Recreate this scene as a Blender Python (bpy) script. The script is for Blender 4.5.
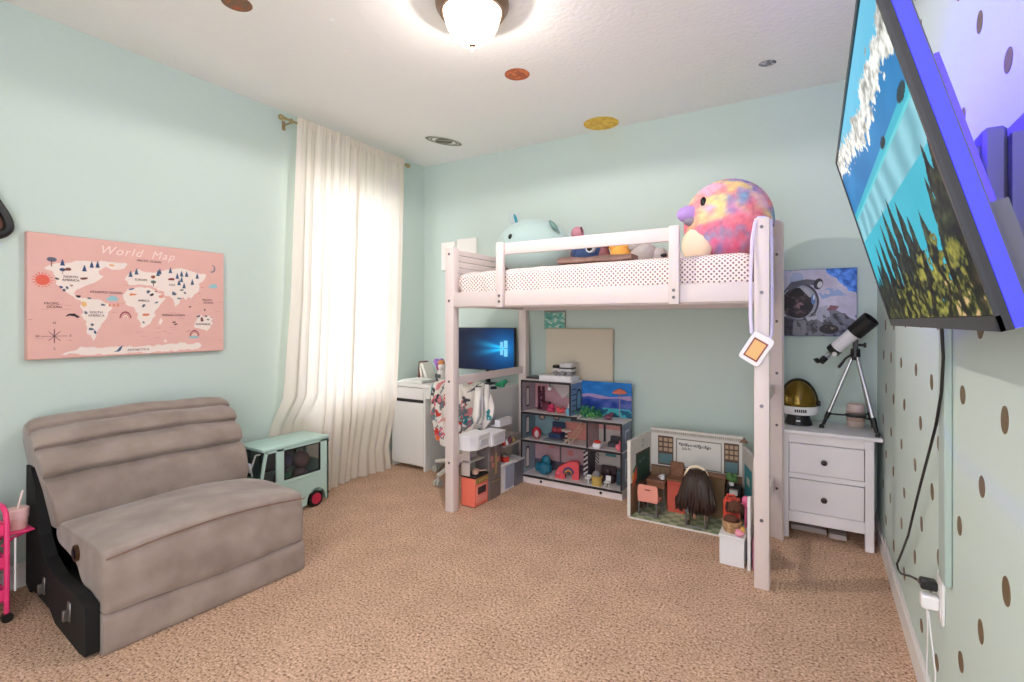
import bpy, bmesh, math, random
import numpy as np
from mathutils import Vector, Matrix

for _o in list(bpy.data.objects):
    bpy.data.objects.remove(_o)
SC = bpy.context.scene
COL = SC.collection
random.seed(7)
PI = math.pi

# ---------------------------------------------------------------- camera, world, light, exposure
CAM_H = 1.30
cd = bpy.data.cameras.new('camera')
cam = bpy.data.objects.new('camera', cd)
COL.objects.link(cam)
cam.location = (0, 0, CAM_H)
cam.rotation_euler = (math.radians(90), 0, math.radians(31.125))
cd.sensor_width = 36
cd.lens = 36 * 501.8 / 1024
cd.shift_y = -(341 - 321.3) / 1024
cd.clip_start = 0.02
SC.camera = cam

SC.view_settings.view_transform = 'Standard'
SC.view_settings.look = 'None'
SC.view_settings.gamma = 1
SC.view_settings.use_curve_mapping = False
SC.view_settings.exposure = 0.15

wd = bpy.data.worlds.new('world')
SC.world = wd
wd.use_nodes = True
_bg = wd.node_tree.nodes['Background']
_bg.inputs[0].default_value = (0.985, 0.955, 1.0, 1)
_bg.inputs[1].default_value = 3.65


def light(name, kind, loc, energy, color=(1, 1, 1), size=0.1, size_y=None, aim=None):
    l = bpy.data.lights.new(name, kind)
    l.energy = energy
    l.color = color
    if kind == 'AREA':
        l.size = size
        if size_y:
            l.shape = 'RECTANGLE'
            l.size_y = size_y
    elif kind in ('POINT', 'SPOT'):
        l.shadow_soft_size = size
    o = bpy.data.objects.new(name, l)
    o.location = loc
    if aim is not None:
        o.rotation_euler = (Vector(aim) - Vector(loc)).to_track_quat('-Z', 'Y').to_euler()
    COL.objects.link(o)
    return o


# daylight that falls on the window from outside
light('window_daylight', 'AREA', (-3.95, 2.92, 1.65), 5, (0.95, 0.98, 1.0), 1.3, 2.1, aim=(-3.0, 2.92, 1.5))

XL, XR, YB, YF, H = -3.34, 0.33, 3.84, -0.9, 2.84


# ---------------------------------------------------------------- helpers
def S(c):
    """0-255 sRGB to linear"""
    out = []
    for v in c[:3]:
        v = v / 255.0
        out.append(v / 12.92 if v <= 0.04045 else ((v + 0.055) / 1.055) ** 2.4)
    return tuple(out)


_M = {}


def mat(name, rgb, rough=0.6, metal=0.0, bump=None, vary=None, emit=0.0, spec=0.5, sheen=0.0, trans=0.0, coat=0.0):
    if name in _M:
        return _M[name]
    m = bpy.data.materials.new(name)
    m.use_nodes = True
    nt = m.node_tree
    b = nt.nodes['Principled BSDF']
    col = (*S(rgb), 1)
    b.inputs['Base Color'].default_value = col
    b.inputs['Roughness'].default_value = rough
    b.inputs['Metallic'].default_value = metal
    b.inputs['Specular IOR Level'].default_value = spec
    if sheen:
        b.inputs['Sheen Weight'].default_value = sheen
    if coat:
        b.inputs['Coat Weight'].default_value = coat
    if trans:
        b.inputs['Transmission Weight'].default_value = trans
    if emit:
        b.inputs['Emission Color'].default_value = col
        b.inputs['Emission Strength'].default_value = emit
    if bump or vary:
        tc = nt.nodes.new('ShaderNodeTexCoord')
    if vary:
        sc_, amt, rgb2 = vary
        n = nt.nodes.new('ShaderNodeTexNoise')
        n.inputs['Scale'].default_value = sc_
        n.inputs['Detail'].default_value = 4
        r = nt.nodes.new('ShaderNodeValToRGB')
        r.color_ramp.elements[0].position = 0.5 - amt
        r.color_ramp.elements[0].color = col
        r.color_ramp.elements[1].position = 0.5 + amt
        r.color_ramp.elements[1].color = (*S(rgb2), 1)
        nt.links.new(tc.outputs['Object'], n.inputs['Vector'])
        nt.links.new(n.outputs['Fac'], r.inputs['Fac'])
        nt.links.new(r.outputs['Color'], b.inputs['Base Color'])
    if bump:
        sc_, st, dist = bump
        n = nt.nodes.new('ShaderNodeTexNoise')
        n.inputs['Scale'].default_value = sc_
        n.inputs['Detail'].default_value = 5
        bp = nt.nodes.new('ShaderNodeBump')
        bp.inputs['Strength'].default_value = st
        bp.inputs['Distance'].default_value = dist
        nt.links.new(tc.outputs['Object'], n.inputs['Vector'])
        nt.links.new(n.outputs['Fac'], bp.inputs['Height'])
        nt.links.new(bp.outputs['Normal'], b.inputs['Normal'])
    _M[name] = m
    return m


def attr_mat(name, rough=0.6, emit=0.0, bump=None, spec=0.4):
    """material that reads the colour attribute of its mesh"""
    if name in _M:
        return _M[name]
    m = bpy.data.materials.new(name)
    m.use_nodes = True
    nt = m.node_tree
    b = nt.nodes['Principled BSDF']
    a = nt.nodes.new('ShaderNodeAttribute')
    a.attribute_name = 'Col'
    b.inputs['Specular IOR Level'].default_value = spec
    b.inputs['Roughness'].default_value = rough
    if emit:
        b.inputs['Base Color'].default_value = (0.01, 0.01, 0.01, 1)
        nt.links.new(a.outputs['Color'], b.inputs['Emission Color'])
        b.inputs['Emission Strength'].default_value = emit
    else:
        nt.links.new(a.outputs['Color'], b.inputs['Base Color'])
    if bump:
        tc = nt.nodes.new('ShaderNodeTexCoord')
        n = nt.nodes.new('ShaderNodeTexNoise')
        n.inputs['Scale'].default_value = bump[0]
        bp = nt.nodes.new('ShaderNodeBump')
        bp.inputs['Strength'].default_value = bump[1]
        bp.inputs['Distance'].default_value = bump[2]
        nt.links.new(tc.outputs['Object'], n.inputs['Vector'])
        nt.links.new(n.outputs['Fac'], bp.inputs['Height'])
        nt.links.new(bp.outputs['Normal'], b.inputs['Normal'])
    _M[name] = m
    return m


def glass_mat(name, rgb, alpha=0.25, rough=0.03):
    """clear pane: mostly see-through with a reflective tint"""
    if name in _M:
        return _M[name]
    m = bpy.data.materials.new(name)
    m.use_nodes = True
    nt = m.node_tree
    b = nt.nodes['Principled BSDF']
    b.inputs['Base Color'].default_value = (*S(rgb), 1)
    b.inputs['Roughness'].default_value = rough
    b.inputs['Alpha'].default_value = alpha
    _M[name] = m
    return m


W = {}          # world matrix of each object


def rot(rx=0, ry=0, rz=0):
    return Matrix.Rotation(rz, 4, 'Z') @ Matrix.Rotation(ry, 4, 'Y') @ Matrix.Rotation(rx, 4, 'X')


def at(loc, rx=0, ry=0, rz=0):
    return Matrix.Translation(loc) @ rot(rx, ry, rz)


def tag(o, label=None, cat=None, group=None, kind=None):
    if label:
        o['label'] = label
    if cat:
        o['category'] = cat
    if group:
        o['group'] = group
    if kind:
        o['kind'] = kind
    return o


def thing(name, label, cat, loc=(0, 0, 0), rz=0.0, group=None):
    o = bpy.data.objects.new(name, None)
    o.empty_display_size = 0.05
    COL.objects.link(o)
    o.location = loc
    o.rotation_euler = (0, 0, rz)
    W[o] = at(loc, 0, 0, rz)
    return tag(o, label, cat, group)


def copy_tree(o, parent=None):
    c = o.copy()
    COL.objects.link(c)
    c.parent = parent
    if o in W:
        W[c] = W[o]
    for ch in list(o.children):
        copy_tree(ch, c)
    return c


class MB:
    def __init__(self):
        self.v = []
        self.f = []

    def add(self, vs, fs, M=None):
        n = len(self.v)
        for p in vs:
            p = Vector(p)
            self.v.append(M @ p if M is not None else p)
        self.f += [tuple(i + n for i in f) for f in fs]
        return self

    def box(self, x0, x1, y0, y1, z0, z1, bev=0.0, M=None, seg=1):
        bm = bmesh.new()
        bmesh.ops.create_cube(bm, size=1)
        for v in bm.verts:
            v.co = Vector(((x0 + x1) / 2 + v.co.x * (x1 - x0), (y0 + y1) / 2 + v.co.y * (y1 - y0), (z0 + z1) / 2 + v.co.z * (z1 - z0)))
        if bev:
            bmesh.ops.bevel(bm, geom=list(bm.edges), offset=bev, segments=seg, profile=0.5, affect='EDGES')
        bm.verts.index_update()
        self.add([v.co.copy() for v in bm.verts], [[v.index for v in f.verts] for f in bm.faces], M)
        bm.free()
        return self

    def ring_frame(self, p, k):
        a = Vector((0, 0, 1)) if abs(k.z) < 0.9 else Vector((1, 0, 0))
        u = k.cross(a).normalized()
        return u, k.cross(u).normalized()

    def cyl(self, p0, p1, r0, r1=None, n=16, M=None):
        r1 = r0 if r1 is None else r1
        p0, p1 = Vector(p0), Vector(p1)
        k = (p1 - p0).normalized()
        u, w = self.ring_frame(p0, k)
        vs = []
        for p, r in ((p0, r0), (p1, r1)):
            for i in range(n):
                t = 2 * PI * i / n
                vs.append(p + u * (r * math.cos(t)) + w * (r * math.sin(t)))
        fs = [(i, (i + 1) % n, n + (i + 1) % n, n + i) for i in range(n)]
        fs += [tuple(range(n))[::-1], tuple(range(n, 2 * n))]
        return self.add(vs, fs, M)

    def tube(self, pts, r, n=8, M=None, flat=None):
        """flat=(a,b): elliptical section"""
        pts = [Vector(p) for p in pts]
        vs = []
        u = None
        m = len(pts)
        for i, p in enumerate(pts):
            k = (pts[min(i + 1, m - 1)] - pts[max(i - 1, 0)]).normalized()
            if u is None:
                u, w = self.ring_frame(p, k)
            else:
                u = (u - k * u.dot(k)).normalized()
                w = k.cross(u).normalized()
            rr = r[i] if isinstance(r, (list, tuple)) else r
            a, b = (rr, rr) if flat is None else flat
            for j in range(n):
                t = 2 * PI * j / n
                vs.append(p + u * (a * math.cos(t)) + w * (b * math.sin(t)))
        fs = []
        for i in range(m - 1):
            for j in range(n):
                fs.append((i * n + j, i * n + (j + 1) % n, (i + 1) * n + (j + 1) % n, (i + 1) * n + j))
        fs += [tuple(range(n))[::-1], tuple(range((m - 1) * n, m * n))]
        return self.add(vs, fs, M)

    def lathe(self, prof, c=(0, 0, 0), n=28, M=None, sx=1, sy=1):
        """prof: list of (r, z) from bottom to top"""
        vs, fs = [], []
        for r, z in prof:
            r = max(r, 1e-4)
            for i in range(n):
                t = 2 * PI * i / n
                vs.append((c[0] + r * sx * math.cos(t), c[1] + r * sy * math.sin(t), c[2] + z))
        for k in range(len(prof) - 1):
            for i in range(n):
                fs.append((k * n + i, k * n + (i + 1) % n, (k + 1) * n + (i + 1) % n, (k + 1) * n + i))
        m = len(prof) - 1
        fs += [tuple(range(n))[::-1], tuple(range(m * n, (m + 1) * n))]
        return self.add(vs, fs, M)

    def ball(self, c, r, M=None, nu=20, nv=12, fn=None):
        if not isinstance(r, (list, tuple)):
            r = (r, r, r)
        vs, fs = [], []
        for j in range(nv + 1):
            ph = -PI / 2 + PI * j / nv
            for i in range(nu):
                t = 2 * PI * i / nu
                d = Vector((math.cos(ph) * math.cos(t), math.cos(ph) * math.sin(t), math.sin(ph)))
                k = fn(d) if fn else 1.0
                vs.append((c[0] + d.x * r[0] * k, c[1] + d.y * r[1] * k, c[2] + d.z * r[2] * k))
        for j in range(nv):
            for i in range(nu):
                a, b = j * nu + i, j * nu + (i + 1) % nu
                fs.append((a, b, b + nu, a + nu))
        return self.add(vs, fs, M)

    def prism(self, poly, d, M=None):
        """poly: 3-D points of one face; d: extrusion vector"""
        n = len(poly)
        d = Vector(d)
        vs = [Vector(p) for p in poly] + [Vector(p) + d for p in poly]
        fs = [tuple(range(n)), tuple(range(n, 2 * n))[::-1]]
        fs += [(i, i + n, (i + 1) % n + n, (i + 1) % n) for i in range(n)]
        return self.add(vs, fs, M)

    def sheet(self, fn, nu, nv, M=None):
        vs = [fn(i / nu, j / nv) for j in range(nv + 1) for i in range(nu + 1)]
        fs = [(j * (nu + 1) + i, j * (nu + 1) + i + 1, (j + 1) * (nu + 1) + i + 1, (j + 1) * (nu + 1) + i) for j in range(nv) for i in range(nu)]
        return self.add(vs, fs, M)

    def loft(self, rings, M=None):
        n = len(rings[0])
        vs = [p for r in rings for p in r]
        fs = []
        for k in range(len(rings) - 1):
            for i in range(n):
                fs.append((k * n + i, k * n + (i + 1) % n, (k + 1) * n + (i + 1) % n, (k + 1) * n + i))
        m = len(rings) - 1
        fs += [tuple(range(n))[::-1], tuple(range(m * n, (m + 1) * n))]
        return self.add(vs, fs, M)

    def build(self, name, m, parent=None, local=False, smooth=True, angle=38, sub=0, solid=0.0, keep=False):
        """parent given: vertices are world points (local=False) or points in the parent's frame"""
        vs = self.v
        o_loc = None
        if parent is not None:
            if not local:
                inv = W[parent].inverted()
                vs = [inv @ p for p in vs]
        elif not keep:
            xs = [p.x for p in vs]
            ys = [p.y for p in vs]
            o_loc = Vector(((min(xs) + max(xs)) / 2, (min(ys) + max(ys)) / 2, min(p.z for p in vs)))
            vs = [p - o_loc for p in vs]
        me = bpy.data.meshes.new(name)
        me.from_pydata([tuple(p) for p in vs], [], self.f)
        bm = bmesh.new()
        bm.from_mesh(me)
        bmesh.ops.recalc_face_normals(bm, faces=bm.faces)
        bm.to_mesh(me)
        bm.free()
        me.materials.append(m)
        if smooth:
            me.polygons.foreach_set('use_smooth', [True] * len(me.polygons))
            me.set_sharp_from_angle(angle=math.radians(angle))
        o = bpy.data.objects.new(name, me)
        COL.objects.link(o)
        if parent is not None:
            o.parent = parent
            W[o] = W[parent]
        elif o_loc is not None:
            o.location = o_loc
            W[o] = Matrix.Translation(o_loc)
        else:
            W[o] = Matrix.Identity(4)
        if solid:
            md = o.modifiers.new('solid', 'SOLIDIFY')
            md.thickness = solid
            md.offset = 0
        if sub:
            md = o.modifiers.new('sub', 'SUBSURF')
            md.levels = md.render_levels = sub
        return o


def lin(a):
    a = np.clip(np.asarray(a, float) / 255.0, 0, 1)
    return np.where(a <= 0.04045, a / 12.92, ((a + 0.055) / 1.055) ** 2.4)


def paint(o, fn):
    """fn(xyz world array) -> Nx3 sRGB 0-255, stored as the mesh's colour attribute"""
    me = o.data
    n = len(me.vertices)
    co = np.empty(n * 3)
    me.vertices.foreach_get('co', co)
    co = co.reshape(-1, 3)
    Mw = np.array(W[o])
    co = co @ Mw[:3, :3].T + Mw[:3, 3]
    rgb = lin(fn(co))
    ca = me.color_attributes.new('Col', 'FLOAT_COLOR', 'POINT')
    ca.data.foreach_set('color', np.hstack([rgb, np.ones((n, 1))]).ravel())
    return o


def picture(name, org, ux, uy, nx, ny, fn, m, parent=None):
    """a fine flat sheet whose own picture is fn(u, v) -> sRGB"""
    org, ux, uy = Vector(org), Vector(ux), Vector(uy)
    mb = MB().sheet(lambda a, b: org + ux * a + uy * b, nx, ny)
    o = mb.build(name, m, parent, smooth=False)
    u, v = np.meshgrid(np.linspace(0, 1, nx + 1), np.linspace(0, 1, ny + 1))
    rgb = lin(fn(u.ravel(), v.ravel()))
    ca = o.data.color_attributes.new('Col', 'FLOAT_COLOR', 'POINT')
    ca.data.foreach_set('color', np.hstack([rgb, np.ones((len(rgb), 1))]).ravel())
    return o


def vnoise(u, v, s, seed=0):
    r = np.random.RandomState(seed)
    g = r.rand(64, 64)
    x, y = u * s, v * s
    xi, yi = np.floor(x).astype(int), np.floor(y).astype(int)
    fx, fy = x - xi, y - yi
    fx, fy = fx * fx * (3 - 2 * fx), fy * fy * (3 - 2 * fy)
    a, b = g[xi % 64, yi % 64], g[(xi + 1) % 64, yi % 64]
    c, d = g[xi % 64, (yi + 1) % 64], g[(xi + 1) % 64, (yi + 1) % 64]
    return (a * (1 - fx) + b * fx) * (1 - fy) + (c * (1 - fx) + d * fx) * fy


def fbm(u, v, s, seed=0):
    return sum(vnoise(u, v, s * 2 ** k, seed + k) / 2 ** (k + 1) for k in range(4)) / 0.94


def inpoly(u, v, P):
    r = np.zeros(len(u), bool)
    n = len(P)
    for i in range(n):
        x0, y0 = P[i]
        x1, y1 = P[(i + 1) % n]
        if y0 == y1:
            continue
        c = ((v < y0) != (v < y1)) & (u < (x1 - x0) * (v - y0) / (y1 - y0) + x0)
        r ^= c
    return r


def ell(u, v, cx, cy, rx, ry, a=0.0):
    du, dv = u - cx, v - cy
    c, s = math.cos(a), math.sin(a)
    return ((du * c + dv * s) / rx) ** 2 + ((-du * s + dv * c) / ry) ** 2 < 1


def put(rgb, mask, c):
    rgb[mask] = c


def writing(name, body, size, org, ux, uy, m, parent=None, shear=0.0, align='CENTER', bold=0.0, space=1.0):
    """lettering lying on the plane org + ux, uy"""
    cu = bpy.data.curves.new(name, 'FONT')
    cu.body = body
    cu.size = size
    cu.shear = shear
    cu.space_character = space
    cu.align_x = align
    cu.align_y = 'CENTER'
    cu.offset = bold
    cu.extrude = 0.0004
    t = bpy.data.objects.new(name + '_tmp', cu)
    COL.objects.link(t)
    dg = bpy.context.evaluated_depsgraph_get()
    me = bpy.data.meshes.new_from_object(t.evaluated_get(dg))
    bpy.data.objects.remove(t)
    ux, uy = Vector(ux).normalized(), Vector(uy).normalized()
    un = ux.cross(uy)
    R = Matrix((ux, uy, un)).transposed().to_4x4()
    Mx = Matrix.Translation(org) @ R
    if parent is not None:
        Mx = W[parent].inverted() @ Mx
    me.transform(Mx)
    me.materials.clear()
    me.materials.append(m)
    o = bpy.data.objects.new(name, me)
    COL.objects.link(o)
    if parent is not None:
        o.parent = parent
        W[o] = W[parent]
    return o


def struct(o):
    o['kind'] = 'structure'
    return o


# ---------------------------------------------------------------- common materials
def wall_mat():
    m = mat('mint_wall_paint', (202, 219, 211), 0.75, bump=(160, 0.06, 0.004), spec=0.25)
    return m


M_WALL = wall_mat()
M_CEIL = mat('ceiling_paint', (246, 245, 241), 0.85, bump=(38, 0.35, 0.012), spec=0.2)
M_TRIM = mat('trim_white', (236, 234, 230), 0.45)
M_BED = mat('bed_white_paint', (228, 215, 211), 0.42)
M_WHITE = mat('white_melamine', (238, 238, 234), 0.4)
M_PLAST = mat('white_plastic', (240, 240, 240), 0.35)
M_BLACK = mat('black_plastic', (22, 22, 24), 0.4)
M_DARK = mat('dark_line', (38, 32, 36), 0.6)
M_BOLT = mat('bolt_grey', (110, 104, 108), 0.4, 0.6)
M_SILVER = mat('silver_metal', (205, 207, 210), 0.28, 0.85)
M_CHROME = mat('dull_chrome', (150, 150, 152), 0.3, 0.9)


def carpet_mat():
    m = bpy.data.materials.new('beige_carpet')
    m.use_nodes = True
    nt = m.node_tree
    b = nt.nodes['Principled BSDF']
    b.inputs['Roughness'].default_value = 0.95
    b.inputs['Specular IOR Level'].default_value = 0.1
    tc = nt.nodes.new('ShaderNodeTexCoord')
    n1 = nt.nodes.new('ShaderNodeTexNoise')
    n1.inputs['Scale'].default_value = 92
    n1.inputs['Detail'].default_value = 2.5
    n1.inputs['Roughness'].default_value = 0.7
    r1 = nt.nodes.new('ShaderNodeValToRGB')
    e = r1.color_ramp.elements
    e[0].position, e[0].color = 0.35, (*S((122, 86, 64)), 1)
    e[1].position, e[1].color = 0.68, (*S((252, 228, 204)), 1)
    x = e.new(0.45)
    x.color = (*S((212, 174, 146)), 1)
    x = e.new(0.56)
    x.color = (*S((224, 188, 160)), 1)
    n2 = nt.nodes.new('ShaderNodeTexNoise')
    n2.inputs['Scale'].default_value = 5
    n2.inputs['Detail'].default_value = 4
    r2 = nt.nodes.new('ShaderNodeValToRGB')
    r2.color_ramp.elements[0].position, r2.color_ramp.elements[0].color = 0.3, (0.84, 0.83, 0.82, 1)
    r2.color_ramp.elements[1].position, r2.color_ramp.elements[1].color = 0.7, (1, 1, 1, 1)
    mx = nt.nodes.new('ShaderNodeMix')
    mx.data_type = 'RGBA'
    mx.blend_type = 'MULTIPLY'
    mx.inputs[0].default_value = 1
    bp = nt.nodes.new('ShaderNodeBump')
    bp.inputs['Strength'].default_value = 0.9
    bp.inputs['Distance'].default_value = 0.012
    L = nt.links.new
    L(tc.outputs['Object'], n1.inputs['Vector'])
    L(tc.outputs['Object'], n2.inputs['Vector'])
    L(n1.outputs['Fac'], r1.inputs['Fac'])
    L(n2.outputs['Fac'], r2.inputs['Fac'])
    L(r1.outputs['Color'], mx.inputs[6])
    L(r2.outputs['Color'], mx.inputs[7])
    L(mx.outputs[2], b.inputs['Base Color'])
    L(n1.outputs['Fac'], bp.inputs['Height'])
    L(bp.outputs['Normal'], b.inputs['Normal'])
    return m


# ---------------------------------------------------------------- the room
struct(MB().box(XL - 0.15, XR + 0.15, YF, YB + 0.15, -0.1, 0.0).build('floor', carpet_mat(), keep=True))
struct(MB().box(XL - 0.15, XR + 0.15, YF, YB + 0.15, H, H + 0.1).build('ceiling', M_CEIL, keep=True))
WY0, WY1, WZ0, WZ1 = 2.42, 3.42, 0.60, 2.42
wl = MB()
wl.box(XL - 0.14, XL, YF, WY0, 0, H)
wl.box(XL - 0.14, XL, WY1, YB + 0.15, 0, H)
wl.box(XL - 0.14, XL, WY0, WY1, 0, WZ0)
wl.box(XL - 0.14, XL, WY0, WY1, WZ1, H)
struct(wl.build('wall_left', M_WALL, keep=True))
struct(MB().box(XL, XR, YB, YB + 0.12, 0, H).build('wall_back', M_WALL, keep=True))
struct(MB().box(XR, XR + 0.12, YF, YB + 0.12, 0, H).build('wall_right', M_WALL, keep=True))
struct(MB().box(XL, -1.6, YF - 0.12, YF, 0, H).build('wall_front_light_block', M_WALL, keep=True))  # unseen partial wall, added and sized to hold light off the left wall


def skirting(name, pts):
    mb = MB()
    for x0, x1, y0, y1, lip in pts:
        mb.box(x0, x1, y0, y1, 0, 0.095)
        mb.box(*lip, 0.095, 0.115, 0.003)
    struct(mb.build(name, M_TRIM, keep=True))


skirting('baseboard_left', [(XL, XL + 0.014, YF, YB, (XL, XL + 0.009, YF, YB))])
skirting('baseboard_back', [(XL, XR, YB - 0.014, YB, (XL, XR, YB - 0.009, YB))])
skirting('baseboard_right', [(XR - 0.014, XR, YF, YB, (XR - 0.009, XR, YF, YB))])

win = bpy.data.objects.new('window_1', None)
COL.objects.link(win)
win.location = (XL - 0.07, (WY0 + WY1) / 2, WZ0)
W[win] = Matrix.Translation(win.location)
struct(win)
fr = MB()
fx0, fx1 = XL - 0.10, XL - 0.05
for y0, y1, z0, z1 in ((WY0, WY0 + 0.05, WZ0, WZ1), (WY1 - 0.05, WY1, WZ0, WZ1), (WY0, WY1, WZ0, WZ0 + 0.05), (WY0, WY1, WZ1 - 0.05, WZ1), (WY0, WY1, 1.46, 1.52)):
    fr.box(fx0, fx1, y0, y1, z0, z1, 0.004)
struct(fr.build('window_frame', M_TRIM, win))
struct(MB().box(XL - 0.078, XL - 0.072, WY0 + 0.04, WY1 - 0.04, WZ0 + 0.04, WZ1 - 0.04).build('window_glass', glass_mat('window_pane', (235, 245, 250), 0.08), win))
struct(MB().box(XL - 0.12, XL + 0.025, WY0 - 0.02, WY1 + 0.02, WZ0 - 0.03, WZ0, 0.005).build('window_sill', M_TRIM, win))

# ---------------------------------------------------------------- armless recliner chair
M_SUEDE = mat('taupe_suede', (136, 121, 111), 0.85, vary=(6, 0.16, (162, 147, 137)), bump=(22, 0.25, 0.006), sheen=0.3)
M_SEAM = mat('suede_seam', (126, 98, 86), 0.8)


def loft_profile(mb, prof, a0, a1, round_=0.03, crown=None, nseg=14):
    """profile in (y, z) swept along local x with rounded ends; crown(t, y, z) -> extra (dy, dz)"""
    cy = sum(p[0] for p in prof) / len(prof)
    cz = sum(p[1] for p in prof) / len(prof)
    st = [(0.0, 1 - round_ * 2.2), (0.25, 1 - round_ * 0.9), (0.6, 1 - round_ * 0.2), (1.0, 1.0)]
    xs = [(a0 + round_ * t, k) for t, k in st]
    inner = [(a0 + round_ + (a1 - a0 - 2 * round_) * i / nseg, 1.0) for i in range(1, nseg)]
    xs = xs + inner + [(a1 - round_ * t, k) for t, k in st[::-1]]
    rings = []
    for x, k in xs:
        t = (x - a0) / (a1 - a0)
        ring = []
        for y, z in prof:
            dy, dz = crown(t, y, z) if crown else (0, 0)
            ring.append((x, cy + (y - cy) * k + dy, cz + (z - cz) * k + dz))
        rings.append(ring)
    mb.loft(rings)
    return mb


def smooth_poly(P, n=4):
    """closed Catmull-Rom through P"""
    out = []
    m = len(P)
    for i in range(m):
        p0, p1, p2, p3 = (Vector((*P[(i + k) % m], 0)) for k in (-1, 0, 1, 2))
        for j in range(n):
            t = j / n
            q = 0.5 * ((2 * p1) + (p2 - p0) * t + (2 * p0 - 5 * p1 + 4 * p2 - p3) * t * t + (3 * p1 - p0 - 3 * p2 + p3) * t ** 3)
            out.append((q.x, q.y))
    return out


ch = thing('recliner_chair', 'wide armless taupe suede recliner chair with ribbed back by the left wall', 'armchair', (-2.36, 0.845, 0), math.radians(85.5))
seat_p = smooth_poly([(0.0, 0.155), (-0.012, 0.26), (0.0, 0.365), (0.03, 0.40), (0.20, 0.408), (0.42, 0.395), (0.60, 0.375), (0.66, 0.33), (0.60, 0.285), (0.36, 0.275), (0.26, 0.21), (0.12, 0.19)])
loft_profile(MB(), seat_p, 0.0, 0.845, 0.03, lambda t, y, z: (-0.006 * math.sin(PI * t), (0.03 * math.sin(PI * t) if z > 0.3 else 0) + 0.004 * math.sin(9 * t + 14 * y))).build('seat', M_SUEDE, ch, local=True)
foot_p = smooth_poly([(0.0, 0.004), (-0.008, 0.07), (0.002, 0.15), (0.06, 0.15), (0.07, 0.08), (0.06, 0.004)])
loft_profile(MB(), foot_p, 0.0, 0.845, 0.015).build('footrest', M_SUEDE, ch, local=True)
back_p = [(0.62, 0.33), (0.585, 0.37), (0.578, 0.43), (0.60, 0.50), (0.635, 0.552), (0.684, 0.573), (0.652, 0.598), (0.664, 0.645), (0.70, 0.68), (0.757, 0.697), (0.732, 0.72), (0.75, 0.755), (0.79, 0.775), (0.838, 0.779), (0.832, 0.80), (0.87, 0.825), (0.92, 0.82), (0.955, 0.78), (0.96, 0.60), (0.95, 0.36), (0.80, 0.31)]
rb_ = loft_profile(MB(), smooth_poly(back_p, 3), 0.0, 0.855, 0.045, lambda t, y, z: (-0.012 * math.sin(PI * t), 0.02 * math.sin(PI * t) * (z - 0.3) / 0.5 + 0.003 * math.sin(17 * t + 30 * z)))
for p in rb_.v:
    p.x -= 0.06 * min(1, max(0, (p.z - 0.33) / 0.40)) * (1 - p.x / 0.855) ** 2
rb_.build('backrest', M_SUEDE, ch, local=True, angle=60)
sm = MB()
sm.tube([(t * 0.835 + 0.005, -0.012 + 0.004 * math.cos(PI * (t - 0.5)) - 0.004, 0.378 + 0.03 * math.sin(PI * t)) for t in [i / 14 for i in range(15)]], 0.0035, 6)
sm.build('seam', M_SEAM, ch, local=True)
base_p = [(0.03, 0.012), (0.03, 0.20), (0.14, 0.215), (0.30, 0.205), (0.44, 0.20), (0.60, 0.235), (0.70, 0.31), (0.76, 0.50), (0.84, 0.60), (0.93, 0.60), (0.94, 0.02), (0.86, 0.0), (0.80, 0.03), (0.52, 0.035), (0.44, 0.0), (0.10, 0.0)]
bs = MB()
bs.prism([(-0.048, y, z) for y, z in base_p], (0.046, 0, 0))
bs.prism([(0.80, y, z) for y, z in base_p], (0.04, 0, 0))
bs.box(0.0, 0.82, 0.10, 0.90, 0.03, 0.14, 0.01)
bs.box(0.0, 0.82, 0.86, 0.93, 0.03, 0.58, 0.01)
bs.build('base', mat('black_upholstery_cloth', (12, 12, 13), 0.8), ch, local=True, smooth=False)
for yy, zz in ((0.22, 0.125), (0.60, 0.115)):
    mb = MB()
    mb.box(-0.054, -0.048, yy - 0.018, yy + 0.018, zz - 0.04, zz + 0.04, 0.003)
    mb.box(-0.073, -0.051, yy - 0.014, yy + 0.004, zz - 0.03, zz + 0.012, 0.003)
    mb.build('bracket', M_CHROME, ch, local=True)
rb = MB().cyl((-0.012, 0.32, 0.318), (0.012, 0.32, 0.318), 0.034, 0.034, 24)
bt = rb.build('recline_button', mat('bronze_ring', (92, 66, 48), 0.35, 0.7), ch, local=True)
MB().cyl((-0.016, 0.32, 0.318), (-0.010, 0.32, 0.318), 0.023, 0.021, 20).build('button_face', M_BLACK, bt, local=True)

# ---------------------------------------------------------------- pink trolley and cup at the left edge
M_PINK = mat('hot_pink_metal', (238, 62, 124), 0.4)
M_LPINK = mat('pale_pink_plastic', (238, 196, 192), 0.4)
tr = thing('trolley', 'hot pink metal rolling trolley cut off by the left edge', 'cart', (-3.12, 0.57, 0))
fm = MB()
TX0, TX1, TYA, TYB = -3.245, -2.99, 0.41, 0.728
for yy in (TYA, TYB):
    MB().tube([(TX0, yy, 0.03), (TX0, yy, 0.43), (TX0 + 0.015, yy, 0.47), (TX0 + 0.05, yy, 0.487), (TX1 - 0.05, yy, 0.487), (TX1 - 0.015, yy, 0.47), (TX1, yy, 0.43), (TX1, yy, 0.03)], 0.010, 10).build('frame', M_PINK, tr)
for z in (0.09, 0.23, 0.37):
    MB().box(TX0, TX1, TYA, TYB, z, z + 0.012, 0.004).box(TX0, TX0 + 0.008, TYA, TYB, z, z + 0.055, 0.002).box(TX1 - 0.008, TX1, TYA, TYB, z, z + 0.055, 0.002).box(TX0, TX1, TYB - 0.008, TYB, z, z + 0.055, 0.002).build('shelf', M_PINK, tr)
for x in (TX0, TX1):
    for y in (TYA, TYB):
        MB().cyl((x - 0.012, y, 0.02), (x + 0.012, y, 0.02), 0.02, None, 16).build('wheel', M_BLACK, tr)
sh = MB()
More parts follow.
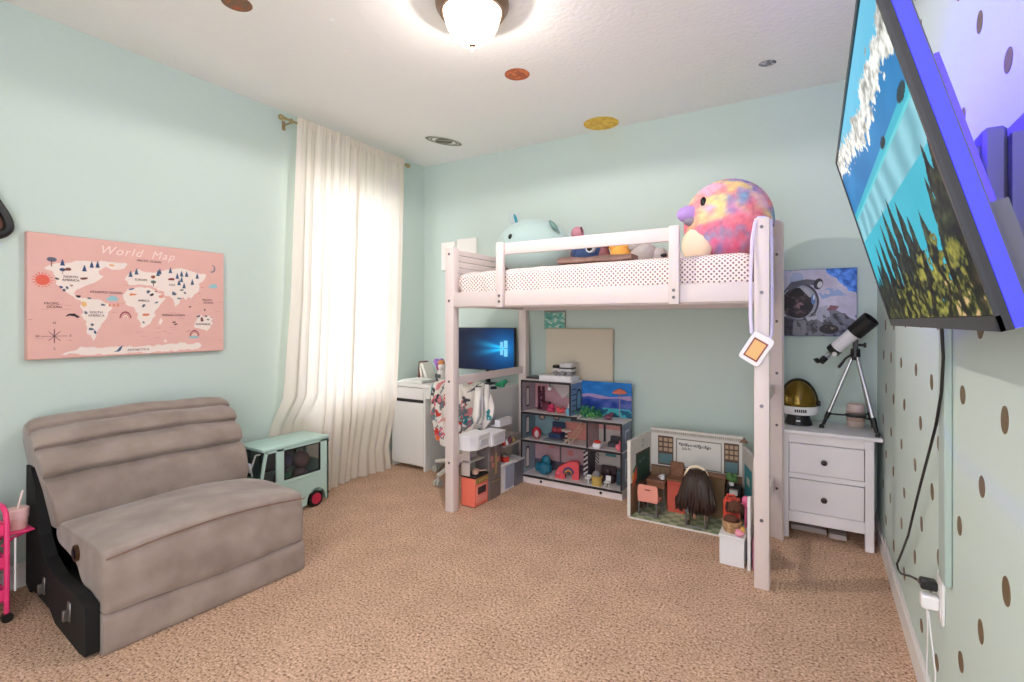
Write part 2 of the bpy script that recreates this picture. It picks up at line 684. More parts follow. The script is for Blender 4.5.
sh.box(-3.16, -3.04, TYB + 0.004, 0.833, 0.352, 0.359, 0.002)
for x in (-3.14, -3.06):
    sh.tube([(x, TYB, 0.31), (x, 0.765, 0.335), (x, 0.825, 0.352)], 0.006, 8)
sh.build('cup_holder', M_PINK, tr)
MB().cyl((-3.0, 0.757, 0.12), (-3.0, 0.757, 0.352), 0.004, None, 8).build('white_rod', M_PLAST, tr)
CU = (-3.10, 0.787, 0.359)
cup = thing('tumbler', 'pale pink tumbler with a straw on the trolley side tray', 'cup', CU)
MB().lathe([(0.001, 0.0), (0.033, 0.0), (0.035, 0.004), (0.039, 0.05), (0.0415, 0.052), (0.042, 0.075), (0.0425, 0.09), (0.039, 0.094), (0.0, 0.094)], CU).build('cup_body', M_LPINK, cup)
MB().cyl((-3.10, 0.79, 0.45), (-3.092, 0.806, 0.53), 0.0045, None, 10).build('straw', mat('straw_pink', (246, 226, 222), 0.4), cup)
tag(MB().lathe([(0.0, 0), (0.028, 0), (0.03, 0.01), (0.03, 0.09), (0.02, 0.11), (0.012, 0.115), (0.012, 0.13), (0, 0.13)], (-3.04, 0.68, 0.243)).build('bottle', mat('deep_blue', (36, 66, 150), 0.35)), 'small blue bottle on the middle shelf of the pink trolley', 'bottle')
tag(MB().box(-3.16, -3.02, 0.61, 0.70, 0.103, 0.20, 0.004).build('storage_tin', mat('navy_tin', (40, 52, 110), 0.4)), 'navy blue tin on the lowest shelf of the pink trolley', 'tin')
fl = MB()
fl.cyl((-3.12, 0.70, 0.382), (-3.12, 0.70, 0.42), 0.018, 0.02, 12)
for i in range(7):
    a = i * 0.9
    fl.ball((-3.12 + 0.016 * math.cos(a), 0.70 + 0.014 * math.sin(a), 0.42 + 0.005 * i), 0.014, nu=10, nv=6)
tag(fl.build('toy_flower', mat('yellow_toy', (232, 190, 60), 0.6)), 'little yellow toy flower on the top shelf of the pink trolley', 'toy')

# ---------------------------------------------------------------- wall ornament at the far left
om = thing('wall_ornament', 'black teardrop wall ornament with a brown centre above the pink trolley', 'wall decoration', (XL, 0.70, 1.68))
tp = [(0.0, 0.245), (0.018, 0.215), (0.05, 0.15), (0.082, 0.09), (0.095, 0.05), (0.09, 0.02), (0.06, -0.008), (0.0, -0.02), (-0.06, -0.008), (-0.09, 0.02), (-0.095, 0.05), (-0.082, 0.09), (-0.05, 0.15), (-0.018, 0.215)]
tsm = smooth_poly(tp, 4)
MB().tube([(XL + 0.04, 0.715 + y, 1.715 + z) for y, z in tsm + tsm[:2]], 0.02, 10).build('rim', M_BLACK, om)
MB().prism([(XL + 0.003, 0.715 + y * 0.97, 1.715 + (z - 0.05) * 0.97 + 0.05) for y, z in tsm], (0.03, 0, 0)).build('centre_panel', mat('brown_centre', (112, 70, 54), 0.6), om, smooth=False)

# ---------------------------------------------------------------- world map canvas
mp = thing('map_canvas', 'pink nursery world map canvas hanging above the taupe chair', 'picture', (XL, 1.355, 1.11))
MB().box(XL + 0.001, XL + 0.038, 0.875, 1.83, 1.11, 1.742, 0.003).build('canvas', mat('canvas_pink', (228, 180, 170), 0.85), mp)
PN = (228, 180, 170)
POLY = dict(
    NA=[(0.07, 0.733), (0.1, 0.765), (0.148, 0.774), (0.2, 0.80), (0.247, 0.81), (0.317, 0.81), (0.33, 0.77), (0.30, 0.73), (0.325, 0.69), (0.282, 0.631), (0.236, 0.595), (0.20, 0.56), (0.19, 0.53), (0.225, 0.49), (0.225, 0.47), (0.197, 0.475), (0.159, 0.525), (0.125, 0.574), (0.106, 0.665), (0.085, 0.70)],
    SA=[(0.214, 0.476), (0.235, 0.50), (0.259, 0.50), (0.30, 0.485), (0.329, 0.465), (0.359, 0.407), (0.335, 0.318), (0.299, 0.231), (0.285, 0.18), (0.278, 0.135), (0.262, 0.15), (0.253, 0.188), (0.245, 0.296), (0.225, 0.36), (0.214, 0.413)],
    GR=[(0.299, 0.818), (0.44, 0.818), (0.427, 0.771), (0.365, 0.752), (0.323, 0.767)],
    EUR=[(0.434, 0.68), (0.445, 0.72), (0.492, 0.767), (0.53, 0.745), (0.586, 0.756), (0.65, 0.79), (0.73, 0.812), (0.80, 0.78), (0.886, 0.769), (0.87, 0.703), (0.845, 0.68), (0.838, 0.598), (0.81, 0.56), (0.791, 0.521), (0.765, 0.53), (0.753, 0.494), (0.74, 0.53), (0.72, 0.50), (0.708, 0.441), (0.69, 0.50), (0.671, 0.536), (0.635, 0.545), (0.621, 0.582), (0.573, 0.63), (0.53, 0.62), (0.492, 0.63), (0.45, 0.625)],
    AFR=[(0.44, 0.59), (0.50, 0.61), (0.573, 0.60), (0.60, 0.57), (0.621, 0.53), (0.645, 0.52), (0.614, 0.46), (0.59, 0.413), (0.585, 0.35), (0.56, 0.28), (0.518, 0.237), (0.505, 0.27), (0.492, 0.318), (0.49, 0.38), (0.479, 0.434), (0.44, 0.44), (0.421, 0.475), (0.421, 0.544)],
    MAD=[(0.615, 0.34), (0.63, 0.31), (0.622, 0.27), (0.608, 0.29)],
    AUS=[(0.815, 0.294), (0.83, 0.335), (0.846, 0.358), (0.87, 0.34), (0.89, 0.345), (0.911, 0.359), (0.925, 0.30), (0.919, 0.244), (0.89, 0.20), (0.87, 0.215), (0.84, 0.225), (0.815, 0.233)],
    ANT=[(0.142, 0.03), (0.16, 0.05), (0.20, 0.06), (0.214, 0.085), (0.24, 0.07), (0.30, 0.075), (0.39, 0.085), (0.42, 0.07), (0.586, 0.075), (0.70, 0.085), (0.838, 0.079), (0.86, 0.05), (0.83, 0.02), (0.60, 0.012), (0.452, 0.011), (0.25, 0.014)])
CREAM = (238, 224, 214)


def map_art(u, v):
    rgb = np.tile(np.array(PN, float), (len(u), 1))
    rgb += (fbm(u, v, 9, 3)[:, None] - 0.5) * 6
    wob = (vnoise(u, v, 40, 5) - 0.5) * 0.02
    for P in POLY.values():
        put(rgb, inpoly(u + wob, v + wob, P), CREAM)
    navy, grey, brown, orange, teal, dark = (52, 74, 116), (92, 104, 120), (120, 72, 66), (222, 130, 90), (132, 176, 190), (58, 52, 60)

    def tri(x, y, w, h, c):
        put(rgb, inpoly(u, v, [(x - w, y), (x + w, y), (x, y + h)]), c)

    def trees(L, c):
        for x, y in L:
            tri(x, y, 0.011, 0.045, c)
            tri(x, y + 0.018, 0.008, 0.04, c)

    def tree_round(x, y, c, k):
        put(rgb, ell(u, v, x, y + 0.028 * k, 0.017 * k, 0.016 * k), c)
        put(rgb, (abs(u - x) < 0.002 * k) & (v > y - 0.02 * k) & (v < y + 0.03 * k), brown)
    trees([(0.14, 0.755), (0.235, 0.72), (0.268, 0.755), (0.295, 0.76)], navy)
    trees([(0.455, 0.70), (0.485, 0.725), (0.60, 0.725), (0.61, 0.74), (0.67, 0.76), (0.735, 0.735), (0.765, 0.735), (0.83, 0.725), (0.80, 0.66), (0.735, 0.68), (0.75, 0.62), (0.72, 0.65), (0.71, 0.71)], (66, 92, 120))
    tree_round(0.095, 0.765, grey, 1.2)
    tree_round(0.14, 0.70, navy, 0.8)
    tree_round(0.575, 0.64, (90, 118, 112), 0.9)
    for x, y, w, h, c in [(0.165, 0.73, 0.014, 0.014, brown), (0.232, 0.66, 0.018, 0.012, brown), (0.12, 0.65, 0.012, 0.008, dark), (0.675, 0.70, 0.02, 0.013, (132, 60, 56)), (0.69, 0.565, 0.016, 0.018, grey),
                          (0.575, 0.715, 0.012, 0.012, (150, 84, 70)), (0.47, 0.545, 0.022, 0.009, orange), (0.535, 0.36, 0.02, 0.014, orange), (0.615, 0.53, 0.015, 0.01, (226, 150, 140)), (0.36, 0.785, 0.016, 0.01, (232, 178, 130)),
                          (0.23, 0.44, 0.012, 0.022, (232, 186, 120)), (0.205, 0.505, 0.012, 0.014, dark), (0.32, 0.44, 0.011, 0.012, grey), (0.46, 0.59, 0.014, 0.008, navy), (0.26, 0.50, 0.012, 0.008, grey),
                          (0.265, 0.23, 0.008, 0.016, grey), (0.28, 0.20, 0.008, 0.014, navy), (0.27, 0.27, 0.006, 0.012, grey), (0.24, 0.37, 0.008, 0.012, grey), (0.545, 0.57, 0.009, 0.01, grey), (0.565, 0.545, 0.009, 0.01, dark), (0.52, 0.44, 0.008, 0.01, grey), (0.59, 0.47, 0.006, 0.008, grey), (0.525, 0.295, 0.007, 0.01, grey),
                          (0.725, 0.525, 0.012, 0.012, (110, 128, 140)), (0.75, 0.57, 0.007, 0.012, grey), (0.735, 0.60, 0.012, 0.008, (90, 110, 120)), (0.862, 0.32, 0.007, 0.02, brown), (0.885, 0.35, 0.007, 0.01, grey), (0.90, 0.32, 0.008, 0.009, (80, 92, 90)), (0.835, 0.345, 0.008, 0.01, grey), (0.876, 0.41, 0.006, 0.008, dark), (0.785, 0.44, 0.006, 0.008, (120, 96, 96)),
                          (0.13, 0.575, 0.007, 0.012, navy), (0.145, 0.55, 0.006, 0.012, grey), (0.155, 0.57, 0.006, 0.012, grey), (0.175, 0.59, 0.007, 0.008, (170, 120, 100)), (0.59, 0.58, 0.009, 0.005, dark)]:
        put(rgb, ell(u + wob * 0.6, v + wob, x, y, w, h, 0.3), c)
    # whale, seal, birds
    put(rgb, inpoly(u, v, [(0.15, 0.335), (0.165, 0.36), (0.19, 0.365), (0.215, 0.335), (0.205, 0.325), (0.19, 0.34), (0.17, 0.345)]), (46, 42, 52))
    put(rgb, inpoly(u, v, [(0.37, 0.03), (0.385, 0.04), (0.40, 0.07), (0.415, 0.085), (0.412, 0.065), (0.405, 0.04), (0.395, 0.03)]), (70, 98, 130))
    put(rgb, ell(u, v, 0.69, 0.29, 0.012, 0.006, 0.3) | ell(u, v, 0.70, 0.27, 0.012, 0.006, 0.3), dark)
    # sun, moon, clouds, rainbows
    for k in range(16):
        a = k * PI / 8
        put(rgb, ell(u, v, 0.058 + 0.036 * math.cos(a), 0.63 + 0.055 * math.sin(a), 0.007, 0.0035, a), (226, 110, 90))
    put(rgb, ell(u, v, 0.058, 0.63, 0.029, 0.043), (226, 104, 84))
    put(rgb, ell(u, v, 0.925, 0.834, 0.022, 0.04) & ~ell(u, v, 0.916, 0.84, 0.02, 0.034), (140, 128, 138))
    for x, y in ((0.365, 0.492), (0.932, 0.652)):
        put(rgb, ell(u, v, x, y, 0.03, 0.016) | ell(u, v, x + 0.003, y + 0.015, 0.018, 0.015), (150, 196, 204))
    for i in range(3):
        put(rgb, ell(u, v, 0.352 + 0.02 * i, 0.44, 0.005, 0.014), (226, 136, 100))
    for x, y in ((0.429, 0.325), (0.813, 0.15)):
        for r, c in ((1.0, (150, 74, 84)), (0.78, PN), (0.66, (214, 140, 120)), (0.5, CREAM), (0.36, PN)):
            put(rgb, ell(u, v, x, y, 0.03 * r, 0.062 * r) & (v > y), c)
    put(rgb, ell(u, v, 0.81, 0.142, 0.032, 0.012), (150, 190, 196))
    # compass
    for a in range(8):
        L = 0.055 if a % 2 == 0 else 0.04
        put(rgb, ell(u, v * 0.66, 0.106, 0.179 * 0.66, L, 0.0016, a * PI / 4), (110, 78, 84))
    put(rgb, inpoly(u, v, [(0.63, 0.10), (0.64, 0.135), (0.652, 0.10)]), CREAM)
    # wave strokes
    rs = np.random.RandomState(4)
    for k in range(46):
        x, y = rs.rand(), 0.1 + rs.rand() * 0.55
        put(rgb, ell(u, v, x, y, 0.018, 0.0022) & (abs(rgb - np.array(PN)).sum(1) < 25), (208, 150, 144))
    return rgb


MY0, MW, MZ0, MH = 0.878, 0.949, 1.113, 0.626
# seen from inside the room the picture's left edge is at the smaller Y
picture('map_print', (XL + 0.0388, MY0, MZ0), (0, MW, 0), (0, 0, MH), 420, 280, map_art, attr_mat('map_print_paint', 0.8), mp)
M_INK = mat('map_ink', (108, 72, 76), 0.8)
M_WINK = mat('map_white_ink', (246, 222, 214), 0.8)


def mtxt(body, u, v, size, m=None, name='lettering', shear=0.0, bold=0.0, space=1.0):
    writing(name, body, size, (XL + 0.0402, MY0 + MW * u, MZ0 + MH * v), (0, 1, 0), (0, 0, 1), m or M_INK, mp, shear, bold=bold, space=space)


mtxt('World', 0.405, 0.915, 0.064, M_WINK, 'title_lettering', 0.35, 0.0, 1.2)
mtxt('Map', 0.625, 0.912, 0.064, M_WINK, 'title_lettering', 0.35, 0.0, 1.2)
for body, u, v in (('NORTH\nAMERICA', 0.175, 0.652), ('SOUTH\nAMERICA', 0.288, 0.361), ('EUROPE', 0.509, 0.677), ('AFRICA', 0.523, 0.487), ('ASIA', 0.679, 0.647), ('AUSTRALIA', 0.866, 0.269), ('ANTARCTICA', 0.495, 0.041),
                   ('ATLANTIC OCEAN', 0.335, 0.549), ('PACIFIC\n    OCEAN', 0.095, 0.429), ('PACIFIC\n   OCEAN', 0.894, 0.50), ('INDIAN OCEAN', 0.689, 0.356), ('ARCTIC OCEAN', 0.552, 0.853)):
    mtxt(body, u, v, 0.0172)
for ch_, u, v in (('N', 0.106, 0.285), ('S', 0.106, 0.075), ('W', 0.038, 0.179), ('E', 0.174, 0.179)):
    mtxt(ch_, u, v, 0.016)

# ---------------------------------------------------------------- toy van
M_VAN = mat('mint_toy_paint', (190, 222, 212), 0.4)
van = thing('toy_van', 'mint green toy camper van on the carpet between chair and curtain', 'toy van', (-3.16, 2.17, 0))
vx0, vx1, vy0, vy1 = -3.285, -3.0, 1.93, 2.41
body = MB()
R_ = 0.075
arch = [(2.31 + R_ * math.cos(PI * k / 10), 0.055 + R_ * math.sin(PI * k / 10)) for k in range(11)]
arch2 = [(2.02 + R_ * math.cos(PI * k / 10), 0.055 + R_ * math.sin(PI * k / 10)) for k in range(11)]
low = [(vy1, 0.03), (vy1, 0.25), (1.885, 0.25), (1.88, 0.03)] + [(1.94, 0.03)] + arch2[::-1] + [(2.10, 0.03), (2.23, 0.03)] + arch[::-1] + [(2.39, 0.03)]
for x in (vx0, vx1 - 0.012):
    body.prism([(x, y, z) for y, z in low], (0.012, 0, 0))
    body.box(x, x + 0.012, 2.34, vy1, 0.25, 0.46)
    body.box(x, x + 0.012, 2.003, 2.058, 0.25, 0.46)
    body.box(x, x + 0.012, 1.93, vy1, 0.447, 0.462)
    body.prism([(x, 1.885, 0.25), (x, 1.905, 0.25), (x, 1.945, 0.46), (x, 1.925, 0.46)], (0.012, 0, 0))
body.box(vx0, vx1, vy1 - 0.012, vy1, 0.03, 0.25)
body.box(vx0, vx1, vy1 - 0.012, vy1, 0.25, 0.3)
body.box(vx0, vx0 + 0.05, vy1 - 0.012, vy1, 0.3, 0.46)
body.box(vx1 - 0.05, vx1, vy1 - 0.012, vy1, 0.3, 0.46)
body.box(vx0, vx1, 1.88, 1.892, 0.03, 0.25)
body.box(vx0 + 0.012, vx1 - 0.012, 1.89, vy1 - 0.01, 0.10, 0.11)
body.box(vx1 - 0.001, vx1 + 0.004, 2.06, 2.335, 0.228, 0.238, 0.002)
body.build('body', M_VAN, van, smooth=False)
MB().box(vx0 - 0.003, vx1 + 0.004, 1.905, vy1 + 0.006, 0.462, 0.484, 0.008, seg=2).build('roof', M_VAN, van)
gk = glass_mat('smoked_glass', (60, 66, 70), 0.3)
for x in (vx1 - 0.008, vx0 + 0.004):
    w_ = MB().box(x, x + 0.003, 2.055, 2.342, 0.248, 0.45).build('side_window', gk, van)
    fr_ = MB()
    for a in ((2.058, 2.34, 0.25, 0.257), (2.058, 2.34, 0.44, 0.447), (2.058, 2.065, 0.25, 0.447), (2.333, 2.34, 0.25, 0.447)):
        fr_.box(x - 0.001, x + 0.011, *a)
    fr_.build('window_trim', M_BLACK, w_, smooth=False)
    MB().prism([(x, 1.903, 0.25), (x, 2.004, 0.25), (x, 2.004, 0.45), (x, 1.942, 0.45)], (0.003, 0, 0)).build('door_window', gk, van, smooth=False)
MB().prism([(vx0 + 0.012, 1.89, 0.25), (vx1 - 0.012, 1.89, 0.25), (vx1 - 0.012, 1.93, 0.455), (vx0 + 0.012, 1.93, 0.455)], (0, 0.003, 0)).build('windscreen', gk, van, smooth=False)
MB().box(-3.14, -3.08, 1.868, 1.885, 0.33, 0.39, 0.006).tube([(-3.10, 1.90, 0.30), (-3.09, 1.885, 0.35), (-3.07, 1.905, 0.44), (-3.045, 1.92, 0.445)], 0.006, 8).build('side_mirror', M_PLAST, van)
for y in (2.31, 2.02):
    for x in (vx0 + 0.02, vx1 - 0.02):
        wt = MB().cyl((x - 0.018, y, 0.055), (x + 0.018, y, 0.055), 0.055, None, 28).build('wheel', M_BLACK, van)
        MB().cyl((x - 0.021, y, 0.055), (x + 0.021, y, 0.055), 0.038, 0.038, 24).cyl((x - 0.024, y, 0.055), (x + 0.024, y, 0.055), 0.014, None, 12).build('hubcap', mat('raspberry_hub', (206, 46, 84), 0.35), wt)
for z in (0.445, 0.075):
    MB().box(vx1 - 0.03, vx1 + 0.002, vy1 - 0.004, vy1 + 0.004, z - 0.008, z + 0.004, 0.001).build('latch', M_BLACK, van)


def blob(name, label, cat, parts, m, group=None):
    mb = MB()
    for c, r in parts:
        mb.ball(c, r, nu=16, nv=10)
    return tag(mb.build(name, m), label, cat, group)


blob('plush_toy', 'purple soft toy inside the mint toy van', 'toy', [((-3.10, 2.11, 0.21), (0.06, 0.055, 0.10)), ((-3.09, 2.12, 0.35), (0.055, 0.05, 0.055)), ((-3.09, 2.08, 0.40), (0.02, 0.02, 0.03))], mat('purple_plush', (86, 70, 120), 0.9))
blob('toy_doll', 'pale doll with grey hair lying inside the mint toy van', 'doll', [((-3.10, 2.25, 0.20), (0.06, 0.05, 0.09)), ((-3.09, 2.25, 0.33), (0.06, 0.06, 0.06))], mat('grey_doll', (118, 104, 112), 0.8, vary=(14, 0.2, (150, 120, 116))))
blob('toy_cushion', 'green cushion behind the window of the mint toy van', 'toy', [((-3.045, 2.10, 0.235), (0.02, 0.05, 0.05))], mat('green_cushion', (44, 150, 110), 0.8))

# ---------------------------------------------------------------- curtain rod and curtains
M_BRASS = mat('aged_brass', (176, 160, 118), 0.3, 0.8)
rod = thing('curtain_rod', 'slim brass curtain rod with knob ends high on the left wall', 'curtain rod', (-3.25, 2.86, 2.74))
MB().cyl((-3.25, 2.245, 2.752), (-3.25, 3.47, 2.752), 0.009, None, 14).build('pole', M_BRASS, rod)
for y, s in ((2.245, -1), (3.47, 1)):
    MB().cyl((-3.25, y, 2.752), (-3.25, y + 0.02 * s, 2.752), 0.013, None, 14).ball((-3.25, y + 0.038 * s, 2.752), 0.021).build('finial', M_BRASS, rod)
for y in (2.285, 3.44):
    MB().cyl((XL, y, 2.735), (-3.25, y, 2.74), 0.007, None, 10).box(XL, XL + 0.006, y - 0.014, y + 0.014, 2.70, 2.77, 0.002).cyl((-3.25, y, 2.735), (-3.25, y, 2.765), 0.012, None, 12).build('bracket', M_BRASS, rod)


def curtain_mat():
    m = bpy.data.materials.new('cream_curtain')
    m.use_nodes = True
    nt = m.node_tree
    nt.nodes.clear()
    out = nt.nodes.new('ShaderNodeOutputMaterial')
    d = nt.nodes.new('ShaderNodeBsdfDiffuse')
    d.inputs['Color'].default_value = (*S((234, 223, 208)), 1)
    t = nt.nodes.new('ShaderNodeBsdfTranslucent')
    t.inputs['Color'].default_value = (*S((246, 248, 242)), 1)
    tr_ = nt.nodes.new('ShaderNodeBsdfTransparent')
    m1 = nt.nodes.new('ShaderNodeMixShader')
    m1.inputs[0].default_value = 0.27
    m2 = nt.nodes.new('ShaderNodeMixShader')
    m2.inputs[0].default_value = 0.02
    L = nt.links.new
    L(d.outputs[0], m1.inputs[1])
    L(t.outputs[0], m1.inputs[2])
    L(m1.outputs[0], m2.inputs[1])
    L(tr_.outputs[0], m2.inputs[2])
    L(m2.outputs[0], out.inputs[0])
    return m


M_CURT = curtain_mat()


def lerp_table(T, z):
    for (z0, a), (z1, b) in zip(T, T[1:]):
        if z0 <= z <= z1:
            return a + (b - a) * (z - z0) / (z1 - z0)
    return T[-1][1] if z > T[-1][0] else T[0][1]


def curtain(label, L_, R_, seed, nfold, xo=0.0):
    rs = random.Random(seed)
    ph = [rs.uniform(0, 6.28) for _ in range(6)]

    def fn(a, b):
        z = 0.006 + (2.785 - 0.006) * b
        y0, y1 = lerp_table(L_, z), lerp_table(R_, z)
        s = a + 0.012 * math.sin(2 * PI * a * 3 + ph[0] + 2 * b)
        y = y0 + (y1 - y0) * s
        low_ = 1 - b
        amp = 0.006 + 0.016 * low_ ** 0.7
        f = math.sin(2 * PI * nfold * a + ph[1] + 0.5 * math.sin(3 * b + ph[4])) + 0.55 * math.sin(2 * PI * nfold * 0.47 * a + ph[2] + 1.1 * b) + 0.35 * math.sin(2 * PI * nfold * 1.9 * a + ph[3]) * (0.4 + b)
        x = -3.222 + xo + amp * f * 0.75
        x += 0.02 * low_ ** 3 * math.sin(5 * a + ph[5])
        if b > 0.975:
            x += 0.006 * math.sin(2 * PI * 26 * a)
        if z < 0.75 and y < 2.55:          # pushed back to the wall behind the toy van
            k = min(1, (0.75 - z) / 0.2) * min(1, (2.55 - y) / 0.12)
            x = x * (1 - k) + (XL + 0.026 + 0.25 * amp * f) * k
        return (max(x, XL + 0.012), y, z)
    o = MB().sheet(fn, 220, 70).build('curtain', M_CURT, angle=180)
    return tag(o, label, 'curtain')


curtain('cream curtain panel nearer the toy van, its edge flaring out at the floor', [(0, 2.21), (0.45, 2.16), (0.75, 2.215), (1.45, 2.27), (2.2, 2.295), (2.8, 2.315)], [(0, 2.765), (0.5, 2.825), (2.8, 2.905)], 5, 7, 0.016)
curtain('cream curtain panel nearer the white desk', [(0, 2.73), (0.5, 2.79), (2.8, 2.875)], [(0, 3.25), (0.2, 3.22), (0.6, 3.33), (1.5, 3.40), (2.3, 3.425), (2.8, 3.445)], 11, 6, 0.0)

# ---------------------------------------------------------------- loft bed
bed = thing('loft_bed', 'tall white painted wooden loft bed standing along the back wall', 'loft bed', (-1.18, 3.235, 0))
PX = [(-2.169, -2.10), (-0.255, -0.188)]
PY = [(2.705, 2.77), (3.70, 3.765)]
for xi, (x0, x1) in enumerate(PX):
    for y0, y1 in PY:
        p = MB().box(x0, x1, y0, y1, 0, 1.803, 0.004, seg=2).build('post', M_BED, bed)
        if y0 < 3:
            for z in (1.758, 1.44, 0.889, 0.335):
                MB().cyl(((x0 + x1) / 2, y0 - 0.003, z), ((x0 + x1) / 2, y0 + 0.01, z), 0.0085, None, 14).build('bolt', M_BOLT, p)
for y0, y1 in ((2.708, 2.735), (3.735, 3.762)):
    MB().box(-2.10, -0.255, y0, y1, 1.398, 1.495, 0.004, seg=2).build('side_rail', M_BED, bed)
MB().box(-2.10, -0.255, 2.735, 2.765, 1.39, 1.425, 0.003).build('ledger', M_BED, bed)
MB().box(-2.10, -0.255, 3.705, 3.735, 1.39, 1.425, 0.003).build('ledger', M_BED, bed)
for i in range(11):
    x = -2.03 + i * 0.168
    MB().box(x, x + 0.07, 2.74, 3.73, 1.426, 1.444, 0.003).build('slat', M_BED, bed)
for x0, x1, s in ((-1.737, -1.685, 0), (-0.657, -0.605, 1)):
    p = MB().box(x0, x1, 2.675, 2.7075, 1.388, 1.80, 0.004, seg=2).build('guard_upright', M_BED, bed)
    for z in (1.425, 1.462):
        MB().cyl((x0 + 0.026, 2.672, z), (x0 + 0.026, 2.69, z), 0.0085, None, 14).build('bolt', M_BOLT, p)
MB().box(-1.72, -0.62, 2.7075, 2.73, 1.725, 1.798, 0.004, seg=2).build('guard_rail', M_BED, bed)
MB().box(-2.10, -0.255, 3.715, 3.738, 1.725, 1.798, 0.004, seg=2).build('guard_rail', M_BED, bed)
for x0, x1 in ((-2.147, -2.122), (-0.235, -0.21)):
    for k in range(7):
        z = 1.803 - 0.043 * (k + 1)
        MB().box(x0, x1, 2.77, 3.70, z, z + 0.038, 0.003).build('end_slat', M_BED, bed)
    for z0, z1 in ((1.398, 1.495), (0.862, 0.918), (0.31, 0.365)):
        MB().box(x0, x1, 2.77, 3.70, z0, z1, 0.004).build('end_rail', M_BED, bed)
Mp = at((-0.206, 3.393, 0), rz=math.radians(-26))
pl = [(-0.042, 0), (0.042, 0), (0.042, 1.875), (0.036, 1.892), (0.025, 1.903), (0.01, 1.908), (-0.042, 1.908)]
eb = MB().prism([Mp @ Vector((x, 0, z)) for x, z in pl], Mp.to_3x3() @ Vector((0, 0.024, 0))).build('end_board', M_BED, bed, smooth=False)
for z in (1.70, 1.30, 0.99, 0.68, 0.30):
    MB().cyl(Mp @ Vector((0.012, -0.003, z)), Mp @ Vector((0.012, 0.01, z)), 0.008, None, 12).build('bolt', M_BOLT, eb)


def dots_mat(name, base, dot, step, rad):
    m = bpy.data.materials.new(name)
    m.use_nodes = True
    nt = m.node_tree
    b = nt.nodes['Principled BSDF']
    b.inputs['Roughness'].default_value = 0.9
    b.inputs['Specular IOR Level'].default_value = 0.15
    tc = nt.nodes.new('ShaderNodeTexCoord')
    sp = nt.nodes.new('ShaderNodeSeparateXYZ')
    ad = nt.nodes.new('ShaderNodeMath')
    ad.operation = 'ADD'
    cb = nt.nodes.new('ShaderNodeCombineXYZ')
    mp_ = nt.nodes.new('ShaderNodeMapping')
    mp_.inputs['Rotation'].default_value = (0, 0, math.radians(45))
    vo = nt.nodes.new('ShaderNodeTexVoronoi')
    vo.voronoi_dimensions = '2D'
    vo.inputs['Scale'].default_value = 1 / step
    vo.inputs['Randomness'].default_value = 0.0
    rp = nt.nodes.new('ShaderNodeValToRGB')
    rp.color_ramp.elements[0].position, rp.color_ramp.elements[0].color = rad, (*S(dot), 1)
    rp.color_ramp.elements[1].position, rp.color_ramp.elements[1].color = rad + 0.05, (*S(base), 1)
    L = nt.links.new
    L(tc.outputs['Object'], sp.inputs[0])
    L(sp.outputs['Y'], ad.inputs[0])
    L(sp.outputs['Z'], ad.inputs[1])
    L(sp.outputs['X'], cb.inputs['X'])
    L(ad.outputs[0], cb.inputs['Y'])
    L(cb.outputs[0], mp_.inputs['Vector'])
    L(mp_.outputs[0], vo.inputs['Vector'])
    L(vo.outputs['Distance'], rp.inputs['Fac'])
    L(rp.outputs['Color'], b.inputs['Base Color'])
    n = nt.nodes.new('ShaderNodeTexNoise')
    n.inputs['Scale'].default_value = 9
    bp = nt.nodes.new('ShaderNodeBump')
    bp.inputs['Strength'].default_value = 0.25
    bp.inputs['Distance'].default_value = 0.02
    L(tc.outputs['Object'], n.inputs['Vector'])
    L(n.outputs['Fac'], bp.inputs['Height'])
    L(bp.outputs['Normal'], b.inputs['Normal'])
    return m


# mattress with its dotted fitted sheet
def rrect(hx, hz, r, n=5):
    P = []
    for cx, cz, a0 in ((hx - r, hz - r, 0), (-hx + r, hz - r, 90), (-hx + r, -hz + r, 180), (hx - r, -hz + r, 270)):
        for k in range(n + 1):
            a = math.radians(a0 + 90 * k / n)
            P.append((cx + r * math.cos(a), cz + r * math.sin(a)))
    return P


mt = MB()
rings = []
mx0, mx1, my0, my1, mz0, mz1 = -2.085, -0.268, 2.74, 3.69, 1.447, 1.652
NX = 120
for i in range(NX + 1):
    t = i / NX
    x = mx0 + (mx1 - mx0) * t
    e = min(t, 1 - t) * (mx1 - mx0)
    k = 1 - 0.0 if e > 0.05 else math.sqrt(max(0.0, 1 - ((0.05 - e) / 0.05) ** 2)) * 0.35 + 0.65
    ring = []
    wl_ = math.exp(-t * 3.2)
    for j, (py, pz) in enumerate(rrect(0.475, 0.1, 0.045, 6)):
        yy = (my0 + my1) / 2 + py * (1 - (1 - k) * 0.12)
        zz = (mz0 + mz1) / 2 + pz * k
        wv = 0.012 * wl_ * (math.sin(34 * x + 26 * zz + 2) + 0.7 * math.sin(61 * x - 40 * zz)) + 0.002 * math.sin(17 * x + 9 * py)
        if py < 0:
            yy += wv * 0.8
        if pz > 0.02:
            zz += -0.022 * wl_ + wv * 0.4
        ring.append((x, max(yy, 2.738) if py < 0 else yy, zz))
    rings.append(ring)
mt.loft(rings)
tag(mt.build('mattress', dots_mat('polka_sheet', (248, 236, 228), (138, 96, 112), 0.0185, 0.26), angle=60), 'mattress in a cream polka dot fitted sheet on the loft bed', 'mattress')

# ---------------------------------------------------------------- soft toys on the bed
M_TEALP = mat('pale_teal_plush', (178, 204, 200), 0.95, bump=(60, 0.3, 0.006), sheen=0.4)
M_EYE = mat('black_eye', (12, 12, 14), 0.2)
tq = thing('plush_toy', 'big pale teal plush animal with a shiny ear at the left of the bed', 'soft toy', (-1.83, 3.36, 1.65))


